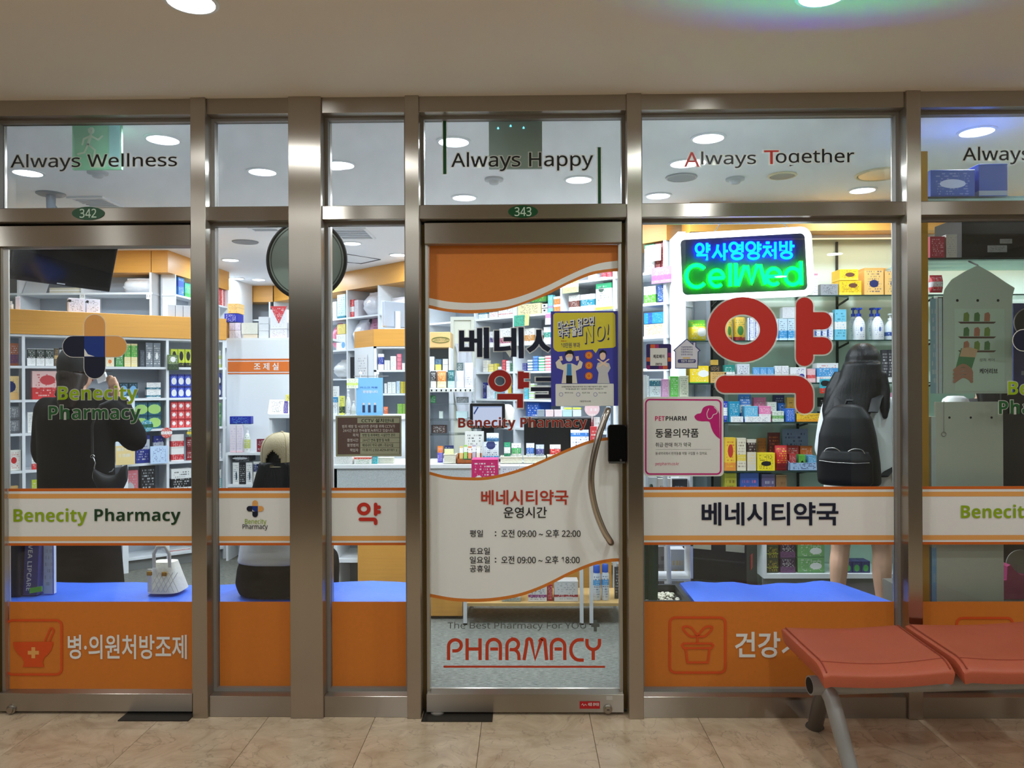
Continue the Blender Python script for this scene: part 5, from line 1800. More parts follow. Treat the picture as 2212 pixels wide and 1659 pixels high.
MB().obox((xa + 0.032, yb - 0.003, za + 0.10), (0.03, 0, 0.05), (0, 0.0005, 0), (-0.006, 0, 0.008)).build('picture', emit('lit_picture', (60, 90, 170), 0.6), tb)
MB().box(xa + 0.08, xb - 0.08, yb + 0.03, yb + 0.07, zct, zb_ - 0.08).build('stand', mat('dark_stand', (34, 34, 36), 0.4), tb)
MB().box(xa + 0.02, xb - 0.02, yb - 0.01, yb + 0.10, zct, zct + 0.012).build('foot', mat('dark_stand', (34, 34, 36), 0.4), tb)
MB().lathe([(0.05, 0), (0.055, 0.09), (0.03, 0.125), (0.01, 0.13)], ((xb + 0.012), yb + 0.08, za + 0.04), 16).build('receipt_dome', mat('ivory_plastic', (232, 230, 222), 0.4), tb, smooth=True)
f = C_
G(f, 1003, 1046, 931, zct, pm((228, 230, 226), C_LG, C_BK), 'white notice sheet leaning on the till', kind='card', depth=0.012, back=0.112, name='notice_sheet', cat='sheet')
G(f, 1050, 1078, 935, f.z(1064, 958), pm((226, 234, 240), (60, 140, 200), C_NV, .1, .45), 'upper blue and white mask pack in the stand', kind='pouch', depth=0.03, back=0.08)
G(f, 1042, 1078, 954, zct, pm((214, 222, 230), (60, 150, 210), C_NV, .0, .35, (.5, .85, .2, .7)), 'blue and white mask pack before the till', kind='pouch', depth=0.03, back=0.03)
G(f, 985, 1040, 981, zct, pm((176, 96, 46), (150, 70, 36), C_DG, .0, .12, ov=(.5, .55, .12, .4)), 'brown display tray of tea packets on the counter', kind='tray', depth=0.1, back=0.005)
for k, c in enumerate(((220, 190, 110), (150, 200, 90), (226, 140, 90), (180, 170, 190), (226, 222, 206))):
    G(f, 992 + k * 9.2, 1000 + k * 9.2, 964 - (k % 2) * 3, zct + 0.006, pm(c, C_W, C_G, .6, .9), 'tea packet of %s paper in the brown tray' % ('amber', 'green', 'coral', 'lilac', 'cream')[k], kind='card', depth=0.02, back=0.04, name='tea_packet', cat='packet')
BASK = mat('ivory_basket', (228, 226, 206), 0.5, bump=0.5, bscale=120)


def basket(x0, x1, y0, label):
    a, c = C_.hit(x0, 1000).x, C_.hit(x1, 1000).x
    zt = C_.z((x0 + x1) / 2, y0)
    r = empty('basket', ((a + c) / 2, YC + 0.1, zct), label, 'basket')
    t = 0.004
    MB().box(a, c, YC + 0.02, YC + 0.115, zct, zct + t).build('floor_panel', BASK, r)
    for q in ((a, a + t, YC + 0.02, YC + 0.115), (c - t, c, YC + 0.02, YC + 0.115), (a + t, c - t, YC + 0.02, YC + 0.02 + t), (a + t, c - t, YC + 0.115 - t, YC + 0.115)):
        MB().box(q[0], q[1], q[2], q[3], zct, zt).build('woven_side', BASK, r)
    MB().tube([(a, YC + 0.02, zt), (c, YC + 0.02, zt), (c, YC + 0.115, zt), (a, YC + 0.115, zt)], 0.005, 6, closed=True).build('rim', BASK, r)
    return r


basket(958, 984, 983, 'small ivory basket beside the brown tea tray')
basket(1081, 1128, 988, 'ivory basket of green-labelled packets on the counter')
basket(1131, 1179, 988, 'ivory basket of blue-labelled packets on the counter')
basket(1183, 1230, 986, 'ivory basket of red-labelled packets on the counter')
for x0, x1, yt, c1, c2, lb in ((1088, 1103, 955, (60, 150, 110), C_W, 'green'), (1104, 1126, 957, (236, 238, 230), (80, 170, 100), 'green'), (1136, 1155, 957, (226, 234, 242), (60, 110, 190), 'blue'),
                               (1157, 1176, 960, (190, 200, 210), (80, 80, 140), 'blue'), (1187, 1212, 960, (236, 226, 216), (206, 60, 60), 'red')):
    G(f, x0, x1, yt, zct + 0.006, pm(c1, c2, C_NV, .45, .75, rough=.15), 'clear packet with %s label standing in its basket at %s' % (lb, 'one side' if c2 != C_W else 'the till side') if False else
      {(1088): 'glossy green packet with a white label in the basket', 1104: 'white packet with a green label in the basket', 1136: 'pale packet with a blue label in the basket',
       1157: 'silver packet with a violet label in the basket', 1187: 'cream packet with a red label in the basket'}[x0], kind='pouch', depth=0.04, back=0.045, name='packet', cat='packet')
G(f, 944, 957, 963, zct, pm((110, 90, 190), C_OR, C_W, .6, 1), 'violet and orange packet beside the small ivory basket', kind='pouch', depth=0.03, back=0.1)
G(f, 959, 980, 962, zct + 0.006, pm((226, 236, 160), C_NV, C_W, .8, 1), 'lime and navy leaflet standing in the small basket', kind='card', depth=0.02, back=0.06, name='leaflet', cat='leaflet')
bd = empty('black_till_box', C_.hit(1200, 1000), 'black cash till casing behind the baskets', 'till')
xa, xb = C_.off(0.24).hit(1132, 950).x, C_.off(0.24).hit(1282, 950).x
MB().box(xa, xb, YC + 0.24, YC + 0.38, zct, C_.off(0.24).z(1200, 904)).build('casing', BLACKP, bd, bevel=0.004)
MB().box(xa - 0.005, xb + 0.005, YC + 0.235, YC + 0.385, C_.off(0.24).z(1200, 904), C_.off(0.24).z(1200, 901)).build('top_lip', mat('grey_lip', (110, 112, 116), 0.3), bd)
zt3 = C_.off(0.24).z(1200, 901) + 0.0005
f2 = C_.off(0.26)
for x0, x1, c1, lb in ((1160, 1177, (150, 160, 170), 'grey clear box on the black till casing'), (1178, 1196, (240, 214, 216), 'blush pink carton on the black till casing'), (1197, 1214, (238, 220, 224), 'pale pink carton on the black till casing'),
                       (1215, 1236, (190, 226, 226), 'pale aqua carton on the black till casing'), (1237, 1256, (222, 230, 236), 'pale grey carton on the black till casing')):
    G(f2, x0, x1, 885, zt3, pm(c1, C_W, C_G, ink=.2), lb, back=0.0, depth=0.08)
for x0, x1, lb in ((1219, 1236, 'lime sticky note pad on the aqua carton'), (1238, 1256, 'lime sticky note pad on the grey carton')):
    G(f2, x0, x1, 880.5, f2.z(1240, 885) + 0.001, mat('lime_note', (226, 240, 90), 0.6), lb, back=0.0, depth=0.07, name='note_pad', cat='note pad')
G(C_, 1232, 1273, 928, zct, pm((232, 236, 244), (60, 130, 210), C_NV, .78, .9), 'white soap notice standing against the black till', kind='card', depth=0.02, back=0.2, name='soap_notice', cat='sheet')
# round promotion card and small cartons beside the door lock
c = C_.off(0.1).hit(1279, 883)
r = 0.052
b = MB()
n = 22
b.rings([[c + Vector((math.cos(2 * math.pi * j / n) * r, dn, math.sin(2 * math.pi * j / n) * r)) for j in range(n)] for dn in (0, 0.003)])
b.box(c.x - 0.004, c.x + 0.004, c.y + 0.003, c.y + 0.011, zct, c.z)
tag(b.build('promotion_disc', pm((236, 200, 206), (214, 70, 80), C_W, .3, .7)), 'round pink promotion disc on a stem beside the door handle', 'sign')
G(C_, 1283, 1296, 901, zct, pm((240, 240, 238), C_LG, C_BK), 'white carton behind the door handle', back=0.12)
G(C_, 1275, 1290, 921, zct, pm((206, 60, 66), C_DR, C_W), 'red carton behind the door handle', back=0.06)
tv_ = G(C_, 1310, 1319, 878, zct, pm((206, 222, 240), C_LB, C_NV), 'pale blue bottle pack beside the door lock', back=0.1)
# pink and white face mask cartons on the low rack before the counter
YF = 1.22
PL_F = Plane(P2(925, YF), P2(1342, YF))
fr_ = empty('display_rack', PL_F.p(0.4, 0, 0), 'low white-legged display rack with wooden shelves before the counter', 'rack')
xa, xb = PL_F.hit(1003, 1300).x, PL_F.hit(1350, 1300).x
zlo, zhi = PL_F.z(1150, 1303), PL_F.z(1150, 1060)
PALEW = mat('birch_board', (206, 170, 110), 0.5, noise=0.05, nscale=12)
for z in (zlo, zhi):
    MB().box(xa, xb, YF, YF + 0.35, z - 0.018, z).build('shelf_board', PALEW, fr_)
WL = mat('white_steel_leg', (232, 234, 236), 0.35)
for px in (1005, 1256, 1277):
    x = PL_F.hit(px, 1300).x
    MB().box(x - 0.011, x + 0.011, YF - 0.014, YF - 0.002, 0.008, zhi + 0.02).build('leg', WL, fr_)
    MB().box(x - 0.012, x + 0.012, YF - 0.016, YF, 0.0, 0.010).build('foot', DARK, fr_)
for x in (xa + 0.02, xb - 0.02):
    MB().box(x - 0.011, x + 0.011, YF + 0.352, YF + 0.364, 0.0, zhi + 0.02).build('leg', WL, fr_)
sp = empty('side_plinth', PL_F.hit(960, 1300), 'honey wood low plinth beside the white-legged rack', 'plinth')
zz = PL_F.off(0.15).z(950, 1303)
MB().box(PL_F.hit(915, 1300).x, xa - 0.02, YF + 0.10, YF + 0.5, 0.02, 0.16).build('box', WOOD, sp)
MB().box(PL_F.hit(915, 1300).x + 0.02, xa - 0.05, YF + 0.14, YF + 0.46, 0.0, 0.02).build('recessed_foot', DARK, sp)
G(PL_F, 1017, 1077, 992, zhi, pm((216, 40, 110), (230, 70, 140), C_W, .0, .0, (.28, .36, .12, 1)), 'magenta face mask carton on the display rack', depth=0.14, back=0.02)
G(PL_F, 1080, 1165, 1006, zhi, pm((238, 236, 242), C_W, (96, 40, 130), .0, .0, (.2, .3, .1, 1)), 'white and violet face mask carton on the display rack', n=2, depth=0.12, back=0.02)
for x0, x1, yt, m_, lb in ((1083, 1126, 1284, pm((170, 180, 176), C_W, C_DG, .6, 1), 'grey-green knee support pack on the wooden rack board'), (1140, 1182, 1262, pm((226, 226, 226), (150, 60, 130), C_NV, .25, .4), 'white and violet support pack on the wooden rack board'),
                           (1196, 1250, 1255, pm((222, 222, 222), (170, 50, 60), C_G, .22, .34), 'white and red support pack on the wooden rack board')):
    G(PL_F, x0, x1, yt, zlo, m_, lb, depth=0.1, back=0.03)
G(PL_F, 1182, 1194, 1262, zlo, pm((190, 40, 60), C_DR, C_W), 'narrow red support pack on the wooden rack board', depth=0.1, back=0.05)
SPR = mat('spray_cap_blue', (30, 90, 200), 0.35)
G(PL_F, 1280, 1299, 1222, zlo, pm((214, 224, 234), (80, 160, 220), C_NV, .55, .75, rough=.25), 'blue and silver spray can on the wooden rack board', kind='spray', n=1, back=0.05, cap=SPR, group='spray cans on the rack')
G(PL_F, 1299, 1317, 1220, zlo, pm((214, 224, 234), (80, 160, 220), C_NV, .55, .75, rough=.25), 'blue and silver spray can on the wooden rack board', kind='spray', n=1, back=0.05, cap=SPR, group='spray cans on the rack')
G(PL_F, 1327, 1345, 1225, zlo, pm((60, 60, 64), C_G, C_LG, rough=.2), 'dark glossy packet beside the spray cans', kind='pouch', back=0.08)

# ---- glass shelves of the east bay
R_ = PL_R
z = ZR[0]
G(R_, 1757, 1767, 590, z, pm((236, 232, 236), (214, 150, 170), C_G, .9, 1), 'white certificate carton with pink rim on the top glass shelf', depth=0.04)
G(R_, 1772, 1812, 613, z, pm((150, 152, 156), C_G, C_BK), 'grey carton beside yellow cartons on the top glass shelf')
G(R_, 1812, 1862, 606, z, pm((248, 200, 30), (250, 214, 70), C_BR, .0, .2, (.62, .68, .16, .8)), 'yellow carton with a brown badge, lower of two', depth=0.16, back=0.02)
G(R_, 1813, 1855, 581, R_.z(1830, 605), pm((248, 204, 34), (250, 214, 70), C_BR, .0, .2, (.55, .5, .2, .8)), 'yellow carton with a brown badge, upper of two', depth=0.14, back=0.02)
G(R_, 1866, 1910, 578, z, pm((238, 190, 110), (226, 170, 90), C_NV, .9, 1, (.5, .42, .14, .6)), 'peach carton with a navy oval on the top glass shelf', depth=0.14, group='peach cartons with navy oval')
G(R_, 1911, 1956, 578, z, pm((238, 190, 110), (226, 170, 90), C_NV, .9, 1, (.5, .42, .14, .6)), 'peach carton with a navy oval on the top glass shelf', depth=0.14, group='peach cartons with navy oval')
z = ZR[1]
G(R_, 1491, 1530, 689, z, pm((246, 214, 40), (110, 190, 60), C_W, .66, 1, (.68, .4, .2, .7)), 'yellow pack with a green top on the second glass shelf', depth=0.14, n=1, kind='pouch')
G(R_, 1568, 1584, 685, z, pm((210, 170, 50), (150, 40, 40), (60, 120, 50), .0, .16, (.5, .42, .2, .8)), 'gold can with green fruit on the second glass shelf', kind='can', group='gold fruit cans')
G(R_, 1586, 1614, 684, z, pm((210, 170, 50), (150, 40, 40), (60, 120, 50), .0, .16, (.5, .42, .2, .8)), 'gold can with green fruit on the second glass shelf', kind='can', group='gold fruit cans')
G(R_, 1616, 1642, 686, z, pm((236, 238, 244), (50, 80, 180), C_BL, .15, .3, vert=1.0), 'white carton with blue stripes on the second glass shelf', n=2)
G(R_, 1645, 1720, 688, z, pm((206, 230, 244), (60, 150, 210), C_NV, .1, .45), 'pale blue carton with darker wave on the second glass shelf', n=4)
G(R_, 1690, 1760, 663, R_.z(1725, 687), pm((224, 226, 230), C_LG, C_G, ink=.3), 'flat white carton lying over the pale blue cartons', n=2)
G(R_, 1760, 1800, 675, z, pm((234, 238, 242), (40, 90, 170), C_BL, .0, .3, vert=1.0), 'white carton with blue bars on the second glass shelf', n=3)
G(R_, 1803, 1829, 668, z, pm((120, 200, 226), C_W, C_TE, .35, .6), 'aqua hand cream carton beside the pump bottles', n=1)
CAPB = mat('pump_cap_blue', (28, 70, 190), 0.35)
for x0, x1 in ((1836, 1860), (1847, 1874), (1876, 1900), (1888, 1914)):
    G(R_, x0, x1, 664, z, pm((238, 240, 244), C_W, (90, 120, 190), .0, .0, (.5, .45, .1, 1), ink=.5), 'white pump bottle with royal blue head on the second glass shelf', kind='pump', back=0.02 if x0 in (1847, 1888) else 0.12,
      cap=CAPB, group='white pump bottles with blue heads')
G(R_, 1916, 1942, 676, z, pm((226, 234, 240), (60, 90, 160), C_W, .2, .4, rough=.2), 'clear spray bottle beside the pump bottles', kind='pump', cap=WHITE2)
z = ZR[2]
G(R_, 1489, 1532, 790, z, pm((246, 212, 36), (120, 190, 60), C_W, .0, .06, (.72, .55, .2, .7)), 'yellow carton with a white speech badge on the third glass shelf', n=1, depth=0.16)
zz = R_.z(1545, 803)
G(R_, 1534, 1570, 803, z, pm((206, 166, 100), C_TN, C_BR), 'kraft brown carton on the third glass shelf', depth=0.14)
G(R_, 1533, 1557, 790, zz, pm((36, 34, 34), C_BK, C_TN), 'black carton on the kraft brown carton')
G(R_, 1536, 1552, 777, R_.z(1545, 789), pm((206, 166, 70), C_TN, C_BR), 'small gold carton on the black carton')
G(R_, 1564, 1588, 788, z, pm((236, 240, 240), (30, 140, 130), C_G, .62, 1), 'white carton with a sea green lid on the third glass shelf')
G(R_, 1592, 1620, 786, z, pm((216, 220, 228), C_LG, C_NV), 'pale grey carton with a white cloud on the third glass shelf')
G(R_, 1627, 1672, 793, z, pm((100, 170, 226), (60, 110, 200), C_W, .2, .5), 'blue patch pack on the third glass shelf', n=3)
G(R_, 1674, 1704, 790, z, pm((238, 238, 242), C_LB, C_NV), 'white carton with navy letters on the third glass shelf', n=2)
G(R_, 1707, 1742, 793, z, pm((238, 238, 242), C_W, (60, 60, 150), .0, .0, (.72, .4, .18, 1)), 'white carton with a blue crescent on the third glass shelf', n=1)
G(R_, 1744, 1762, 796, z, pm((242, 190, 196), (226, 80, 80), C_W, .3, .55), 'pink carton with a red bar on the third glass shelf', n=1)
G(R_, 1764, 1812, 784, z, pm((238, 240, 242), (80, 160, 220), (214, 60, 60), .3, .75), 'white and sky blue bandage carton on the third glass shelf', n=1)
G(R_, 1770, 1812, 818, R_.z(1790, 850), pm((60, 170, 190), (206, 60, 40), C_BK, .0, .36, (.3, .7, .2, .8)), 'teal and red picture card hung under the bandage carton', kind='card', depth=0.004, back=-0.012, name='picture_card')
G(R_, 1905, 1945, 755, z, pm((60, 60, 66), C_W, C_W, .0, .15, vert=0.0), 'black and white brush pack on the third glass shelf', n=3)
z = ZR[3]
for x0, x1, yt, m_, lb, kd in ((1563, 1573, 866, pm((40, 60, 180), C_W, C_W, .3, .7), 'blue and white tube on the fourth glass shelf', 'tube'), (1575, 1598, 867, pm((30, 150, 190), C_TE, C_W), 'bright teal carton on the fourth glass shelf', 'box'),
                               (1597, 1626, 850, pm((70, 130, 210), C_W, C_W, .3, .6), 'round blue and white pack on the fourth glass shelf', 'pouch'), (1608, 1638, 877, pm((110, 190, 226), C_BL, C_W, .0, .2), 'sky blue carton on the fourth glass shelf', 'box'),
                               (1639, 1666, 877, pm((238, 130, 180), C_W, C_W, .3, .5), 'hot pink carton on the fourth glass shelf', 'box'), (1668, 1694, 888, pm((226, 236, 222), (120, 180, 100), C_DG, .3, .6), 'white and leaf green carton on the fourth glass shelf', 'box'),
                               (1697, 1718, 882, pm((50, 110, 210), C_NV, C_W), 'cobalt blue carton on the fourth glass shelf', 'box'), (1720, 1780, 893, pm((246, 196, 50), (240, 160, 40), C_BR, .0, .3), 'golden carton picturing children on the fourth glass shelf', 'box')):
    G(R_, x0, x1, yt, z, m_, lb, kind=kd, depth=0.07, back=0.10 if kd == 'pouch' else 0.02)
for x0, x1, yt, m_, lb in ((1627, 1655, 858, pm((236, 130, 170), C_PK, C_W), 'rose carton behind the sky blue carton'), (1657, 1678, 868, pm((236, 238, 230), C_LGN, C_GR), 'white bottle pack behind the leaf green carton'),
                           (1680, 1710, 870, pm((40, 120, 220), C_BL, C_W), 'azure carton behind the cobalt carton'), (1700, 1722, 858, pm((190, 150, 60), C_TN, C_BR), 'bronze carton behind the azure carton'),
                           (1672, 1695, 853, pm((60, 60, 110), C_NV, C_LG), 'dusk blue carton at the back of the fourth glass shelf'), (1770, 1785, 858, pm((36, 36, 38), C_LG, C_LG, .4, .6), 'black jar pack at the back of the fourth glass shelf')):
    G(R_, x0, x1, yt, z, m_, lb, depth=0.045, back={1627: .15, 1657: .10, 1680: .15, 1700: .10, 1672: .205}.get(x0, .14))
for k, (x0, x1, lb) in enumerate(((1578, 1606, 'white price strip under the teal carton'), (1608, 1666, 'white price strip under the pink carton'))):
    G(R_, x0, x1, 899, z, pm(C_W, C_LG, C_NV), lb, kind='card', depth=0.002, back=-0.008, name='price_strip')
G(R_, 1920, 1942, 848, z, pm((230, 160, 190), C_W, C_BL), 'pink and white round pack at the end of the fourth glass shelf', n=1)
z = ZR[4]
for x0, x1, yt, m_, lb, kd in ((1566, 1590, 945, pm((246, 200, 60), (240, 150, 60), (200, 60, 50), .0, .25, (.5, .6, .2, .8)), 'yellow fruit sweets pack on the bottom glass shelf', 'box'),
                               (1592, 1612, 946, pm((238, 226, 200), (240, 210, 80), C_BR, .3, .5), 'cream sweets pack with a cartoonless yellow band', 'box'), (1614, 1634, 949, pm((226, 214, 196), (60, 40, 36), C_YE, .6, .9), 'cream and dark brown sweets pack on the bottom glass shelf', 'box'),
                               (1635, 1675, 978, pm((246, 220, 40), C_YE, C_BK, .0, .0, (.5, .4, .14, .5)), 'plain yellow carton with black shapes on the bottom glass shelf', 'box'), (1676, 1704, 962, pm((200, 40, 44), C_DR, C_YE, .1, .3), 'shiny red sweets bag on the bottom glass shelf', 'pouch'),
                               (1700, 1720, 980, pm((206, 60, 60), C_RD, C_W), 'small red pack in the pale blue tray', 'box'), (1722, 1740, 982, pm((110, 190, 70), C_GR, C_BK, .0, .0, (.5, .4, .2, .9)), 'small green pack in the pale blue tray', 'box'),
                               (1742, 1764, 984, pm((110, 180, 220), C_LB, C_W), 'small blue pack in the pale blue tray', 'box')):
    lb = lb.replace('cartoonless ', '')
    inn = 1700 <= x0 < 1770
    G(R_, x0 + 4 * inn, x1, yt, z + 0.006 * inn, m_, lb, kind=kd, depth=0.06, back=0.05 if inn else 0.02)
G(R_, 1704, 1772, 985, z, pm((170, 200, 236), C_LB, C_NV, ink=.9), 'pale blue display tray on the bottom glass shelf', kind='tray', depth=0.14, back=0.015)
for x0, x1, yt, m_, lb, kd in ((1636, 1658, 946, pm((206, 130, 40), C_OR, C_BR), 'orange shaped pack behind the yellow carton', 'pouch'), (1659, 1688, 934, pm((120, 40, 36), C_DR, C_OR), 'dark red pack behind the red bag', 'pouch'),
                               (1690, 1748, 926, pm((150, 170, 206), C_LB, C_NV), 'slate blue header card behind the pale blue tray', 'card'), (1700, 1726, 962, pm((190, 60, 50), C_RD, C_W), 'brick red figure pack behind the tray', 'box'), (1728, 1756, 963, pm((226, 120, 50), C_OR, C_W), 'orange figure pack behind the tray', 'box')):
    G(R_, x0, x1, yt, z, m_, lb, kind=kd, depth=0.02 if kd == 'card' else 0.04, back=0.235 if kd == 'card' else 0.17)
z = bz + 0.26
for x0, x1, yt, m_, lb in ((1565, 1592, 1022, pm((190, 180, 60), C_YE, C_BR), 'olive pack under the bottom glass shelf'), (1598, 1640, 1020, pm((70, 100, 180), C_BL, C_PK), 'blue pack with a pink picture under the bottom glass shelf'),
                           (1645, 1675, 1024, pm((110, 100, 140), C_PU, C_W), 'dusky violet pack under the bottom glass shelf'), (1676, 1700, 1026, pm((160, 120, 80), C_TN, C_BR), 'tan pack under the bottom glass shelf')):
    G(R_, x0, x1, yt, z, m_, lb, depth=0.1, back=0.03)
MB().obox(R_.p(R_.t(1560), 0.0, z - 0.01), R_.u * 1.9, R_.n * 0.27, (0, 0, 0.01)).build('glass_shelf', GEDGE, gs)
z = bz
G(R_, 1655, 1682, 1178, z, pm((60, 66, 40), (200, 210, 60), C_YE, .38, .42), 'dark carton with a lime edge in the base shelf', rows=2, depth=0.14)
G(R_, 1685, 1719, 1172, z, pm((60, 40, 66), (110, 70, 110), C_W, .0, .4), 'dark plum carton in the base shelf', rows=2, depth=0.14)
G(R_, 1722, 1782, 1172, z, pm((120, 176, 110), (100, 156, 100), C_W, .0, .1, (.68, .45, .22, 1)), 'green mask carton with a white mask picture', rows=2, depth=0.14)
G(R_, 1822, 1880, 1212, z, pm((40, 44, 110), C_NV, (70, 160, 80), .0, .0, (.5, .4, .3, 1)), 'navy roll pack with green centre in the base shelf', n=3, depth=0.1)
# ---- paper rack, crate and boxes on the floor behind the blue bench
cr = empty('crate', at(1565, 1250, 0.86), 'black folding crate with two pale handle slots', 'crate')
a_ = onz(1492, 1300, 0).x
crx0, crx1 = at(1487, 1200, 0.80).x, at(1646, 1200, 0.95).x
pc = Plane((crx0, 0.95), (crx1 - 0.13, 0.80))
L_ = (pc.b - pc.a).length
zc = 0.60
BC = mat('black_crate', (30, 30, 32), 0.5)
MB().obox(pc.p(0, 0, 0), pc.u * L_, pc.n * 0.015, (0, 0, zc)).build('front_side', BC, cr)
MB().obox(pc.p(L_ - 0.015, 0.015, 0), pc.u * 0.015, pc.n * 0.35, (0, 0, zc)).build('end_side', BC, cr)
MB().obox(pc.p(0, 0.015, 0), pc.u * 0.015, pc.n * 0.35, (0, 0, zc)).build('end_side', BC, cr)
MB().obox(pc.p(0.015, 0.35, 0), pc.u * (L_ - 0.03), pc.n * 0.015, (0, 0, zc)).build('back_side', BC, cr)
MB().obox(pc.p(0.015, 0.015, 0), pc.u * (L_ - 0.03), pc.n * 0.335, (0, 0, 0.02)).build('floor_panel', BC, cr)
for t in (0.06, 0.24):
    MB().obox(pc.p(t, -0.004, 0.52), pc.u * 0.10, pc.n * 0.004, (0, 0, 0.04)).build('handle_slot', mat('slot_pale', (190, 186, 160), 0.6), cr)
for z in (0.34, 0.46):
    MB().obox(pc.p(0.01, -0.005, z), pc.u * (L_ - 0.02), pc.n * 0.005, (0, 0, 0.008)).build('rib', mat('crate_rib', (52, 52, 54), 0.45), cr)
MB().obox(pc.p(L_, 0.12, 0.40), pc.u * 0.003, pc.n * 0.07, (0, 0, 0.08)).build('red_badge', mat('badge_red', (200, 60, 60), 0.5), cr)
MB().obox(pc.p(0.02, 0.02, zc - 0.06), pc.u * (L_ - 0.04), pc.n * 0.32, (0, 0, 0.03)).build('cardboard_filling', mat('cardboard', (176, 160, 120), 0.8), cr)
PLB = Plane(P2(1390, 0.78), P2(1490, 0.78))
G(PLB, 1448, 1480, 1186, 0.0, pm((178, 180, 186), C_G, (206, 160, 50), .0, .2, vert=0.0), 'grey supply carton on the floor beside the black crate', depth=0.2, back=0.0)
G(PLB, 1416, 1440, 1180, 0.0, pm((120, 116, 118), C_G, C_BK), 'dim grey carton behind the white leaflet rack', depth=0.1, back=0.25)
lr = empty('leaflet_rack', at(1440, 1250, 0.66), 'white wire leaflet rack behind the pet medicine sign', 'rack')
for px0, px1, yy in ((1393, 1396, 0.54), (1486, 1449, 0.54)):
    p0, p1 = at(px0, 810, yy), at(px1, 1262, yy)
    if px0 > 1400:
        p0 = at(1487, 805, yy)
        p1 = at(1452, 1262, yy)
        p0 = at(1430, 860, yy)
    MB().tube([p0, Vector((p1.x, p1.y, 0))], 0.012, 8).build('leg', WL, lr, smooth=True)
p0, p1 = at(1392, 858, 0.60), at(1492, 858, 0.60)
for z_, dd in ((p0.z, 0.16), (0.62, 0.16), (0.44, 0.16)):
    MB().box(p0.x, p1.x, 0.56, 0.56 + dd, z_ - 0.012, z_).build('tray_board', WL, lr)
MB().box(p0.x, p0.x + 0.012, 0.56, 0.72, 0, p0.z).build('side_frame', WL, lr)
MB().box(p1.x - 0.012, p1.x, 0.56, 0.72, 0, p0.z).build('side_frame', WL, lr)
PLF = Plane((p0.x, 0.57), (p1.x, 0.57))
for x0, x1, yt, m_, lb in ((1395, 1402, 812, pm((236, 240, 240), C_LG, C_G), 'white booklet in the leaflet rack'), (1404, 1428, 818, pm((226, 236, 238), C_TE, C_BK, .6, .9), 'white booklet with a teal heading in the leaflet rack'),
                           (1429, 1446, 818, pm((226, 160, 206), C_PK, C_W), 'orchid pink booklet in the leaflet rack'), (1447, 1466, 812, pm((110, 206, 90), C_GR, C_W), 'bright green booklet in the leaflet rack'),
                           (1467, 1488, 811, pm((230, 226, 206), C_CR, C_DG), 'cream booklet with leafy print in the leaflet rack')):
    G(PLF, x0, x1, yt, p0.z, m_, lb, depth=0.03, back=0.03, name='booklet', cat='booklet')
G(PLF, 1400, 1420, 1030, 0.62, pm((232, 234, 232), C_TE, C_BK), 'white magazine on the lower rack board', depth=0.03, back=0.03, name='magazine', cat='magazine')
G(PLF, 1421, 1450, 1033, 0.62, pm((236, 230, 220), C_OR, C_BK), 'white and orange magazine on the lower rack board', depth=0.03, back=0.03, name='magazine', cat='magazine')
G(PLF, 1452, 1486, 1034, 0.62, pm((60, 60, 66), C_OR, C_LG), 'charcoal magazine on the lower rack board', depth=0.03, back=0.03, name='magazine', cat='magazine')
# ---- cactus planter
pl_ = empty('planter', at(1420, 1280, 0.12), 'dark square planter of white pebbles with a slim cactus', 'planter')
x0_, x1_ = PX['d'][0] + 0.02, onz(1464, 1262, 0.47).x
zp = 0.475
DP = mat('dark_planter', (40, 44, 46), 0.45)
for q in ((x0_, x1_, 0.02, 0.04), (x0_, x1_, 0.30, 0.32), (x0_, x0_ + 0.02, 0.04, 0.30), (x1_ - 0.02, x1_, 0.04, 0.30)):
    MB().box(q[0], q[1], q[2], q[3], 0.0, zp).build('planter_side', DP, pl_)
MB().box(x0_ + 0.02, x1_ - 0.02, 0.04, 0.30, 0.0, zp - 0.04).build('soil', mat('dark_soil', (50, 44, 38), 0.9), pl_)
b = MB()
random.seed(3)
for k in range(150):
    cx, cy = random.uniform(x0_ + 0.03, x1_ - 0.03), random.uniform(0.05, 0.29)
    s = random.uniform(0.006, 0.012)
    b.lathe([(s * .5, -s * .5), (s, 0), (s * .6, s * .6)], (cx, cy, zp - 0.04 + s * 0.6), 6)
pb = b.build('pebbles', mat('white_pebble', (226, 220, 200), 0.7, noise=0.2, nscale=90), pl_)
pb['kind'] = 'stuff'
for px, r, zt in ((1409, 0.022, 0.98), (1391, 0.016, 0.86)):
    x = at(px, 1230, 0.16).x
    n = 12
    rings = []
    for k in range(15):
        t = k / 14
        rr = r * (1.0 if t < 0.9 else 0.75 if t < 0.99 else 0.2)
        rings.append([(x + 0.004 * math.sin(t * 4) + math.cos(2 * math.pi * j / n) * rr * (1 + (0.16 if j % 2 else -0.1)), 0.16 + math.sin(2 * math.pi * j / n) * rr * (1 + (0.16 if j % 2 else -0.1)), zp - 0.05 + (zt - zp + 0.05) * t) for j in range(n)])
    MB().rings(rings).build('cactus_stem', mat('cactus_green', (40, 66, 48), 0.6), pl_, smooth=True)
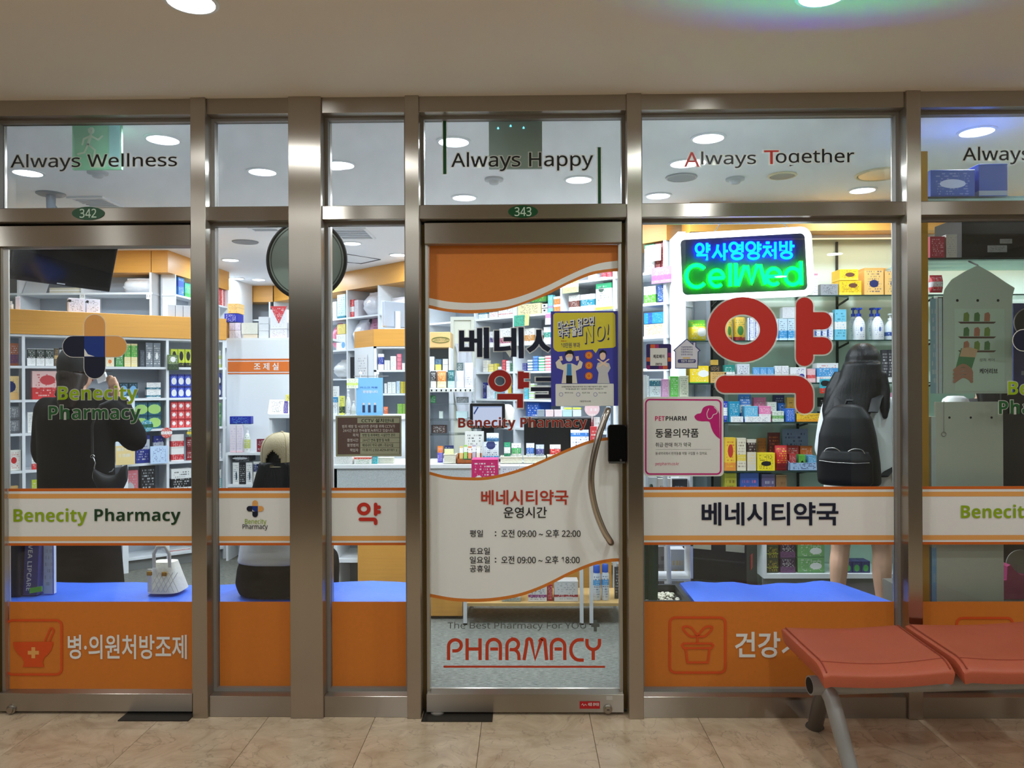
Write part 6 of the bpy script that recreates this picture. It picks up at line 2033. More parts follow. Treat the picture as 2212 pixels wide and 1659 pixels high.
# ================================================================= signs, hanging things and ceiling fittings
# ---- television on its ceiling pole
tv = empty('tv_set', onz(110, 418, CEIL_IN), 'black flat television hung tilted from a ceiling pole', 'television')
BL, BR = at(15, 602, 4.75 + CY), at(237, 631, 5.2 + CY)
ux = BR - BL
TL = at(39, 455, 4.66 + CY)
uz = TL - BL
un = ux.cross(uz).normalized()
if un.y < 0:
    un = -un
MB().obox(BL, ux, un * 0.035, uz).build('casing', mat('tv_black', (14, 14, 16), 0.18, coat=0.3), tv, bevel=0.004)
MB().obox(BL + ux * 0.025 + uz * 0.06 - un * 0.0015, ux * 0.95, un * 0.001, uz * 0.90).build('screen', mat('tv_screen', (8, 9, 12), 0.08), tv)
MB().obox(BL + ux * 0.46 + uz * 0.022 - un * 0.002, ux * 0.08, un * 0.001, uz * 0.018).build('maker_mark', mat('tv_mark', (150, 152, 156), 0.4), tv)
mid = BL + ux * 0.5 + uz * 0.62 + un * 0.05
pt = onz(110, 418, CEIL_IN)
MB().tube([mid, Vector((mid.x, mid.y + 0.02, mid.z + 0.1)), Vector((pt.x, pt.y, pt.z - 0.08)), pt], 0.028, 14).build('pole', mat('pole_grey', (120, 130, 142), 0.4, 0.3), tv, smooth=True)
MB().lathe([(0.075, -0.012), (0.085, -0.006), (0.085, 0.0)], pt, 20).build('ceiling_flange', mat('pole_grey', (120, 130, 142), 0.4, 0.3), tv, smooth=True)
MB().obox(mid - ux.normalized() * 0.1 - uz.normalized() * 0.1 - un * 0.015, ux.normalized() * 0.2, un * 0.02, uz.normalized() * 0.2).build('mount_plate', BLACKP, tv)

# ---- round disc with black rim behind the broad post
c = at(662, 561, 0.20)
r = 86.0 / F * (0.20 - CY)
md = empty('hanging_mirror', c, 'round grey-green mirror back with a black rim behind the broad steel post', 'mirror')


def disc_rings(b, c, prof, n=48):
    b.rings([[c + Vector((math.cos(2 * math.pi * j / n) * q, y, math.sin(2 * math.pi * j / n) * q)) for j in range(n)] for q, y in prof])


b = MB()
disc_rings(b, c, [(r * 0.97, 0.0), (r * 0.97, 0.02), (r * 0.8, 0.05), (r * 0.4, 0.07)])
b.build('shell', mat('grey_green_shell', (148, 160, 150), 0.35), md, smooth=True)
MB().tube([c + Vector((math.cos(2 * math.pi * j / 60) * r * 0.985, 0.004, math.sin(2 * math.pi * j / 60) * r * 0.985)) for j in range(60)], 0.009, 8, closed=True).build('black_rim', DARK, md, smooth=True)
MB().tube([c + Vector((math.cos(2 * math.pi * j / 60) * r * 0.90, -0.001, math.sin(2 * math.pi * j / 60) * r * 0.90)) for j in range(60)], 0.002, 6, closed=True).build('inner_ring', mat('ring_dark', (70, 78, 74), 0.5), md, smooth=True)
MB().tube([c + Vector((0, 0.03, r * 0.9)), Vector((c.x, c.y + 0.03, CEIL_IN))], 0.008, 8).build('hanger_rod', STEEL_D, md)

# ---- neon sign
YN = 0.032
ns = empty('neon_sign', at(1606, 640, YN), 'lit neon sign with blue Korean and green Latin lettering in a white frame', 'sign')
NC = at(1606.5, 567.5, YN)
tilt = math.radians(2.4)
S_ = 1.0 / F * (YN - CY)            # metres per photo pixel on this plane


def nl(x, y):
    """photo point near the sign -> point on the tilted sign"""
    dx, dy = (x - 1606.5) * S_, -(y - 567.5) * S_
    return NC + Vector((dx, 0, dy + 0 * dx))


def rot(p):
    return p


N_WHITE = emit('neon_white', (240, 246, 255), 4.0)
N_BLUE = emit('neon_blue', (0, 22, 255), 120.0)
N_GREEN = emit('neon_green', (0, 255, 12), 170.0)
fr = []
for cx, cy, a0 in ((1728, 515, -90), (1733, 617, 0), (1485, 626, 90), (1481, 527, 180)):
    fr += arc(cx, cy, 17, 17, a0, a0 + 90, 6)
pl0 = MB().rings([[nl(x, y) + Vector((0, 0.012, 0)) for x, y in fr], [nl(x, y) + Vector((0, 0.018, 0)) for x, y in fr]]).build(
    'acrylic_panel', mat('frosted_acrylic', (24, 25, 34), 0.3, spec=0.1, alpha=0.85), ns)
MB().tube([nl(x, y) for x, y in fr], 0.0145, 10, closed=True).build('white_tube', N_WHITE, ns, smooth=True)


def neon(strokes, r, m, name):
    for st in strokes:
        closed = len(st) > 4 and abs(st[0][0] - st[-1][0]) < .5 and abs(st[0][1] - st[-1][1]) < .5
        pts = [nl(x, y) - Vector((0, 0.004, 0)) for x, y in (st[:-1] if closed else st)]
        MB().tube(pts, r, 8, closed=closed).build(name, m, ns, smooth=True)


def syl(x0, y0, parts):
    return [[(x0 + x * 33, y0 + y * 36) for x, y in p] for p in parts]


def ci(cx, cy, rx, ry):
    return arc(cx, cy, rx, ry, n=16)


K = []
K += syl(1502, 525, [ci(.3, .32, .24, .26), [(.78, .0), (.78, .58)], [(.78, .18), (.98, .17)], [(.78, .38), (.98, .37)], [(.1, .72), (.78, .72), (.76, 1.02)]])
K += syl(1539, 526, [[(.36, .08), (.3, .45), (.02, .85)], [(.34, .4), (.62, .82)], [(.78, .0), (.78, 1.0)], [(.78, .46), (1.0, .46)]])
K += syl(1575, 523, [ci(.3, .32, .26, .26), [(.86, .0), (.86, .62)], [(.58, .22), (.86, .22)], [(.58, .42), (.86, .42)], ci(.52, .84, .34, .18)])
K += syl(1610, 523, [ci(.34, .3, .28, .26), [(.82, .0), (.82, .62)], [(.82, .2), (1.02, .2)], [(.82, .42), (1.02, .42)], ci(.52, .84, .34, .18)])
K += syl(1646, 524, [[(.24, .04), (.46, .04)], [(.04, .28), (.6, .28)], [(.34, .28), (.28, .55), (.04, .88)], [(.34, .52), (.6, .84)], [(.84, .0), (.84, 1.0)], [(.6, .5), (.84, .5)]])
K += syl(1681, 522, [[(.1, .02), (.1, .56), (.5, .56), (.5, .02)], [(.1, .3), (.5, .3)], [(.78, .0), (.78, .6)], [(.78, .3), (1.0, .3)], ci(.5, .84, .34, .18)])
neon(K, 0.0062, N_BLUE, 'blue_tube')
E_ = lambda cx, cy, rx, ry: [[(cx - rx, cy), (cx + rx, cy - 1)] + arc(cx, cy, rx, ry, -4, -310, 22)]
M_ = [arc(1505, 596, 22, 23.5, -42, -318, 24)]
M_ += E_(1548, 601, 15, 17)
M_ += [[(1577, 570), (1577, 618)], [(1589, 570), (1589, 617)], [(1593, 617), (1608, 575), (1613, 575), (1623, 612), (1635, 573), (1641, 573), (1652, 615)]]
M_ += E_(1670, 598, 15, 17)
M_ += [arc(1711, 598, 16, 17.5, 0, 360, 24), [(1728, 566), (1729, 616)]]
neon(M_, 0.0082, N_GREEN, 'green_tube')
for x in (1560, 1688):
    b0, b1 = nl(x - 20 if x < 1600 else x + 15, 505 if x < 1600 else 495), at(x, 478, YN)
    MB().tube([b0, b1, Vector((b1.x, b1.y, ZM0 + 0.002))], 0.002, 6).build('hanging_wire', mat('wire_grey', (180, 180, 180), 0.4, 0.5), ns)

# ---- exit sign and dark panel hanging inside the transoms
ex = empty('exit_sign', at(208, 300, 0.12), 'green exit sign with a pale running figure behind the transom', 'sign')
xa, xb = at(156, 300, 0.12).x, at(262, 300, 0.12).x
za, zb_ = at(208, 366, 0.12).z, at(208, 263, 0.12).z
MB().box(xa, xb, 0.12, 0.135, za, zb_).build('panel', mat('exit_green', (150, 214, 176), 0.4, alpha=0.75), ex)
PALE = mat('exit_pale', (214, 230, 206), 0.5)


def man(strokes, w, y):
    for st in strokes:
        ribbon('figure', [st], w, y, PALE, ex)


man([arc(197, 282, 4, 4.5, n=12), [(196, 292), (190, 312)]], 0.014, 0.1185)
man([[(195, 293), (212, 302), (221, 294)], [(193, 295), (181, 300), (178, 312)], [(191, 312), (205, 324), (203, 342)], [(190, 312), (182, 330), (168, 333)]], 0.009, 0.1175)
MB().box(at(236, 300, 0.12).x, xb - 0.004, 0.117, 0.1195, za + 0.01, zb_ - 0.01).build('door_field', mat('exit_aqua', (170, 226, 226), 0.4), ex)
MB().tube([((xa + xb) / 2, 0.128, zb_), ((xa + xb) / 2, 0.128, CEIL_IN)], 0.006, 8).build('hanger_rod', STEEL_D, ex)
dpn = empty('lamp_panel', at(1113, 300, 0.12), 'grey-green hanging panel with small cyan lights behind the door transom', 'panel')
xa, xb = at(1056, 300, 0.12).x, at(1171, 300, 0.12).x
za, zb_ = at(1113, 364, 0.12).z, at(1113, 256, 0.12).z
MB().box(xa, xb, 0.12, 0.135, za, zb_).build('panel', mat('panel_green_grey', (128, 140, 124), 0.5), dpn)
for px, py in ((1076, 277), (1103, 272), (1131, 276)):
    q = at(px, py, 0.118)
    MB().tube([q + Vector((0, 0, -0.004)), q, q + Vector((0, 0, 0.006))], [0.0045, 0.005, 0.0012], 8).build('cyan_light', emit('cyan_light', (120, 226, 246), 1.6), dpn)
MB().tube([((xa + xb) / 2, 0.128, zb_), ((xa + xb) / 2, 0.128, CEIL_IN)], 0.006, 8).build('hanger_rod', STEEL_D, dpn)


# ---- ceiling fittings of the shop
def ceiling_disc(name, px, py, r, label, cat, m, ring=None, prof=None):
    p = onz(px, py, CEIL_IN)
    t = empty(name, p, label, cat)
    MB().lathe(prof or [(r * 0.95, -0.001), (r * 0.9, -0.008), (r * 0.3, -0.010)], p, 24).build('disc', m, t, smooth=True)
    if ring:
        MB().tube([p + Vector((math.cos(2 * math.pi * j / 32) * r, math.sin(2 * math.pi * j / 32) * r, -0.004)) for j in range(32)], 0.007, 6, closed=True).build('ring', ring, t, smooth=True)
    return t


VG = mat('vent_grey', (140, 142, 146), 0.6)
ceiling_disc('ceiling_vent', 530, 522, 0.115, 'round grey ceiling vent above the dispensary partition', 'vent', VG)
CRM = mat('cream_ring', (236, 222, 180), 0.4)
ceiling_disc('ceiling_speaker', 1472, 382, 0.085, 'round grey ceiling speaker with a taped paper strip', 'speaker', VG, mat('grey_ring', (170, 172, 174), 0.4))
ceiling_disc('ceiling_spotlight', 1690, 378, 0.075, 'unlit ceiling spotlight in a cream ring', 'ceiling light', mat('spot_dark', (90, 88, 84), 0.3), CRM)
ceiling_disc('ceiling_spotlight', 1905, 375, 0.14, 'large unlit ceiling spotlight in a cream ring beside the steel post', 'ceiling light', mat('spot_silver', (170, 168, 158), 0.25, 0.5), CRM)
for px, py, lb in ((211, 371, 'small round smoke detector behind the first transom'), (1067, 386, 'small round smoke detector behind the door transom'), (1588, 385, 'small round smoke detector beside the ceiling speaker')):
    ceiling_disc('smoke_detector', px, py, 0.05, lb, 'detector', mat('detector_grey', (196, 200, 204), 0.5), prof=[(0.055, -0.001), (0.055, -0.012), (0.035, -0.016), (0.028, -0.03), (0.02, -0.034)])


def ceiling_frame(name, corners, label, cat, m, slats):
    P = [onz(x, y, CEIL_IN) for x, y in corners]
    x0, x1 = min(p.x for p in P), max(p.x for p in P)
    y0, y1 = min(p.y for p in P), max(p.y for p in P)
    t = empty(name, ((x0 + x1) / 2, (y0 + y1) / 2, CEIL_IN), label, cat)
    w = 0.02
    for q in ((x0, x1, y0, y0 + w), (x0, x1, y1 - w, y1), (x0, x0 + w, y0 + w, y1 - w), (x1 - w, x1, y0 + w, y1 - w)):
        MB().box(q[0], q[1], q[2], q[3], CEIL_IN - 0.012, CEIL_IN - 0.0005).build('frame', WHITE2, t)
    MB().box(x0 + w, x1 - w, y0 + w, y1 - w, CEIL_IN - 0.004, CEIL_IN - 0.0008).build('face', m, t)
    for k in range(slats):
        y = y0 + w + (y1 - y0 - 2 * w) * (k + 0.5) / slats
        MB().box(x0 + w, x1 - w, y - 0.006, y + 0.006, CEIL_IN - 0.011, CEIL_IN - 0.004).build('slat', mat('louver_white', (222, 226, 232), 0.4), t)
    return t


ceiling_frame('air_conditioner', [(162, 432), (240, 432), (170, 424), (232, 445)], 'square white ceiling air conditioner beside the television pole', 'air conditioner', mat('ac_grille', (110, 116, 122), 0.6), 6)
ceiling_frame('grid_light', [(716, 492), (790, 492), (735, 512), (785, 514)], 'gridded white ceiling light fitting behind the round mirror', 'ceiling light', mat('grid_face', (190, 198, 206), 0.4), 5)
ceiling_frame('air_conditioner', [(535, 490), (600, 490), (560, 497), (590, 497)], 'slim white ceiling air outlet beyond the narrow pane', 'air outlet', mat('ac_grille', (110, 116, 122), 0.6), 3)
ap = [onz(x, y, CEIL_IN) for x, y in ((748, 548), (822, 560), (780, 569), (750, 566))]
ah = empty('access_hatch', ap[0], 'square ceiling hatch outlined in a dark joint', 'hatch')
MB().tube([(p.x, p.y, CEIL_IN - 0.003) for p in ap], 0.004, 6, closed=True).build('joint', mat('joint_grey', (70, 72, 76), 0.6), ah)

# ---- posters and plates on the panes
po = empty('mask_poster', at(1262, 876, -0.006), 'blue and yellow mask poster with two drawn pharmacists on the glass door', 'poster')
PB = mat('poster_blue', (66, 66, 168), 0.5)
PY = mat('poster_yellow', (222, 206, 60), 0.5)
PYY = -0.0115
xa, xb = at(1190, 775, PYY).x, at(1335, 775, PYY).x
za, zb_ = at(1262, 877, PYY).z, at(1262, 672, PYY).z
MB().box(xa, xb, PYY, PYY + 0.0012, za, zb_).build('sheet', PB, po)
y1 = PYY - 0.0007
y2, y3, y4 = y1 - 0.0006, y1 - 0.0012, y1 - 0.0018
gpoly('speech_balloon', [(1199, 676), (1325, 675), (1329, 680), (1330, 748), (1325, 751), (1293, 753), (1287, 763), (1280, 755), (1205, 760), (1198, 756), (1195, 750), (1195, 680)], y1, PY, po)
DKB = mat('poster_navy', (36, 44, 110), 0.5)
PW = mat('poster_white', (232, 232, 226), 0.5)


def slant_text(s, x0, x1, y0, y1_, dy, Y, m, bold, par=po):
    """lettering that climbs towards its end"""
    o = gtext(s, x0, x1, y0, y1_, Y, m, par, bold)
    k = -dy / max(x1 - x0, 1)
    me = o.data
    xs0 = min(v.co.x for v in me.vertices)
    for v in me.vertices:
        v.co.z += (v.co.x - xs0) * k * -1 if False else (v.co.x - xs0) * (-k)
    return o


for s, x0, x1, ya, yb_, dy, m, bo in (('마스크 없으면', 1205, 1283, 694, 713, 11, PW, .03), ('약국 출입', 1206, 1257, 712, 730, 7, PW, .03), ('NO!', 1262, 1314, 706, 742, 10, PY, .02)):
    for k in range(4):
        slant_text(s, x0 + k * 0.7, x1 + k * 0.7, ya + k * 0.9, yb_ + k * 0.9, dy, y2 - 0.0004 + 0.0001 * k, DKB, bo)
    slant_text(s, x0, x1, ya, yb_, dy, y3, m, bo)
gtext('위반시', 1212, 1223, 735, 738.5, y2, mat('poster_red', (190, 60, 40), 0.5), po, 0.01)
gtext('10만원 부과', 1212, 1253, 740, 751, y2, DKB, po, 0.008)
# the two drawn figures
SK = mat('poster_skin', (240, 206, 180), 0.5)
HB = mat('poster_hair', (24, 24, 28), 0.5)
CO_ = mat('poster_coat', (228, 220, 204), 0.5)


def fig(parts):
    for k, (nm, pts, m) in enumerate(parts):
        gpoly(nm, pts, y2 - 0.00012 * k, m, po)


fig([('printed_coat', [(1213, 828), (1217, 800), (1203, 795), (1200, 783), (1208, 775), (1215, 788), (1224, 785), (1236, 785), (1247, 790), (1252, 778), (1259, 783), (1256, 795), (1244, 801), (1247, 828)], CO_),
     ('printed_shirt', [(1225, 786), (1234, 786), (1235, 812), (1224, 812)], mat('poster_shirt', (60, 140, 200), 0.5)),
     ('printed_trousers', [(1223, 811), (1236, 811), (1236, 828), (1223, 828)], HB),
     ('printed_head', arc(1229.5, 771, 8, 10, n=18)[:-1], SK),
     ('printed_hair', [(1221, 770), (1221, 762), (1226, 757), (1234, 756), (1239, 761), (1239, 770), (1236, 765), (1228, 764), (1223, 767)], HB),
     ('printed_mask', [(1223, 772), (1236, 772), (1235, 779), (1229, 781), (1224, 779)], PW),
     ('printed_hand', [(1208, 770), (1214, 769), (1216, 778), (1210, 780)], SK), ('printed_hand', [(1243, 770), (1250, 769), (1251, 778), (1245, 780)], SK)])
fig([('printed_coat', [(1290, 828), (1293, 805), (1288, 795), (1291, 784), (1299, 782), (1306, 782), (1316, 785), (1319, 795), (1313, 806), (1317, 828)], mat('poster_grey', (200, 198, 200), 0.5)),
     ('printed_head', arc(1302, 769, 6.5, 9, n=18)[:-1], SK),
     ('printed_hair', [(1294, 768), (1295, 759), (1302, 755), (1309, 759), (1311, 768), (1308, 763), (1302, 761), (1296, 764)], HB),
     ('printed_arm', [(1289, 776), (1292, 775), (1314, 790), (1311, 793)], SK), ('printed_arm', [(1314, 775), (1317, 776), (1294, 794), (1291, 791)], SK)])
for cy in (767.5, 789.5, 812):
    gpoly('orange_badge', arc(1272, cy, 8.2, 8.2, n=20)[:-1], y2, mat('badge_orange', (230, 110, 40), 0.5), po)
    ribbon('badge_ring', [arc(1272, cy, 4.5, 4.5, n=14)], 0.0022, y3, PY, po)
grect('notice_panel', 1200, 1326, 829, 877, y1, PW, po, 0.004)
for s, x0, x1, ya, yb_ in (('감염병예방법 제83조에 따라 마스크를 착용하지 않은 사람이', 1213, 1312, 833.5, 837), ('약국을 출입할 경우 10만원의 과태료가 부과됩니다', 1222, 1303, 838.5, 842),
                           ('확진자 진료', 1220, 1238, 847, 850), ('의심자 진료', 1257, 1274, 847, 850), ('마스크 착용', 1293, 1310, 847, 850), ('대한약사회', 1253, 1276, 865, 869)):
    gtext(s, x0, x1, ya, yb_, y2, mat('poster_ink', (50, 50, 60), 0.5), po, 0.0)
for px in (1212, 1249, 1286):
    ribbon('round_icon', [arc(px, 852, 4, 4, n=14)], 0.002, y2, mat('poster_lilac', (150, 150, 200), 0.5), po)

pp = empty('pet_sign', at(1476, 1029, -0.012), 'white pet medicine plate with a magenta dog silhouette on the wide pane', 'sign')
PWH = mat('plate_white', (232, 230, 226), 0.4)
MAG = mat('plate_magenta', (200, 30, 120), 0.45)
Yp = -0.012
b = MB()
xa, xb = at(1390, 943, Yp).x, at(1563, 943, Yp).x
za, zb_ = at(1476, 1029, Yp).z, at(1476, 857, Yp).z
b.rings([[Vector(v) for v in rrect(xa, xb, za, zb_, 0.02, y)] for y in (Yp + 0.006, Yp)])
b.build('plate', PWH, pp)
pts = []
for cx, cy, a0 in ((1548, 873, -90), (1548, 1015, 0), (1404, 1015, 90), (1404, 872, 180)):
    pts += arc(cx, cy, 9, 9, a0, a0 + 90, 6)
ribbon('magenta_border', [pts + pts[:1]], 3.4 / 500, Yp - 0.0008, MAG, pp)
gpoly('dog_silhouette', smooth_pts([(1500, 899), (1506, 894), (1514, 892), (1519, 881), (1530, 876), (1541, 877), (1549, 884), (1554, 894)], 4)
      + [(1555, 948)] + smooth_pts([(1548, 943), (1541, 934), (1536, 922), (1533, 912), (1527, 910), (1516, 910), (1506, 908), (1501, 903)], 4), Yp - 0.001, MAG, pp)
ribbon('dog_ear', [smooth_pts([(1531, 883), (1527, 894), (1530, 904), (1537, 903), (1541, 896), (1548, 893), (1549, 886), (1543, 880)], 5)], 0.0028, Yp - 0.0014, PWH, pp)
gtext('PET', 1415, 1436, 899, 909, Yp - 0.0009, mat('plate_pink', (214, 50, 110), 0.5), pp, 0.014)
gtext('PHARM', 1438, 1483, 899, 908.5, Yp - 0.0009, BLACKF, pp, 0.014)
gtext('동물의약품', 1416, 1509, 926, 945, Yp - 0.0009, BLACKF, pp, 0.01)
gtext('취급·판매 허가 약국', 1416, 1493, 956, 965.5, Yp - 0.0009, BLACKF, pp, 0.0)
gtext('동네약국에서 반려동물 약을 구입할 수 있어요.', 1416, 1528, 976, 982.5, Yp - 0.0009, GREYF, pp, 0.0)
gtext('petpharm.co.kr', 1416, 1467, 998, 1007, Yp - 0.0009, mat('plate_pink', (214, 50, 110), 0.5), pp, 0.0)
grect('thin_rule', 1416, 1536, 970.4, 971, Yp - 0.0009, mat('rule_grey', (190, 190, 190), 0.5), pp)

zp_ = empty('pay_sticker', at(1423, 798, -0.007), 'square navy and orange payment sticker with a white centre', 'sticker')
grect('backing', 1396, 1450, 743, 798, -0.0062, mat('sticker_navy', (52, 36, 100), 0.45), zp_, 0.008)
for x0, x1, ya, yb_, cc in ((1405, 1415, 744, 752, (220, 100, 50)), (1415, 1423, 744, 752, (170, 40, 110)), (1397, 1404, 772, 781, (220, 110, 50)), (1397, 1404, 789, 797, (150, 40, 110)),
                            (1443, 1449, 762, 771, (160, 40, 110)), (1443, 1449, 772, 781, (220, 110, 50)), (1423, 1432, 790, 797, (150, 40, 110)), (1432, 1442, 790, 797, (220, 100, 60))):
    grect('colour_block', x0, x1, ya, yb_, -0.0068, mat('block_%d_%d' % (cc[0], cc[2]), cc, 0.45), zp_)
grect('white_centre', 1404.5, 1441.5, 752, 790, -0.0072, PWH, zp_)
gtext('제로페이', 1411, 1435, 766, 774, -0.0078, BLACKF, zp_, 0.02)
gtext('zero', 1416, 1430, 784, 789, -0.0078, BLACKF, zp_, 0.014)
hs = empty('house_sticker', at(1483, 796, -0.007), 'white house-shaped sticker with a navy outline and phone number', 'sticker')
hp_ = [(1459, 795.5), (1459, 760), (1455.5, 757), (1480, 735.5), (1484, 732.5), (1487, 735.5), (1497, 744), (1497, 739), (1503, 739), (1503, 749), (1512, 757), (1508, 760), (1507.5, 795.5)]
gpoly('backing', hp_, -0.0062, mat('house_white', (212, 210, 220), 0.5), hs)
ribbon('outline', [hp_ + hp_[:1]], 0.0036, -0.0068, mat('house_navy', (60, 60, 120), 0.5), hs)
for k, (s, ya) in enumerate((('가정폭력피해자', 748), ('긴급전화안내', 753), ('아동학대신고', 758.5), ('안전한 우리집', 764))):
    gtext(s, 1471, 1496, ya, ya + 3.6, -0.0068, mat('house_navy', (60, 60, 120), 0.5), hs, 0.005)
grect('number_bar', 1464, 1503, 776, 784, -0.0068, mat('house_navy', (60, 60, 120), 0.5), hs, 0.006)
gtext('1577-9337', 1471, 1500, 777.5, 782.5, -0.0074, PWH, hs, 0.014)
grect('gold_tag', 1475, 1491, 772, 774.5, -0.0068, mat('gold_tag', (220, 180, 90), 0.5), hs)

cs = empty('camera_notice', at(795, 990, -0.012), 'brown and olive camera notice plate fixed on the third pane', 'sign')
Yc = -0.012
OLV = mat('notice_olive', (168, 172, 148), 0.4)
BRN = mat('notice_brown', (104, 84, 80), 0.4)
xa, xb = at(725, 945, Yc).x, at(867, 945, Yc).x
za, zb_ = at(796, 986, Yc).z, at(796, 898, Yc).z
MB().box(xa, xb, Yc, Yc + 0.006, za, zb_).build('plate', OLV, cs, bevel=0.001)
yy = Yc - 0.0012
grect('brown_field', 729, 864, 902, 981, yy, BRN, cs)
grect('title_field', 772, 863, 903, 914, yy - 0.0006, OLV, cs)
grect('answer_field', 778, 863, 935, 981, yy - 0.0006, OLV, cs)
gtext('CCTV 설치안내', 781, 850, 904.5, 912.5, yy - 0.0012, BLACKF, cs, 0.012)
gtext('범죄 예방 및 시설안전 관리를 위해 CCTV가', 739, 853, 917.5, 924.5, yy - 0.0012, PWH, cs, 0.0)
gtext('24시간 동안 연속촬영,녹화되고 있습니다.', 741, 851, 926.5, 933.5, yy - 0.0012, PWH, cs, 0.0)
for k, (a_, b_) in enumerate((('목적', '방범 및 화재예방, 시설안전 관리'), ('촬영시간', '24시간 연속 촬영 및 녹화'), ('촬영범위', '베네시티 약국 내부 / 주요시설'), ('책임자', '이호이 ( 02-429-8181 )'))):
    ya = 936.5 + k * 10.8
    gtext(a_, 774 - len(a_) * 6, 774, ya, ya + 7, yy - 0.0012, PWH, cs, 0.0)
    gtext(b_, 783, 783 + len(b_) * 3.9, ya, ya + 7, yy - 0.0012, BLACKF, cs, 0.0)
    if k:
        grect('row_rule', 778, 863, ya - 2.2, ya - 1.6, yy - 0.0012, BRN, cs)
for x in (735, 858):
    q = at(x, 899, Yc + 0.003)
    MB().box(q.x - 0.008, q.x + 0.008, Yc + 0.006, -0.0042, q.z - 0.004, q.z + 0.004).build('suction_tab', CLEAR, cs)

# ---- blue poster on its stand and the back ledge behind the counter
YL = 2.36
PL_E = Plane(P2(712, YL), P2(895, YL))
zl = PL_E.z(800, 897)
le = empty('back_ledge', PL_E.p(0.3, 0, 0), 'white raised ledge behind the service counter', 'ledge')
xa, xb = PL_E.hit(712, 897).x, PL_E.hit(893, 897).x
MB().box(xa, xb, YL, YL + 0.26, zl - 0.03, zl).build('ledge_top', WHITE2, le)
MB().box(xa, xb, YL + 0.02, YL + 0.05, 0, zl - 0.03).build('ledge_front', WHITE, le)
PL_E.deep = 0.26
bp = empty('blue_poster', PL_E.hit(799, 897), 'light blue illustrated poster hung on a white stand behind the counter', 'poster')
f = PL_E.off(-0.04)
o0, o1 = f.hit(770, 897), f.hit(827, 816)
MB().box(o0.x, o1.x, o0.y, o0.y + 0.003, o0.z, o1.z).build('sheet', pm((130, 190, 240), (120, 182, 236), C_W, .0, .1, ink=.0), bp)
fit_text('lettering', '환영합니다', (o0.x + .05, o0.y - .001, o0.z + .165), XV, 0.11, 0.02, PWH, bp, 0.02)
fit_text('lettering', '마스크 착용', (o0.x + .03, o0.y - .001, o0.z + .20), XV, 0.13, 0.014, mat('poster_ink_blue', (50, 90, 170), 0.5), bp, 0.01)
for k in range(3):
    x = o0.x + 0.045 + k * 0.042
    MB().obox((x, o0.y - 0.001, o0.z + 0.02), (0.02, 0, 0), (0, 0.0005, 0), (0, 0, 0.055)).build('printed_figure', mat('printed_navy', (50, 60, 90), 0.5), bp)
    MB().obox((x + 0.004, o0.y - 0.001, o0.z + 0.078), (0.012, 0, 0), (0, 0.0005, 0), (0, 0, 0.014)).build('printed_face', SK, bp)
for x in (o0.x + 0.03, o1.x - 0.04):
    MB().tube([(x, o0.y + 0.006, o0.z - 0.02), (x, o0.y + 0.006, o1.z + 0.03)], 0.004, 6).build('stand_rod', WHITE2, bp)
    MB().lathe([(0.010, 0), (0.012, .01), (0.006, .022)], (x, o0.y + 0.006, o1.z + 0.025), 10).build('knob', WHITE2, bp, smooth=True)
MB().tube([(o0.x - 0.02, o0.y + 0.006, o1.z + 0.012), (o1.x + 0.04, o0.y + 0.006, o1.z + 0.012)], 0.003, 6).build('cross_bar', mat('bar_grey', (150, 150, 150), 0.3, 0.6), bp)
for x0, x1, yt, m_, kd, lb in ((714, 731, 834, pm((220, 220, 218), C_G, C_G), 'box', 'white device carton on the back ledge'), (718, 729, 857, pm((226, 232, 236), (60, 140, 190), C_BK, .7, 1), 'box', 'small white and blue carton on the back ledge'),
                               (732, 744, 855, pm((226, 226, 110), (30, 60, 40), C_BK, .1, .45), 'box', 'lime and black carton on the back ledge'), (745, 757, 842, pm((232, 234, 232), C_LG, C_G), 'pump', 'tall white dispenser on the back ledge'),
                               (757, 768, 866, pm((226, 228, 222), (200, 206, 190), C_G, .1, .4), 'pump', 'short white pump bottle on the back ledge')):
    G(PL_E, x0, x1, yt, zl, m_, lb, kind=kd, back=0.14 if x0 == 714 else 0.03, cap=WHITE2)
G(PL_E, 748, 774, 817, PL_E.z(760, 839), pm((226, 236, 206), (200, 220, 90), C_DG, .3, .55), 'green-edged price sign on a stem above the dispenser', kind='card', back=-0.06, depth=0.01, name='price_sign')
mo = empty('monitor', PL_H.hit(850, 711), 'white backed computer monitor turned away on the shelf tower', 'monitor')
zm0, zm1 = zc1, PL_H.z(840, 648)
q0 = PL_H.off(0.08).hit(826, 700)
mv = Vector((0.16, 0.19, 0))
MB().obox((q0.x, q0.y, zm0 + 0.03), mv, Vector((0.022, -0.018, 0)), (0, 0, zm1 - zm0 - 0.03)).build('back_shell', mat('monitor_shell', (196, 206, 222), 0.4), mo, bevel=0.004)
MB().obox((q0.x - 0.006, q0.y + 0.004, zm0 + 0.025), mv * 1.03, Vector((0.006, -0.005, 0)), (0, 0, zm1 - zm0 - 0.02)).build('bezel', WHITE2, mo)
MB().box(q0.x + 0.10, q0.x + 0.14, q0.y + 0.05, q0.y + 0.09, zm0 + 0.0012, zm0 + 0.16).build('stand', WHITE2, mo)
MB().box(q0.x + 0.02, q0.x + 0.20, q0.y + 0.0, q0.y + 0.16, zm0 + 0.001, zm0 + 0.012).build('foot', WHITE2, mo)
G(PL_C, 722, 762, 985, zct, pm((236, 236, 232), C_W, (60, 130, 70), ink=.5), 'flat white takeaway carton with green print on the counter end', back=0.01, depth=0.14)
G(PL_C, 764, 802, 987, zct, pm((236, 238, 230), (226, 100, 80), (70, 150, 70), .7, 1), 'flat white and coral carton beside the counter end', back=0.01, depth=0.12)
G(PL_C, 804, 815, 985, zct, pm((40, 160, 170), C_TE, C_W), 'small turquoise carton on the counter', back=0.03)
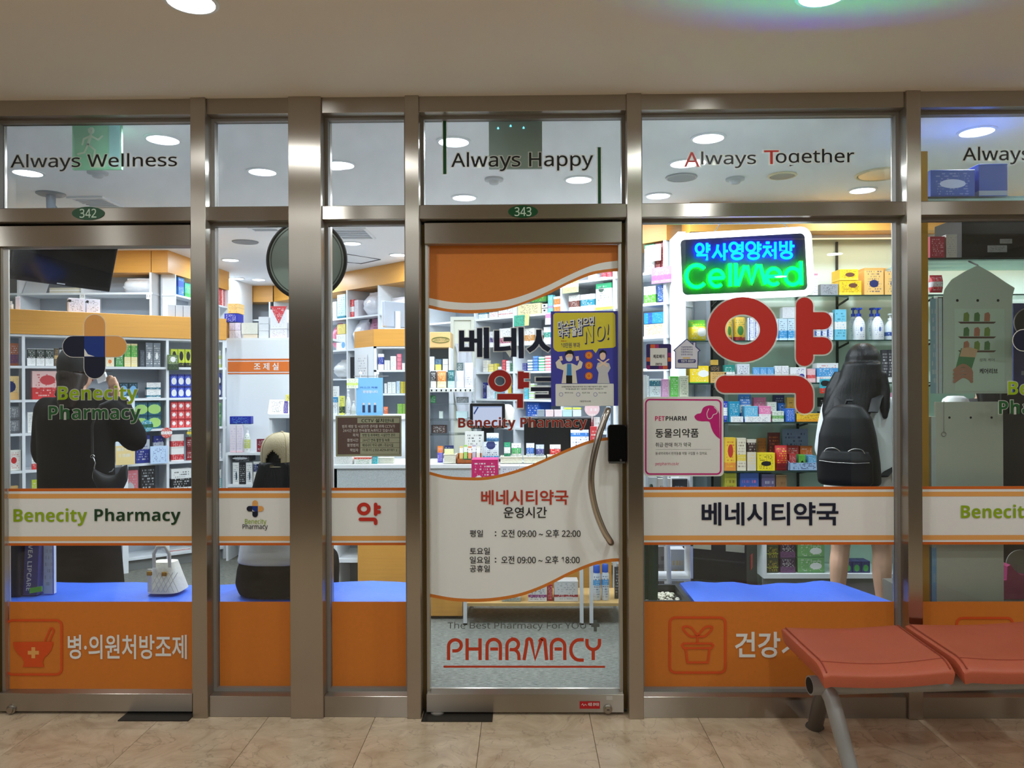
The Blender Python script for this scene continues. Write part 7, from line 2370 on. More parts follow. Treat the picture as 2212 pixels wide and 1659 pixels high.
G(PL_C, 816, 850, 988, zct, pm((200, 196, 176), C_TN, C_G), 'beige flat box on the counter', back=0.06)

# ---- inside the left door: lip care stand and cream handbag on the bench
YB_ = 0.22
PLV = Plane(P2(-40, YB_), P2(420, YB_))
lp = empty('lip_care_stand', PLV.hit(80, 1290), 'violet lip care display column with vertical white letters on the bench', 'display stand')
zv0 = ZBN + 0.008
xa, xb = PLV.hit(49, 1240).x, PLV.hit(84, 1240).x
zv1 = PLV.z(70, 1120)
MB().obox((xa, YB_, zv0), (xb - xa - 0.01, 0, 0), (0, 0.12, 0), (0.018, 0, zv1 - zv0)).build('column', mat('violet_column', (72, 72, 132), 0.4), lp)
vt = fit_text('lettering', 'NIVEA LIPCARE', (0, 0, 0), XV, 0.26, 0.022, PWH, lp, 0.02)
for v in vt.data.vertices:
    x, z = v.co.x, v.co.z
    v.co.x, v.co.y, v.co.z = xa + 0.032 + z - x * 0.06, YB_ - 0.002, zv1 - 0.085 - x
MB().box(xb + 0.004, PLV.hit(108, 1240).x, YB_ + 0.03, YB_ + 0.05, zv0, zv1 - 0.02).build('side_panel', pm((206, 214, 226), (40, 70, 190), C_G, .9, 1, vert=1.0), lp)
MB().obox((xa + 0.04, YB_ - 0.012, zv0 + 0.012), (0.06, 0, 0.01), (0, 0.003, 0), (0, 0, 0.025)).build('lime_tag', mat('lime_tag', (120, 206, 60), 0.5), lp)
b = MB()
dl = at(30, 1280, 0.2)
hd = MB().box(at(-5, 1240, 0.2).x, at(43, 1240, 0.2).x, 0.2, 0.36, ZBN + 0.008, at(20, 1110, 0.2).z).build('dark_display', mat('midnight_display', (22, 24, 48), 0.4), None, bevel=0.004)
tag(hd, 'midnight blue display box beside the violet lip care column', 'display stand')

hbk = empty('handbag', PLV.hit(342, 1296), 'cream quilted handbag with gold clasps standing on the blue bench', 'handbag')
CRE = mat('cream_leather', (228, 224, 208), 0.45, bump=0.25, bscale=45)
zb0 = ZBN + 0.010
xl, xr = PLV.hit(307, 1290).x, PLV.hit(379, 1290).x
ztop = PLV.z(340, 1222)
rings = []
for k in range(9):
    t = k / 8
    w = (xr - xl) * (1 - 0.34 * t)
    cx = (xl + xr) / 2 - 0.012 * t
    dp = 0.085 * (1 - 0.55 * t)
    rings.append([(cx + math.copysign(abs(math.cos(a)) ** 0.55, math.cos(a)) * w / 2, YB_ + 0.10 + math.copysign(abs(math.sin(a)) ** 0.55, math.sin(a)) * dp, zb0 + (ztop - zb0) * t)
                  for a in [2 * math.pi * j / 28 for j in range(28)]])
bb = MB().rings(rings).build('body', CRE, hbk, smooth=True)
GOLD = mat('gold_metal', (212, 170, 80), 0.25, 1.0)
xm = (xl + xr) / 2
MB().tube([(xm - 0.045, YB_ + 0.05, ztop - 0.02), (xm - 0.047, YB_ + 0.05, ztop + 0.045), (xm - 0.03, YB_ + 0.05, ztop + 0.08), (xm + 0.008, YB_ + 0.05, ztop + 0.08), (xm + 0.028, YB_ + 0.05, ztop + 0.045), (xm + 0.03, YB_ + 0.05, ztop - 0.02)],
          0.009, 10, flat=0.5).build('handle', CRE, hbk, smooth=True)
MB().box(xm - 0.06, xm - 0.04, YB_ + 0.012, YB_ + 0.02, zb0 + 0.01, ztop - 0.02).build('strap', CRE, hbk)
MB().box(xm - 0.063, xm - 0.037, YB_ + 0.008, YB_ + 0.014, ztop - 0.05, ztop - 0.03).build('buckle', GOLD, hbk, bevel=0.002)
MB().box(xm + 0.005, xm + 0.028, YB_ + 0.016, YB_ + 0.030, ztop - 0.055, ztop - 0.035).build('clasp', GOLD, hbk, bevel=0.002)
for k in range(5):
    for s in (-1, 1):
        x = xm - 0.03 + k * 0.022
        MB().tube([(x - s * 0.03, YB_ + 0.0135, zb0 + 0.01), (x + s * 0.02, YB_ + 0.028, zb0 + 0.10)], 0.0012, 5).build('quilt_seam', mat('cream_seam', (190, 186, 170), 0.6), bb)

# ---- display bay behind the far pane
YD = 0.16
PLD = Plane(P2(1988, YD), P2(2420, YD))
by = empty('display_bay', PLD.hit(2100, 1290), 'mustard sided display bay with glass plates behind the far pane', 'display case')
MUS = mat('mustard_panel', (196, 146, 40), 0.45)
xs0, xs1 = at(1990, 829, 0.10).x, at(2006, 829, 0.10).x
MB().box(xs0, xs1, YD - 0.06, YD - 0.01, 0.0, PLD.z(2000, 335)).build('side_panel', MUS, by)
xe = PLD.hit(2390, 829).x
MB().box(xe, xe + 0.03, YD - 0.06, YD + 0.40, 0.0, PLD.z(2000, 335)).build('side_panel', MUS, by)
zp1, zp2 = PLD.z(2100, 424), PLD.z(2100, 556)
for z in (zp1, zp2):
    MB().box(xs1, xe, YD, YD + 0.36, z - 0.010, z).build('glass_plate', GEDGE, by)
zpl = PLD.z(2100, 1296)
MB().box(xs1, xe, YD - 0.04, YD + 0.40, 0.0, zpl).build('plinth', mat('plinth_grey', (120, 116, 108), 0.6), by)
PLD.deep = None
for x0, x1, yt, m_, lb, bk in ((2008, 2108, 366, pm((40, 80, 170), (30, 60, 150), (200, 210, 240), .0, .1, (.5, .5, .16, .55), ink=.3), 'blue carton with a pale oval line on the upper glass plate', 0.03),
                               (2113, 2178, 353, pm((36, 72, 160), (150, 160, 176), C_LG, .06, .2, ink=.0), 'plain blue carton with a grey strip on the upper glass plate', 0.03)):
    G(PLD, x0, x1, yt, zp1, m_, lb, back=bk, depth=0.14)
G(PLD, 2008, 2042, 510, zp2, pm((176, 50, 66), C_DR, C_LP), 'crimson carton on the lower glass plate', depth=0.10, back=0.02)
G(PLD, 2043, 2068, 506, zp2, pm((206, 200, 190), C_LG, C_G), 'pale grey printed carton beside the crimson carton', depth=0.08, back=0.02)
bk_ = G(PLD, 2072, 2330, 466, zp2, mat('black_case', (14, 14, 16), 0.4), 'large black case with a grey label on the lower glass plate', depth=0.24, back=0.06, name='black_case', cat='case')[0]
for x0, x1, ya, yb_ in ((2133, 2175, 530, 545), (2160, 2186, 516, 526)):
    f = PLD.off(0.058)
    p0, p1 = f.hit(x0, yb_), f.hit(x1, ya)
    lbm = MB().box(p0.x, p1.x, p0.y - 0.001, p0.y + 0.0012, p0.z, p1.z).build('grey_label', pm((150, 150, 148), C_G, C_BK), None)
    lbm.parent = bk_
    lbm.matrix_parent_inverse = Matrix.Translation(-Vector(bk_.location))
# house-shaped display board
hb2 = empty('house_board', PLD.hit(2112, 850), 'grey-green house-shaped display board printed with shelves of pouches', 'display board')
Yh = 0.10
SAGE = mat('sage_board', (206, 222, 208), 0.5)
GH = lambda pts, dy=0.0: [at(x, y, Yh + dy) for x, y in pts]
outl = [(2037, 850), (2037, 640), (2040, 625), (2055, 604), (2085, 586), (2112, 573), (2140, 588), (2170, 608), (2192, 622), (2187, 640), (2187, 850)]
MB().rings([GH(outl, 0.012), GH(outl)]).build('board', SAGE, hb2)
MB().box(at(2030, 850, Yh).x, at(2190, 850, Yh).x, Yh + 0.013, Yh + 0.045, at(2100, 850, Yh).z, at(2100, 640, Yh).z).build('back_rail', STEEL_D, hb2)
MB().tube([at(2112, 573, Yh + 0.02), Vector((at(2112, 573, Yh).x, Yh + 0.07, zp2 - 0.016))], 0.004, 6).build('hanger', STEEL_D, hb2)
for px in (2068, 2112, 2156):
    gpoly('hole', arc(px, 649, 3, 3, n=12)[:-1], Yh - 0.0008, DARK, hb2)
yq = Yh - 0.001
grect('print_field', 2062, 2170, 667, 845, yq, mat('sage_print', (210, 234, 218), 0.5), hb2)
for k, y0 in enumerate((695, 727, 757)):
    gpoly('printed_shelf', [(2069, y0), (2152, y0), (2147, y0 + 4), (2075, y0 + 4)], yq - 0.0008, mat('printed_brown', (92, 62, 48), 0.5), hb2)
    for j, x0 in enumerate((2081, 2104, 2126)):
        gpoly('printed_pouch', [(x0, y0 - 1), (x0 + 12, y0 - 1), (x0 + 13, y0 - 15), (x0 + 9, y0 - 21), (x0 + 1, y0 - 18)], yq - 0.0008, mat('pouch_g%d' % ((j + k) % 3), ((130, 160, 70), (90, 140, 80), (196, 130, 100))[(j + k) % 3], 0.5), hb2)
gpoly('printed_pack', [(2063, 800), (2098, 800), (2112, 755), (2076, 752)], yq - 0.0014, mat('printed_pack_green', (90, 150, 100), 0.5), hb2)
gpoly('printed_pack_top', [(2073, 770), (2107, 772), (2112, 755), (2095, 750), (2078, 752)], yq - 0.0018, mat('printed_pack_orange', (226, 190, 150), 0.5), hb2)
for k in range(4):
    ribbon('printed_finger', [smooth_pts([(2062, 800 + k * 8), (2080, 789 + k * 8), (2095, 797 + k * 7), (2099, 806 + k * 6)], 4)], 0.014, yq - 0.002 - k * 0.0003, mat('printed_hand_skin', (190, 140, 116), 0.5), hb2)
gtext('케어리브', 2116, 2155, 796, 807, yq - 0.001, BLACKF, hb2, 0.02)
gtext('상처 케어', 2116, 2148, 774, 781, yq - 0.001, GREYF, hb2, 0.0)
sh = at(2021, 850, 0.14)
sd2 = MB().obox(at(2010, 850, 0.12), at(2036, 850, 0.11) - at(2010, 850, 0.12), (0.002, 0.003, 0), (0, 0, at(2020, 646, 0.14).z - at(2020, 850, 0.14).z)).build('side_sheet', pm((206, 222, 230), (150, 190, 210), C_LG, .0, .45, vert=1.0), hb2)
G(PLD, 2013, 2042, 592, PLD.z(2020, 632), pm((226, 70, 80), (226, 226, 228), C_W, .3, .6), 'red and white round pack hanging beside the house-shaped board', kind='pouch', depth=0.05, back=-0.01)
bo = empty('grey_board', at(2100, 1050, 0.10), 'plain grey-green board with three holes and a hanging ring', 'display board')
q0, q1 = at(2024, 1296, 0.10), at(2167, 868, 0.10)
q1 = Vector((at(2167, 960, 0.10).x, 0, at(2100, 868, 0.10).z))
MB().box(at(2022, 960, 0.1).x, q1.x, 0.10, 0.115, zpl + 0.001, q1.z).build('board', mat('sage_board_dull', (206, 214, 200), 0.6, noise=0.05, nscale=5), bo)
MB().box(at(2012, 960, 0.1).x, at(2022, 960, 0.1).x, 0.10, 0.16, zpl + 0.001, at(2020, 900, 0.1).z).build('white_edge', pm((206, 222, 220), C_LB, C_LG, .0, .3), bo)
for px in (2051, 2097, 2142):
    gpoly('hole', arc(px, 902, 2.6, 2.6, n=12)[:-1], 0.0985, DARK, bo)
qr = at(2039, 938, 0.095)
MB().tube([qr + Vector((math.cos(2 * math.pi * j / 20) * 0.010, 0, math.sin(2 * math.pi * j / 20) * 0.010)) for j in range(20)], 0.0016, 6, closed=True).build('ring', STEEL_D, bo)
MB().tube([qr + Vector((0, 0, 0.01)), at(2039, 866, 0.095)], 0.001, 5).build('wire', STEEL_D, bo)
f = PLD.off(0.18)
c = f.hit(2064, 868)
MB().lathe([(0.062, 0), (0.055, 0.02), (0.035, 0.034), (0.01, 0.036)], (c.x, c.y, c.z - 0.006), 20).build('white_dome', mat('dome_white', (240, 240, 238), 0.4), by, smooth=True)
MB().box(c.x - 0.01, c.x + 0.01, c.y - 0.01, c.y + 0.01, zpl, c.z - 0.006).build('dome_post', WHITE2, by)
nb = empty('navy_case', at(2215, 760, 0.2), 'navy case with a round dark window beside the house-shaped board', 'case')
x0_ = at(2189, 720, 0.2).x
MB().box(x0_, x0_ + 0.30, 0.2, 0.34, at(2210, 850, 0.2).z, at(2210, 655, 0.2).z).build('box', pm((40, 50, 110), (34, 40, 96), C_G, .6, .7), nb)
cc_ = at(2222, 697, 0.198)
MB().poly([cc_ + Vector((math.cos(2 * math.pi * j / 30) * 0.068, 0, math.sin(2 * math.pi * j / 30) * 0.068)) for j in range(30)]).build('window', mat('window_black', (10, 10, 14), 0.3), nb)
MB().tube([cc_ + Vector((math.cos(2 * math.pi * j / 40) * 0.068, -0.001, math.sin(2 * math.pi * j / 40) * 0.068)) for j in range(40)], 0.003, 6, closed=True).build('window_ring', STEEL_D, nb)
MB().box(x0_ + 0.02, x0_ + 0.28, 0.325, 0.338, zpl + 0.001, at(2210, 850, 0.2).z).build('support', BLACKP, nb)
# goods at the foot of the bay
G(PLD, 2032, 2100, 1200, zpl + 0.004, pm((74, 130, 128), (186, 200, 190), C_LG, .46, .58), 'teal carton with a pale label strip in the display bay', depth=0.10, back=0.0)
hd_ = empty('skin_care_card', PLD.hit(2070, 1200), 'pale green skin care header card above the teal carton', 'card')
f = PLD.off(-0.002)
MB().poly([f.hit(2028, 1200), f.hit(2101, 1203), f.hit(2097, 1172), f.hit(2022, 1168)]).build('card', mat('pale_green_card', (186, 200, 160), 0.5), hd_)
MB().box(f.hit(2040, 1203).x, f.hit(2090, 1203).x, f.a.y + 0.001, f.a.y + 0.02, PLD.z(2070, 1202), PLD.z(2070, 1198)).build('tab', mat('pale_green_card', (186, 200, 160), 0.5), hd_)
ft = PLD.off(-0.0035)
fit_text('lettering', '피부고민', ft.hit(2037, 1189), XV, ft.hit(2086, 1189).x - ft.hit(2037, 1189).x, 0.017, BLACKF, hd_, 0.03)
MB().poly([Vector((v[0], ft.a.y, v[2])) for v in rrect(ft.hit(2036, 1195).x, ft.hit(2094, 1195).x, ft.z(2060, 1199), ft.z(2060, 1191), 0.006, 0)]).build('red_bar', mat('card_red', (140, 50, 50), 0.5), hd_)
G(PLD, 2106, 2150, 1268, zpl, pm((196, 196, 192), C_G, C_LG, ink=.2), 'grey folded towel pack in the display bay', depth=0.1, back=0.05, name='towel_pack', cat='pack')
G(PLD, 2108, 2148, 1246, zpl + (PLD.off(.05).z(2128, 1268) - zpl), pm((232, 228, 228), C_LP, C_RD, ink=.4), 'white folded towel pack with red print', depth=0.1, back=0.05, name='towel_pack', cat='pack')
G(PLD, 2128, 2175, 1238, zpl, pm((190, 200, 176), C_LGN, C_PK, .6, .9), 'pale green boxed pack behind the magenta stand', depth=0.08, back=0.18)
mg = empty('magenta_stand', PLD.hit(2190, 1296), 'magenta rounded stand with a grey disc in the display bay', 'stand')
pts = [(2152, 1262), (2160, 1255), (2175, 1253), (2176, 1224), (2183, 1220), (2192, 1232), (2204, 1242), (2240, 1246), (2240, 1292), (2200, 1296), (2165, 1295), (2154, 1285)]
f = PLD.off(0.0)
MB().rings([[f.hit(x, min(y, 1294.5)) for x, y in pts], [f.hit(x, min(y, 1294.5)) + Vector((0, 0.05, 0)) for x, y in pts]]).build('body', mat('magenta_card', (150, 30, 90), 0.45), mg)
c = f.off(0.02).hit(2215, 1222)
b = MB()
disc_rings(b, c, [(0.066, 0.035), (0.066, 0.04)], 28)
b.build('grey_disc', mat('disc_grey', (130, 130, 122), 0.5), mg)
MB().box(c.x - 0.02, c.x + 0.02, c.y + 0.03, c.y + 0.034, zpl + 0.001, c.z).build('disc_post', mat('disc_grey', (130, 130, 122), 0.5), mg)
for x0, x1, yt, yb_, c1, lb in ((2186, 2212, 852, 866, (240, 180, 200), 'pink carton on the ledge beside the grey board'), (2188, 2222, 912, 930, (90, 180, 190), 'turquoise pouch beside the grey board'), (2172, 2192, 945, 962, (170, 174, 178), 'silver packet beside the grey board')):
    pass
bgk = empty('black_backpack', PLD.hit(2200, 1050), 'black bag with silver buckles beside the plain grey board', 'bag')
f = PLD.off(0.20)
rings = []
for k in range(8):
    t = k / 7
    z = zpl + 0.001 + (PLD.z(2200, 930) - zpl) * t
    w = 0.10 * (1 - 0.25 * t * t)
    cx = f.hit(2208, 1000).x + 0.02
    rings.append([(cx + math.copysign(abs(math.cos(a)) ** .6, math.cos(a)) * w, f.a.y + 0.05 + math.copysign(abs(math.sin(a)) ** .6, math.sin(a)) * 0.05, z) for a in [2 * math.pi * j / 20 for j in range(20)]])
MB().rings(rings).build('body', mat('black_nylon', (20, 20, 22), 0.55), bgk, smooth=True)
MB().box(cx - 0.06, cx - 0.04, f.a.y - 0.004, f.a.y + 0.002, PLD.z(2200, 975), PLD.z(2200, 965)).build('buckle', STEEL_D, bgk)
# ================================================================= people
def remeshed(mb, voxel, smooth=4, name='body'):
    """one continuous skin over overlapping closed pieces"""
    me = bpy.data.meshes.new(name)
    me.from_pydata(mb.v, [], mb.f)
    bm = bmesh.new()
    bm.from_mesh(me)
    bmesh.ops.recalc_face_normals(bm, faces=bm.faces)
    bm.to_mesh(me)
    bm.free()
    ob = bpy.data.objects.new(name, me)
    TMP.collection.objects.link(ob)
    r = ob.modifiers.new('r', 'REMESH')
    r.mode = 'VOXEL'
    r.voxel_size = voxel
    if smooth:
        s = ob.modifiers.new('s', 'SMOOTH')
        s.iterations = smooth
        s.factor = 0.5
    TMP.view_layers[0].update()
    out = bpy.data.meshes.new_from_object(ob.evaluated_get(TMP.view_layers[0].depsgraph))
    bpy.data.objects.remove(ob)
    for p in out.polygons:
        p.use_smooth = True
    return out


def ell(b, c, rx, ry, rz, n=14, m=10):
    c = Vector(c)
    rings = []
    for i in range(1, m):
        a = math.pi * i / m
        rings.append([c + Vector((math.cos(2 * math.pi * j / n) * rx * math.sin(a), math.sin(2 * math.pi * j / n) * ry * math.sin(a), -math.cos(a) * rz)) for j in range(n)])
    b.rings(rings)


def column(b, secs, n=24, pw=0.8):
    """stacked rounded sections (z, cx, cy, rx, ry)"""
    rings = []
    for z, cx, cy, rx, ry in secs:
        rings.append([(cx + math.copysign(abs(math.cos(a)) ** pw, math.cos(a)) * rx, cy + math.copysign(abs(math.sin(a)) ** pw, math.sin(a)) * ry, z) for a in [2 * math.pi * j / n for j in range(n)]])
    b.rings(rings)


def limb(b, pts, rad, n=12):
    """tapered limb through joints, eased between them"""
    P = smooth_pts([tuple(p) + (r,) for p, r in zip(pts, rad)], 4)
    b.tube([p[:3] for p in P], [p[3] for p in P], n)
    ell(b, pts[0], rad[0], rad[0], rad[0], 10, 6)
    ell(b, pts[-1], rad[-1], rad[-1], rad[-1], 10, 6)


def hand(b, wrist, d, side, out, curl=0.35, s=1.0):
    """palm, four fingers of different length and a thumb; d = way the fingers point, out = normal of the back of the hand, side = towards the thumb"""
    w, d, side = Vector(wrist), Vector(d).normalized(), Vector(side).normalized()
    nrm = Vector(out).normalized()
    palm_end = w + d * 0.085 * s
    for k in range(5):
        q = w + d * (0.085 * s * k / 4)
        for off in (-0.026, -0.009, 0.009, 0.026):
            ell(b, q + side * off * s * (0.75 + 0.25 * k / 4), 0.013 * s, 0.013 * s, 0.013 * s, 8, 6)
    for off, ln in ((0.029, 0.068), (0.0095, 0.078), (-0.0095, 0.072), (-0.028, 0.056)):
        base = palm_end + side * off * s
        pts, dd, p = [base], d.copy(), base
        for k in range(3):
            dd = (dd - nrm * curl).normalized()
            p = p + dd * ln * s * (0.45, 0.32, 0.23)[k]
            pts.append(p)
        b.tube(pts, [0.0095 * s, 0.009 * s, 0.0082 * s, 0.0068 * s], 8)
        ell(b, pts[-1], 0.0068 * s, 0.0068 * s, 0.0068 * s, 8, 6)
    t0 = w + d * 0.022 * s + side * 0.028 * s
    t1 = t0 + (side * 0.75 + d * 0.7 - nrm * 0.25).normalized() * 0.036 * s
    t2 = t1 + (side * 0.25 + d * 0.95 - nrm * 0.3).normalized() * 0.032 * s
    b.tube([t0, t1, t2], [0.013 * s, 0.0105 * s, 0.0085 * s], 8)
    ell(b, t2, 0.0085 * s, 0.0085 * s, 0.0085 * s, 8, 6)


def head(b, c, fwd, s=1.0):
    """skull, jaw, nose, ears around c; fwd = way the face looks"""
    c, f = Vector(c), Vector(fwd).normalized()
    sd = f.cross(ZV).normalized()
    ell(b, c + ZV * 0.02 * s - f * 0.008, 0.078 * s, 0.09 * s, 0.098 * s)
    ell(b, c - ZV * 0.045 * s + f * 0.022 * s, 0.056 * s, 0.06 * s, 0.07 * s)
    b.tube([c + f * 0.08 * s + ZV * 0.01 * s, c + f * 0.105 * s - ZV * 0.025 * s], [0.008 * s, 0.014 * s], 8)
    for k in (-1, 1):
        ell(b, c + sd * k * 0.08 * s - ZV * 0.01 * s, 0.012 * s, 0.016 * s, 0.028 * s, 8, 6)


def face(parent, c, fwd, s=1.0):
    c, f = Vector(c), Vector(fwd).normalized()
    sd = f.cross(ZV).normalized()
    for k in (-1, 1):
        b = MB()
        ell(b, c + f * 0.078 * s + sd * k * 0.03 * s + ZV * 0.006 * s, 0.011 * s, 0.008 * s, 0.007 * s, 8, 6)
        b.build('eye', mat('eye_dark', (36, 26, 22), 0.3), parent, smooth=True)
    b = MB()
    b.tube([c + f * 0.078 * s + sd * (k * 0.009) * s - ZV * 0.062 * s for k in (-2, -1, 0, 1, 2)], [0.002, 0.005, 0.006, 0.005, 0.002], 6)
    b.build('mouth', mat('lips', (190, 110, 100), 0.5), parent, smooth=True)


def hairmat(name, rgb):
    return mat(name, rgb, 0.42, spec=0.3, noise=0.35, nscale=9, stretch=(14, 14, 0.6), bump=0.2, bscale=10)


SKIN = mat('skin', (226, 178, 150), 0.5, noise=0.03, nscale=8)


def leg(b, hip, knee, ankle, fdir, s=1.0):
    hip, knee, ankle = Vector(hip), Vector(knee), Vector(ankle)
    f = Vector(fdir).normalized()
    calf = knee.lerp(ankle, 0.3) - f * 0.012
    limb(b, [hip, hip.lerp(knee, 0.5), knee, calf, knee.lerp(ankle, 0.7), ankle], [0.088 * s, 0.074 * s, 0.054 * s, 0.053 * s, 0.040 * s, 0.033 * s])
    b.tube([ankle - f * 0.045 - ZV * 0.045, ankle + f * 0.03 - ZV * 0.04, ankle + f * 0.12 - ZV * 0.055, ankle + f * 0.165 - ZV * 0.06], [0.030, 0.036, 0.036, 0.022], 10)


def shoe(parent, ankle, fdir, m):
    f = Vector(fdir).normalized()
    a = Vector(ankle)
    z = 0.0
    b = MB()
    sd = f.cross(ZV)
    rings = []
    for t, w, h in ((-0.075, 0.028, 0.07), (-0.05, 0.042, 0.085), (0.0, 0.044, 0.085), (0.07, 0.047, 0.065), (0.13, 0.046, 0.05), (0.175, 0.032, 0.038), (0.19, 0.012, 0.025)):
        c = Vector((a.x, a.y, 0)) + f * t
        rings.append([c + sd * (math.copysign(abs(math.cos(q)) ** .6, math.cos(q)) * w) + ZV * (h / 2 + 0.002 + math.copysign(abs(math.sin(q)) ** .7, math.sin(q)) * h / 2) for q in [2 * math.pi * j / 14 for j in range(14)]])
    b.rings(rings)
    b.build('shoe', m, parent, smooth=True)


def cap_shape(b, c, f, r, s=1.0):
    pass


# ---------------------------------------------------------------- woman in the black coat
p0 = at(166, 829, 0.80)
PX1, PY1 = p0.x, 0.80
w1 = empty('person', (PX1, PY1, 0), 'person in a long black coat and black cap with one hand raised to the head', 'person')
V1 = lambda x, y, z: Vector((PX1 + x, PY1 + y, z))
f1 = Vector((0.75, 0.66, 0))
b = MB()
hc = V1(0.0, 0.0, 1.54)
head(b, hc, f1, 0.98)
b.tube([V1(0, -0.01, 1.36), V1(0, -0.01, 1.48)], 0.052, 12)
column(b, [(0.80, PX1, PY1, 0.155, 0.11), (0.95, PX1, PY1, 0.15, 0.105), (1.10, PX1, PY1, 0.135, 0.10), (1.25, PX1, PY1, 0.165, 0.11), (1.34, PX1, PY1, 0.15, 0.09), (1.38, PX1, PY1, 0.07, 0.06)])
sR, eR, wR = V1(0.165, 0.0, 1.33), V1(0.262, 0.10, 1.155), V1(0.178, 0.10, 1.375)
limb(b, [sR, sR.lerp(eR, .5), eR, eR.lerp(wR, .35), wR], [0.052, 0.046, 0.038, 0.038, 0.026])
hand(b, wR, Vector((-0.35, 0.0, 1.0)), Vector((-1.0, 0.3, -0.2)), Vector((0.45, -0.9, 0.1)), 0.30, 0.95)
sL, eL, wL = V1(-0.165, 0.0, 1.33), V1(-0.20, 0.04, 1.06), V1(-0.08, 0.22, 1.02)
limb(b, [sL, sL.lerp(eL, .5), eL, eL.lerp(wL, .35), wL], [0.052, 0.046, 0.038, 0.038, 0.026])
hand(b, wL, Vector((0.6, 0.8, 0.0)), Vector((0.3, -0.2, 1.0)), Vector((-0.8, 0.5, 0.2)), 0.35, 0.95)
leg(b, V1(-0.085, 0, 0.84), V1(-0.09, 0.01, 0.46), V1(-0.09, -0.01, 0.085), (0, 1, 0))
leg(b, V1(0.085, 0, 0.84), V1(0.09, 0.01, 0.46), V1(0.10, -0.01, 0.085), (0.15, 1, 0))
link('body', remeshed(b, 0.0075, 3), SKIN, w1)
face(w1, hc, f1, 0.98)
b = MB()
column(b, [(0.30, PX1 + 0.025, PY1 + .01, 0.215, 0.15), (0.55, PX1 + 0.02, PY1, 0.205, 0.148), (0.85, PX1 + 0.0, PY1, 0.198, 0.145), (1.0, PX1 - 0.005, PY1, 0.196, 0.14), (1.15, PX1 - 0.005, PY1, 0.196, 0.138), (1.27, PX1 - 0.003, PY1, 0.205, 0.135),
           (1.335, PX1, PY1, 0.195, 0.115), (1.375, PX1, PY1, 0.13, 0.09), (1.395, PX1, PY1, 0.085, 0.075)], 28, 0.85)
limb(b, [V1(0.15, 0.0, 1.315), sR.lerp(eR, .5) + Vector((0.015, 0, 0)), eR + Vector((0.008, 0, -0.01)), eR.lerp(wR, .4), eR.lerp(wR, .86)], [0.082, 0.078, 0.074, 0.062, 0.050])
limb(b, [V1(-0.15, 0.0, 1.315), sL.lerp(eL, .5), eL, eL.lerp(wL, .4), eL.lerp(wL, .85)], [0.082, 0.074, 0.068, 0.06, 0.052])
coat = link('coat', remeshed(b, 0.011, 6), mat('black_coat_cloth', (13, 13, 15), 0.85, spec=0.15), w1)
b = MB()
b.tube([V1(0.05 * math.cos(a) * 1.7, 0.05 * math.sin(a) * 1.6, 1.40 + 0.012 * math.cos(a * 2)) for a in [2 * math.pi * j / 20 for j in range(20)]], 0.024, 8, closed=True)
b.build('collar', mat('black_coat_cloth', (13, 13, 15), 0.85), w1, smooth=True)
b = MB()
ell(b, hc + Vector((-0.008, -0.03, -0.045)), 0.082, 0.08, 0.075)
column(b, [(1.33, PX1 + 0.012, PY1 - 0.12, 0.04, 0.02), (1.38, PX1 + 0.01, PY1 - 0.105, 0.056, 0.04), (1.44, PX1 + 0.004, PY1 - 0.07, 0.066, 0.05), (1.515, PX1 - 0.004, PY1 - 0.045, 0.076, 0.05)])
link('hair', remeshed(b, 0.009, 3), hairmat('dark_brown_hair', (36, 27, 23)), w1)
b = MB()
column(b, [(1.525, hc.x, hc.y, 0.096, 0.098), (1.56, hc.x, hc.y, 0.098, 0.102), (1.60, hc.x, hc.y, 0.094, 0.098), (1.64, hc.x, hc.y, 0.074, 0.078), (1.658, hc.x, hc.y, 0.04, 0.042), (1.662, hc.x, hc.y, 0.01, 0.01)], 28, 1.0)
cp = b.build('cap', mat('black_cap_cloth', (20, 20, 22), 0.8), w1, smooth=True)
b = MB()
sd = f1.cross(ZV)
top, bot = [], []
for j in range(13):
    a = math.radians(-62 + 124 * j / 12)
    e = hc + f1 * (math.cos(a) * 0.095) + sd * (math.sin(a) * 0.09) + ZV * 0.0
    o_ = hc + f1 * (math.cos(a) * 0.175) + sd * (math.sin(a) * 0.085) - ZV * 0.012
    top.append((e, o_))
b.rings([[p + ZV * 0.006 for p, q in top] + [q + ZV * 0.005 for p, q in reversed(top)], [p for p, q in top] + [q for p, q in reversed(top)]])
b.build('cap_bill', mat('black_cap_cloth', (20, 20, 22), 0.8), cp)
ph = MB().obox(V1(0.075, 0.075, 1.46), Vector((-0.05, 0.03, 0.10)), Vector((0.004, 0.006, 0)), Vector((0.03, 0.05, 0.02))).build('mobile_phone', mat('phone_white', (226, 226, 228), 0.3), None, bevel=0.002)
tag(ph, 'white mobile phone in the raised hand of the coated person', 'phone')

# her shoulder bag
bg = empty('shoulder_bag', V1(0.19, -0.13, 0.9), 'black crescent shoulder bag with silver rings against the coat', 'bag')
NYL = mat('black_nylon', (20, 20, 22), 0.55)
S1 = lambda px, py: at(px, py, PY1 - 0.19)
rings = []
for k in range(13):
    t = k / 12
    x0_, x1_ = S1(203, 1000).x, S1(274, 1000).x
    x = x0_ + (x1_ - x0_) * t
    zt = S1(238, 1012 + 0).z - 0.035 * math.sin(math.pi * min(1, t * 1.05)) + (0.02 if t > .8 else 0)
    zb_ = S1(238, 1052).z - 0.06 + 0.09 * (abs(t - 0.5) * 2) ** 2.2
    w = 0.035 * math.sin(math.pi * (0.08 + 0.84 * t)) + 0.004
    zm_, hz_ = (zt + zb_) / 2, max((zt - zb_) / 2, 0.012)
    rings.append([(x, PY1 - 0.19 + math.cos(a) * w, zm_ + math.sin(a) * hz_) for a in [2 * math.pi * j / 14 for j in range(14)]])
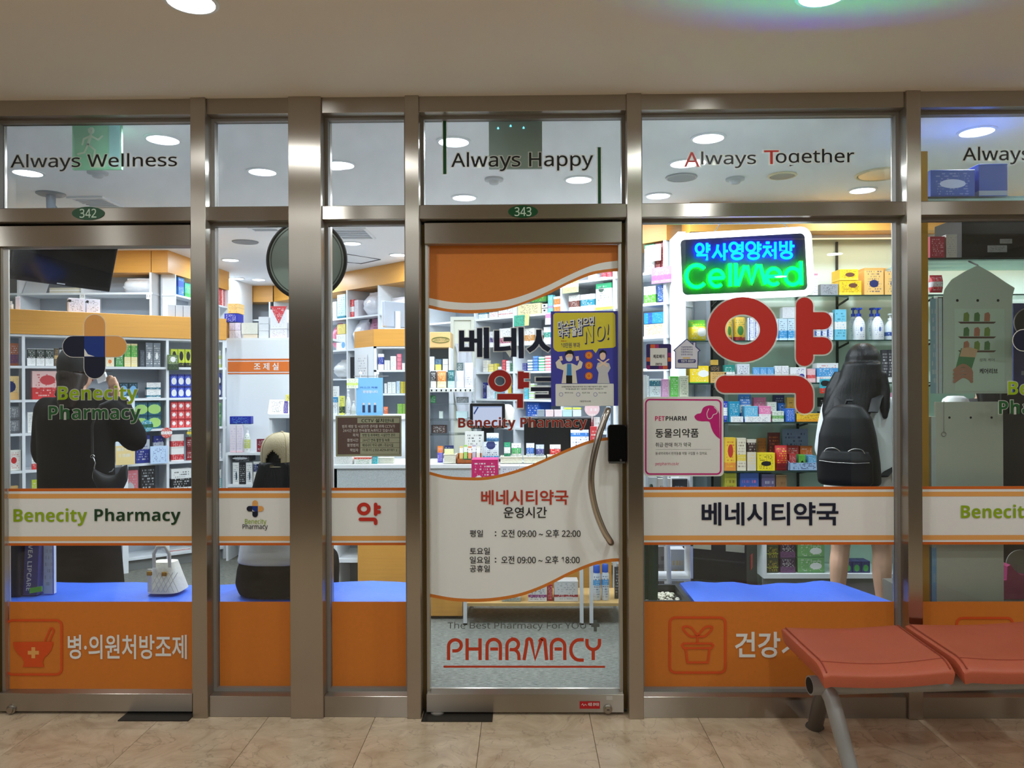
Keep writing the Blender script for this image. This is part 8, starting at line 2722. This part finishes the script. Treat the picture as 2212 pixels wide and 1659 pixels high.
MB().rings(rings).build('body', NYL, bg, smooth=True)
SILV = mat('silver_metal', (200, 200, 200), 0.25, 1.0)
MB().tube([S1(203, 1012), S1(206, 1000), S1(203, 992), S1(200, 986)], 0.0028, 6).build('silver_clip', SILV, bg, smooth=True)
MB().tube([S1(200, 986) + Vector((math.cos(2 * math.pi * j / 14) * 0.010, 0, math.sin(2 * math.pi * j / 14) * 0.008)) for j in range(14)], 0.0022, 6, closed=True).build('silver_ring', SILV, bg)
MB().tube([S1(205, 1010), S1(201, 1020), S1(200, 1030), S1(203, 1040)], 0.0026, 6).build('chain', SILV, bg)
MB().tube([S1(246, 1012), S1(242, 1018), S1(236, 1020)], 0.0026, 6).build('silver_clip', SILV, bg)
MB().tube([S1(200, 986), S1(195, 960) + Vector((0, 0.02, 0)), S1(190, 920) + Vector((0, 0.04, 0)), S1(205, 876) + Vector((0, 0.05, 0)), S1(232, 866) + Vector((0, 0.12, 0.02))], 0.008, 8, flat=0.4).build('strap', NYL, bg, smooth=True)

# ---------------------------------------------------------------- girl seated on the bench
p0 = at(603, 829, 0.27)
PX2, PY2 = p0.x, 0.27
w2 = empty('person', (PX2, PY2, ZBN), 'person in a beige cap and white shirt seated on the blue bench', 'person')
V2 = lambda x, y, z: Vector((PX2 + x, PY2 + y, z))
f2_ = Vector((0.12, 0.95, -0.25))
b = MB()
hc = V2(0.01, 0.035, 1.10)
head(b, hc, Vector((0.12, 1, 0)), 0.96)
b.tube([V2(0, 0.02, 0.93), V2(0.005, 0.03, 1.05)], 0.048, 12)
column(b, [(ZBN + 0.02, PX2, PY2 + 0.02, 0.165, 0.115), (ZBN + 0.12, PX2, PY2, 0.155, 0.105), (0.68, PX2, PY2 - 0.02, 0.14, 0.10), (0.82, PX2, PY2 - 0.005, 0.155, 0.10), (0.91, PX2, PY2 + 0.015, 0.13, 0.08), (0.945, PX2, PY2 + 0.02, 0.06, 0.055)])
for s_ in (-1, 1):
    sh, el, wr = V2(s_ * 0.155, 0.015, 0.90), V2(s_ * 0.20, 0.07, 0.68), V2(s_ * 0.10, 0.27, 0.62)
    limb(b, [sh, sh.lerp(el, .5), el, el.lerp(wr, .35), wr], [0.046, 0.042, 0.034, 0.034, 0.024])
    hand(b, wr, Vector((-s_ * 0.4, 0.9, 0.0)), Vector((-s_ * 0.8, -0.2, 0.4)), Vector((s_ * 0.2, 0.2, 1.0)), 0.35, 0.9)
    hip, kn, an = V2(s_ * 0.085, 0.06, ZBN + 0.085), V2(s_ * 0.11, 0.42, ZBN + 0.07), V2(s_ * 0.11, 0.40, 0.085)
    leg(b, hip, kn, an, (0, 1, 0), 0.92)
link('body', remeshed(b, 0.0075, 3), SKIN, w2)
face(w2, hc, Vector((0.12, 1, 0)), 0.96)
b = MB()
column(b, [(0.605, PX2 - .004, PY2 - 0.022, 0.188, 0.128), (0.64, PX2, PY2 - 0.03, 0.182, 0.126), (0.72, PX2, PY2 - 0.022, 0.172, 0.122), (0.82, PX2, PY2 - 0.008, 0.178, 0.118), (0.89, PX2, PY2 + 0.01, 0.165, 0.10), (0.93, PX2, PY2 + 0.02, 0.10, 0.075), (0.945, PX2, PY2 + 0.02, 0.07, 0.06)], 26, 0.85)
for s_ in (-1, 1):
    sh, el = V2(s_ * 0.145, 0.015, 0.885), V2(s_ * 0.20, 0.07, 0.68)
    limb(b, [sh, sh.lerp(el, .4), sh.lerp(el, .8)], [0.062, 0.062, 0.058])
link('shirt', remeshed(b, 0.010, 5), mat('white_cotton', (222, 224, 226), 0.8, bump=0.25, bscale=12), w2)
b = MB()
column(b, [(ZBN + 0.006, PX2 - .005, PY2 + 0.03, 0.192, 0.145), (ZBN + 0.06, PX2 - .005, PY2 + 0.015, 0.205, 0.155), (ZBN + 0.13, PX2 - .005, PY2 - 0.005, 0.192, 0.135), (ZBN + 0.185, PX2, PY2 - 0.02, 0.174, 0.115)], 26, 0.8)
for s_ in (-1, 1):
    hip, kn, an = V2(s_ * 0.085, 0.06, ZBN + 0.092), V2(s_ * 0.11, 0.43, ZBN + 0.075), V2(s_ * 0.11, 0.41, 0.16)
    limb(b, [hip, hip.lerp(kn, .5), kn, kn.lerp(an, .5), an], [0.084, 0.080, 0.072, 0.072, 0.068])
link('trousers', remeshed(b, 0.011, 4), mat('black_trousers', (11, 11, 12), 0.85, spec=0.15), w2)
for s_ in (-1, 1):
    shoe(w2, V2(s_ * 0.11, 0.40, 0.08), (0, 1, 0), mat('white_shoe', (220, 220, 216), 0.5))
b = MB()
ell(b, hc + Vector((0, -0.025, -0.02)), 0.085, 0.085, 0.105)
column(b, [(0.86, PX2 - 0.02, PY2 - 0.115, 0.085, 0.02), (0.93, PX2 - 0.015, PY2 - 0.10, 0.092, 0.03), (1.0, PX2 - 0.005, PY2 - 0.065, 0.094, 0.045), (1.08, PX2 + 0.005, PY2 - 0.025, 0.09, 0.06)])
link('hair', remeshed(b, 0.009, 2), hairmat('black_hair', (14, 13, 14)), w2)
# beige cap worn forwards, strap opening at the back
CAPC = mat('beige_cap_cloth', (190, 176, 144), 0.85, bump=0.3, bscale=200)
hx, hy = hc.x - 0.004, hc.y - 0.012
rings = []
NS = 72
prof = [(z_, r_) for z_, r_ in smooth_pts([(1.070, 0.104), (1.095, 0.106), (1.125, 0.106), (1.155, 0.102), (1.18, 0.091), (1.20, 0.072), (1.213, 0.045), (1.219, 0.012)], 4)]
grid = []
for z, r in prof:
    grid.append([Vector((hx + math.cos(2 * math.pi * j / NS) * r * 0.94, hy + math.sin(2 * math.pi * j / NS) * r * 1.02, z - 0.012 * (1 if z < 1.1 else 0) * math.sin(2 * math.pi * j / NS) * -1)) for j in range(NS)])
b = MB()
idx = 0
b.v = [tuple(p) for row in grid for p in row]
for i in range(len(grid) - 1):
    for j in range(NS):
        a = 2 * math.pi * (j + 0.5) / NS
        back = abs(((math.degrees(a) - 262) + 180) % 360 - 180)
        zz_m = (prof[i][0] + prof[i + 1][0]) / 2
        if back < 26 and zz_m < 1.075 + 0.062 * math.cos(math.radians(back * 3.2)):
            continue
        b.f.append((i * NS + j, i * NS + (j + 1) % NS, (i + 1) * NS + (j + 1) % NS, (i + 1) * NS + j))
me = bpy.data.meshes.new('cap')
me.from_pydata(b.v, [], b.f)
for p in me.polygons:
    p.use_smooth = True
cp2 = link('cap', me, CAPC, w2)
cp2.modifiers.new('thick', 'SOLIDIFY').thickness = 0.003
ell_b = MB()
ell(ell_b, Vector((hx, hy, 1.221)), 0.008, 0.008, 0.005, 10, 6)
ell_b.build('button', CAPC, cp2, smooth=True)
st = []
for k in range(9):
    a = math.radians(262 - 27 + 54 * k / 8)
    st.append((hx + math.cos(a) * 0.101, hy + math.sin(a) * 0.109, 1.062))
MB().tube(st, 0.007, 8, flat=0.35).build('back_strap', CAPC, cp2, smooth=True)
a = math.radians(262)
q = Vector((hx + math.cos(a) * 0.101, hy + math.sin(a) * 0.112, 1.062))
MB().tube([q + Vector((-0.008, 0, -0.007)), q + Vector((0.008, 0, -0.007)), q + Vector((0.008, 0, 0.007)), q + Vector((-0.008, 0, 0.007))], 0.0016, 6, closed=True).build('buckle', mat('brass', (150, 130, 90), 0.3, 0.9), cp2)
for da in (-38, 38, -90, 90, 180):
    pts = []
    for z, r in prof:
        a = math.radians(262 + da)
        pts.append((hx + math.cos(a) * (r * 0.94 + 0.001), hy + math.sin(a) * (r * 1.02 + 0.001), z))
    MB().tube(pts, 0.0014, 5).build('seam', mat('beige_seam', (180, 164, 124), 0.8), cp2)
b = MB()
top = []
fd = Vector((0.12, 1, 0)).normalized()
sd = fd.cross(ZV)
for j in range(13):
    a = math.radians(-60 + 120 * j / 12)
    e = Vector((hx, hy, 1.075)) + fd * (math.cos(a) * 0.104) + sd * (math.sin(a) * 0.095)
    o_ = Vector((hx, hy, 1.062)) + fd * (math.cos(a) * 0.185) + sd * (math.sin(a) * 0.088)
    top.append((e, o_))
b.rings([[p + ZV * 0.005 for p, q in top] + [q + ZV * 0.005 for p, q in reversed(top)], [p for p, q in top] + [q for p, q in reversed(top)]])
b.build('cap_bill', CAPC, cp2)

# ---------------------------------------------------------------- woman with the backpack
p0 = at(1854, 829, 1.16)
PX3, PY3 = p0.x, 1.16
w3_ = empty('person', (PX3, PY3, 0), 'person with long black hair and a white T-shirt wearing a black backpack', 'person')
V3 = lambda x, y, z: Vector((PX3 + x, PY3 + y, z))
f3 = Vector((0.35, 0.94, 0)).normalized()
b = MB()
hc = V3(0.03, 0.02, 1.545)
head(b, hc, f3, 1.0)
b.tube([V3(0.02, 0, 1.36), V3(0.03, 0.01, 1.48)], 0.05, 12)
column(b, [(0.84, PX3, PY3, 0.16, 0.115), (0.96, PX3, PY3, 0.155, 0.11), (1.08, PX3 + .01, PY3, 0.13, 0.10), (1.22, PX3 + .015, PY3, 0.155, 0.105), (1.33, PX3 + .02, PY3, 0.145, 0.085), (1.37, PX3 + .02, PY3, 0.065, 0.055)])
for s_ in (-1, 1):
    sh, el, wr = V3(0.02 + s_ * 0.165, 0.0, 1.315), V3(0.03 + s_ * 0.205, 0.02, 1.05), V3(0.05 + s_ * 0.175, 0.18, 0.90)
    limb(b, [sh, sh.lerp(el, .5), el, el.lerp(wr, .35), wr], [0.05, 0.044, 0.036, 0.036, 0.025])
    hand(b, wr, Vector((-s_ * 0.2, 0.9, -0.3)), Vector((-s_ * 0.7, 0.1, 0.6)), Vector((s_ * 0.5, 0.1, 0.9)), 0.4, 0.92)
leg(b, V3(-0.09, 0, 0.86), V3(-0.105, 0.015, 0.47), V3(-0.125, 0.0, 0.085), (0.1, 1, 0), 1.02)
leg(b, V3(0.09, 0, 0.86), V3(0.125, 0.0, 0.47), V3(0.135, -0.03, 0.085), (0.2, 1, 0), 1.02)
link('body', remeshed(b, 0.0075, 3), SKIN, w3_)
face(w3_, hc, f3, 1.0)
b = MB()
column(b, [(0.93, PX3 + .01, PY3, 0.205, 0.145), (1.02, PX3 + .012, PY3, 0.197, 0.14), (1.12, PX3 + .015, PY3, 0.19, 0.136), (1.24, PX3 + .018, PY3, 0.19, 0.13), (1.315, PX3 + .02, PY3, 0.178, 0.108), (1.36, PX3 + .02, PY3, 0.11, 0.08), (1.375, PX3 + .02, PY3, 0.075, 0.065)], 26, 0.85)
for s_ in (-1, 1):
    sh, el = V3(0.02 + s_ * 0.155, 0.0, 1.30), V3(0.035 + s_ * 0.215, 0.02, 1.05)
    limb(b, [sh, sh.lerp(el, .45), sh.lerp(el, 1.02)], [0.072, 0.078, 0.074])
link('shirt', remeshed(b, 0.010, 5), mat('white_cotton', (222, 224, 226), 0.8, bump=0.25, bscale=12), w3_)
b = MB()
column(b, [(0.56, PX3, PY3, 0.205, 0.14), (0.70, PX3, PY3, 0.2, 0.14), (0.85, PX3, PY3, 0.192, 0.137), (0.97, PX3 + .005, PY3, 0.175, 0.125)], 26, 0.8)
link('skirt', remeshed(b, 0.011, 3), mat('oatmeal_skirt', (206, 202, 192), 0.8), w3_)
for s_, ax, ay, fx in ((-1, -0.125, 0.0, .1), (1, 0.135, -0.03, .2)):
    shoe(w3_, V3(ax, ay, 0.08), (fx, 1, 0), mat('white_shoe', (220, 220, 216), 0.5))
    b = MB()
    b.tube([V3(ax, ay, 0.08), V3(ax * 0.98, ay, 0.15), V3(ax * 0.96, ay + .002, 0.235 if s_ < 0 else 0.12)], [0.042, 0.041, 0.047 if s_ < 0 else 0.042], 12)
    b.build('sock', mat('white_sock', (232, 232, 230), 0.8), w3_, smooth=True)
b = MB()
ell(b, hc + Vector((-0.005, -0.012, 0.022)), 0.102, 0.108, 0.118)
column(b, [(1.05, PX3 - 0.075, PY3 - 0.15, 0.07, 0.02), (1.15, PX3 - 0.06, PY3 - 0.165, 0.10, 0.025), (1.27, PX3 - 0.04, PY3 - 0.14, 0.13, 0.035), (1.38, PX3 - 0.005, PY3 - 0.09, 0.135, 0.055), (1.47, PX3 + 0.02, PY3 - 0.05, 0.118, 0.08), (1.56, PX3 + 0.026, PY3 - 0.02, 0.104, 0.09)])
b.tube([V3(0.12, -0.03, 1.50), V3(0.145, -0.05, 1.40), V3(0.155, -0.09, 1.30), V3(0.16, -0.12, 1.24)], [0.04, 0.036, 0.028, 0.012], 10)
b.tube([V3(-0.09, -0.03, 1.50), V3(-0.13, -0.06, 1.40), V3(-0.15, -0.08, 1.28), V3(-0.15, -0.09, 1.12)], [0.04, 0.045, 0.04, 0.015], 10)
link('hair', remeshed(b, 0.009, 3), hairmat('black_hair', (14, 13, 14)), w3_)
# backpack
bpk = empty('backpack', (PX3, PY3, 0.87), 'black backpack with silver zips on the woman in the white T-shirt', 'backpack')
b = MB()
bx_, by_ = PX3 - 0.01, PY3 - 0.262
column(b, [(0.868, bx_ + .005, by_, 0.145, 0.075), (0.885, bx_ + .005, by_, 0.165, 0.09), (1.0, bx_, by_, 0.165, 0.092), (1.15, bx_ - .005, by_ + .01, 0.15, 0.08), (1.25, bx_ - .005, by_ + .02, 0.125, 0.065), (1.31, bx_ - .005, by_ + .03, 0.08, 0.045), (1.325, bx_ - .005, by_ + .035, 0.04, 0.025)], 28, 0.6)
link('main_pack', remeshed(b, 0.009, 4), mat('black_nylon_pack', (15, 14, 16), 0.5, spec=0.3), bpk)
b = MB()
column(b, [(0.875, bx_, by_ - 0.08, 0.125, 0.03), (0.90, bx_, by_ - 0.088, 0.145, 0.038), (1.02, bx_, by_ - 0.085, 0.142, 0.036), (1.07, bx_, by_ - 0.075, 0.12, 0.025)], 24, 0.6)
pk = link('front_pocket', remeshed(b, 0.008, 3), mat('black_nylon_pack', (19, 18, 20), 0.5), bpk)
ZIP = mat('silver_zip', (176, 170, 162), 0.3, 0.9)
for s_ in (-1, 1):
    MB().tube(smooth_pts([(bx_ + s_ * 0.02, by_ - 0.112, 1.068), (bx_ + s_ * 0.05, by_ - 0.11, 1.084), (bx_ + s_ * 0.09, by_ - 0.108, 1.08), (bx_ + s_ * 0.105, by_ - 0.108, 1.06)], 4), 0.0022, 6).build('zip', ZIP, bpk)
MB().tube([(bx_ - 0.13, by_ - 0.118, 1.012), (bx_ - 0.05, by_ - 0.128, 1.006), (bx_ + 0.06, by_ - 0.128, 1.006), (bx_ + 0.13, by_ - 0.116, 1.012)], 0.002, 6).build('zip', ZIP, bpk)
for s_ in (-1, 1):
    MB().tube([V3(0.02 + s_ * 0.09, -0.19, 1.28), V3(0.02 + s_ * 0.10, -0.14, 1.355), V3(0.02 + s_ * 0.11, -0.02, 1.395), V3(0.02 + s_ * 0.115, 0.10, 1.33), V3(0.02 + s_ * 0.14, 0.145, 1.15), V3(0.02 + s_ * 0.19, 0.02, 1.0), V3(0.02 + s_ * 0.14, -0.17, 0.92)],
              0.028, 10, flat=0.22).build('shoulder_strap', mat('strap_black', (24, 23, 25), 0.6), bpk, smooth=True)
MB().tube([(bx_ - 0.03, by_ + 0.06, 1.31), (bx_ - 0.015, by_ + 0.06, 1.345), (bx_ + 0.015, by_ + 0.06, 1.345), (bx_ + 0.03, by_ + 0.06, 1.31)], 0.008, 8).build('grab_loop', mat('strap_black', (24, 23, 25), 0.6), bpk)

for o_ in (w3_, bpk):                 # she stands turned towards the shelves
    o_.rotation_euler = (0, 0, math.radians(-33))

# ---------------------------------------------------------------- person half hidden behind the display bay
p0 = at(2128, 829, 1.0)
PX4, PY4 = p0.x, 1.0
w4_ = empty('person', (PX4, PY4, 0), 'bare-legged person mostly hidden behind the display bay boards', 'person')
V4 = lambda x, y, z: Vector((PX4 + x, PY4 + y, z))
f4 = Vector((0.5, 0.86, 0)).normalized()
b = MB()
hc = V4(0.02, 0.02, 1.52)
head(b, hc, f4, 0.98)
b.tube([V4(0.0, 0, 1.34), V4(0.01, 0.01, 1.46)], 0.05, 12)
column(b, [(0.83, PX4, PY4, 0.155, 0.11), (0.95, PX4, PY4, 0.15, 0.105), (1.07, PX4, PY4, 0.13, 0.10), (1.21, PX4, PY4, 0.15, 0.105), (1.31, PX4, PY4, 0.14, 0.085), (1.35, PX4, PY4, 0.065, 0.055)])
for s_ in (-1, 1):
    sh, el, wr = V4(s_ * 0.16, 0.0, 1.295), V4(s_ * 0.20, 0.01, 1.04), V4(s_ * 0.16, 0.17, 0.92)
    limb(b, [sh, sh.lerp(el, .5), el, el.lerp(wr, .35), wr], [0.05, 0.044, 0.036, 0.036, 0.025])
    hand(b, wr, Vector((-s_ * 0.2, 0.9, -0.3)), Vector((-s_ * 0.7, 0.1, 0.6)), Vector((s_ * 0.5, 0.1, 0.9)), 0.4, 0.92)
leg(b, V4(-0.085, 0, 0.85), V4(-0.05, 0.0, 0.47), V4(-0.03, 0.0, 0.085), (0.3, 1, 0))
leg(b, V4(0.085, 0, 0.85), V4(0.07, 0.03, 0.47), V4(0.085, 0.02, 0.085), (0.3, 1, 0))
link('body', remeshed(b, 0.0085, 3), SKIN, w4_)
face(w4_, hc, f4, 0.98)
b = MB()
column(b, [(0.62, PX4, PY4, 0.2, 0.14), (0.85, PX4, PY4, 0.19, 0.135), (1.1, PX4, PY4, 0.178, 0.13), (1.23, PX4, PY4, 0.18, 0.125), (1.30, PX4, PY4, 0.165, 0.10), (1.345, PX4, PY4, 0.10, 0.075), (1.355, PX4, PY4, 0.07, 0.06)], 24, 0.85)
for s_ in (-1, 1):
    limb(b, [V4(s_ * 0.15, 0, 1.28), V4(s_ * 0.19, 0.005, 1.15), V4(s_ * 0.205, 0.01, 1.05)], [0.07, 0.07, 0.066])
link('dress', remeshed(b, 0.011, 4), mat('charcoal_dress', (40, 40, 44), 0.8), w4_)
b = MB()
ell(b, hc + Vector((-0.01, -0.02, 0.02)), 0.1, 0.104, 0.115)
column(b, [(1.30, PX4, PY4 - 0.10, 0.09, 0.03), (1.40, PX4 + .01, PY4 - 0.07, 0.1, 0.05), (1.52, PX4 + .015, PY4 - 0.03, 0.1, 0.08)])
link('hair', remeshed(b, 0.010, 2), hairmat('black_hair', (14, 13, 14)), w4_)
for ax, ay in ((-0.03, 0.0), (0.085, 0.02)):
    shoe(w4_, V4(ax, ay, 0.08), (0.3, 1, 0), mat('black_shoe', (30, 30, 32), 0.4))
# ================================================================= corridor bench with red-orange seats
VIN = mat('rust_vinyl', (196, 98, 70), 0.42, noise=0.05, nscale=7, bump=0.12, bscale=260)
PIPE = mat('rust_piping', (168, 74, 50), 0.5)
STL = mat('grey_bench_steel', (160, 158, 156), 0.35, 0.15)
DKS = mat('dark_bench_steel', (96, 92, 90), 0.4, 0.3)
cb = empty('corridor_bench', (1.6, -0.85, 0), 'bench with two rust-orange padded seats on a grey steel beam', 'bench')
ZS = 0.43


def seat(pts_px, name):
    """padded seat from its four photo corners at seat height: back-left, back-right, front-right, front-left"""
    A, B_, C, D_ = [onz(x, y, z) for x, y, z in pts_px]
    n, m = 18, 14
    th = 0.058

    def surf(u, v):
        p = A.lerp(B_, u).lerp(D_.lerp(C, u), v)
        # dished in the middle along u, rolled over at the front edge
        dish = -0.024 * math.sin(math.pi * u) * (0.4 + 0.6 * math.sin(math.pi * min(1.0, v * 0.95)))
        roll = -0.030 * max(0.0, (v - 0.82) / 0.18) ** 2
        edge = -0.008 * (max(0.0, (abs(u - 0.5) - 0.46) / 0.04) ** 2)
        return p + ZV * (dish + roll + edge)
    b = MB()
    idx = {}
    for lay in (0, 1):
        for i in range(n + 1):
            for j in range(m + 1):
                p = surf(i / n, j / m)
                if lay:
                    p = p - ZV * (th if 0 < j < m else th * 0.82)
                    c_ = (A + B_ + C + D_) / 4
                    p = p + (Vector((c_.x, c_.y, p.z)) - p) * 0.03
                idx[lay, i, j] = len(b.v)
                b.v.append(tuple(p))
    for i in range(n):
        for j in range(m):
            b.f.append((idx[0, i, j], idx[0, i + 1, j], idx[0, i + 1, j + 1], idx[0, i, j + 1]))
            b.f.append((idx[1, i, j], idx[1, i, j + 1], idx[1, i + 1, j + 1], idx[1, i + 1, j]))
    rim = [(i, 0) for i in range(n)] + [(n, j) for j in range(m)] + [(i, m) for i in range(n, 0, -1)] + [(0, j) for j in range(m, 0, -1)]
    for k in range(len(rim)):
        q, r_ = rim[k], rim[(k + 1) % len(rim)]
        b.f.append((idx[0, q[0], q[1]], idx[1, q[0], q[1]], idx[1, r_[0], r_[1]], idx[0, r_[0], r_[1]]))
    me = bpy.data.meshes.new(name)
    me.from_pydata(b.v, [], b.f)
    finish(me, 0.007, True, 2)
    o = link(name, me, VIN, cb)
    for u in (0.035, 0.965):
        MB().tube([surf(u, 0.02 + 0.96 * k / 12) + ZV * 0.0008 for k in range(13)], 0.0022, 6).build('seam', PIPE, o)
    MB().tube([surf(0.03 + 0.94 * k / 16, 0.86) + ZV * 0.0006 for k in range(17)], 0.0016, 6).build('seam', PIPE, o)
    return o, surf


s1, sf1 = seat([(1686, 1354, ZS), (1946, 1348, ZS), (2066, 1432, ZS), (1778, 1440, ZS)], 'seat')
s2, sf2 = seat([(1953, 1347, ZS), (2225, 1340, ZS), (2370, 1424, ZS), (2082, 1432, ZS)], 'seat')
# cross beam and legs
f0 = sf1(0.0, 0.70)
f1_ = sf2(1.0, 0.70)
ux = (f1_ - f0)
ux.z = 0
ux.normalize()
bc = sf1(0.12, 0.62)
bz_ = ZS - 0.135
b0 = Vector((bc.x, bc.y, bz_)) - ux * 0.045
L = 2.2
MB().tube([b0, b0 + ux * 1.35], 0.036, 20).build('beam', STL, cb, smooth=True)
MB().tube([b0 - ux * 0.001, b0 + ux * 0.002], 0.030, 20).build('beam_bore', DARK, cb)
for k, t in enumerate((0.06, 1.22)):
    c = b0 + ux * t
    pf = onz(1845, 1690, 0.0) if k == 0 else onz(1845, 1690, 0) + ux * 1.16
    pb = onz(1760, 1572, 0.0) if k == 0 else onz(1760, 1572, 0) + ux * 1.16
    d = pf - c
    front = [c + ZV * 0.0, c.lerp(pf, 0.25) + ZV * 0.035, c.lerp(pf, 0.6) + ZV * 0.02, pf + ZV * 0.0]
    MB().tube(front, [0.030, 0.030, 0.029, 0.027], 16).build('leg', STL, cb, smooth=True)
    MB().tube([c, c.lerp(pb, 0.5) + ZV * 0.01, pb], [0.030, 0.030, 0.030], 16).build('leg', DKS, cb, smooth=True)
    for p in (pf, pb):
        MB().lathe([(0.034, 0.0), (0.038, 0.004), (0.034, 0.014), (0.028, 0.018)], p, 16).build('foot_cap', DKS, cb, smooth=True)
for sf in (sf1, sf2):
    for u in (0.25, 0.75):
        p = sf(u, 0.60)
        base = b0 + ux * ((p - b0).dot(ux))
        MB().box(base.x - 0.02, base.x + 0.02, base.y - 0.03, base.y + 0.03, bz_ + 0.02, p.z - 0.056).build('seat_bracket', DKS, cb)
for nm, used in list(USED.items()):
    if len(used) > 1 and not all(g for _, g in used):
        print('LABEL SHARED WITHOUT GROUP', nm, used)
bpy.data.scenes.remove(TMP)
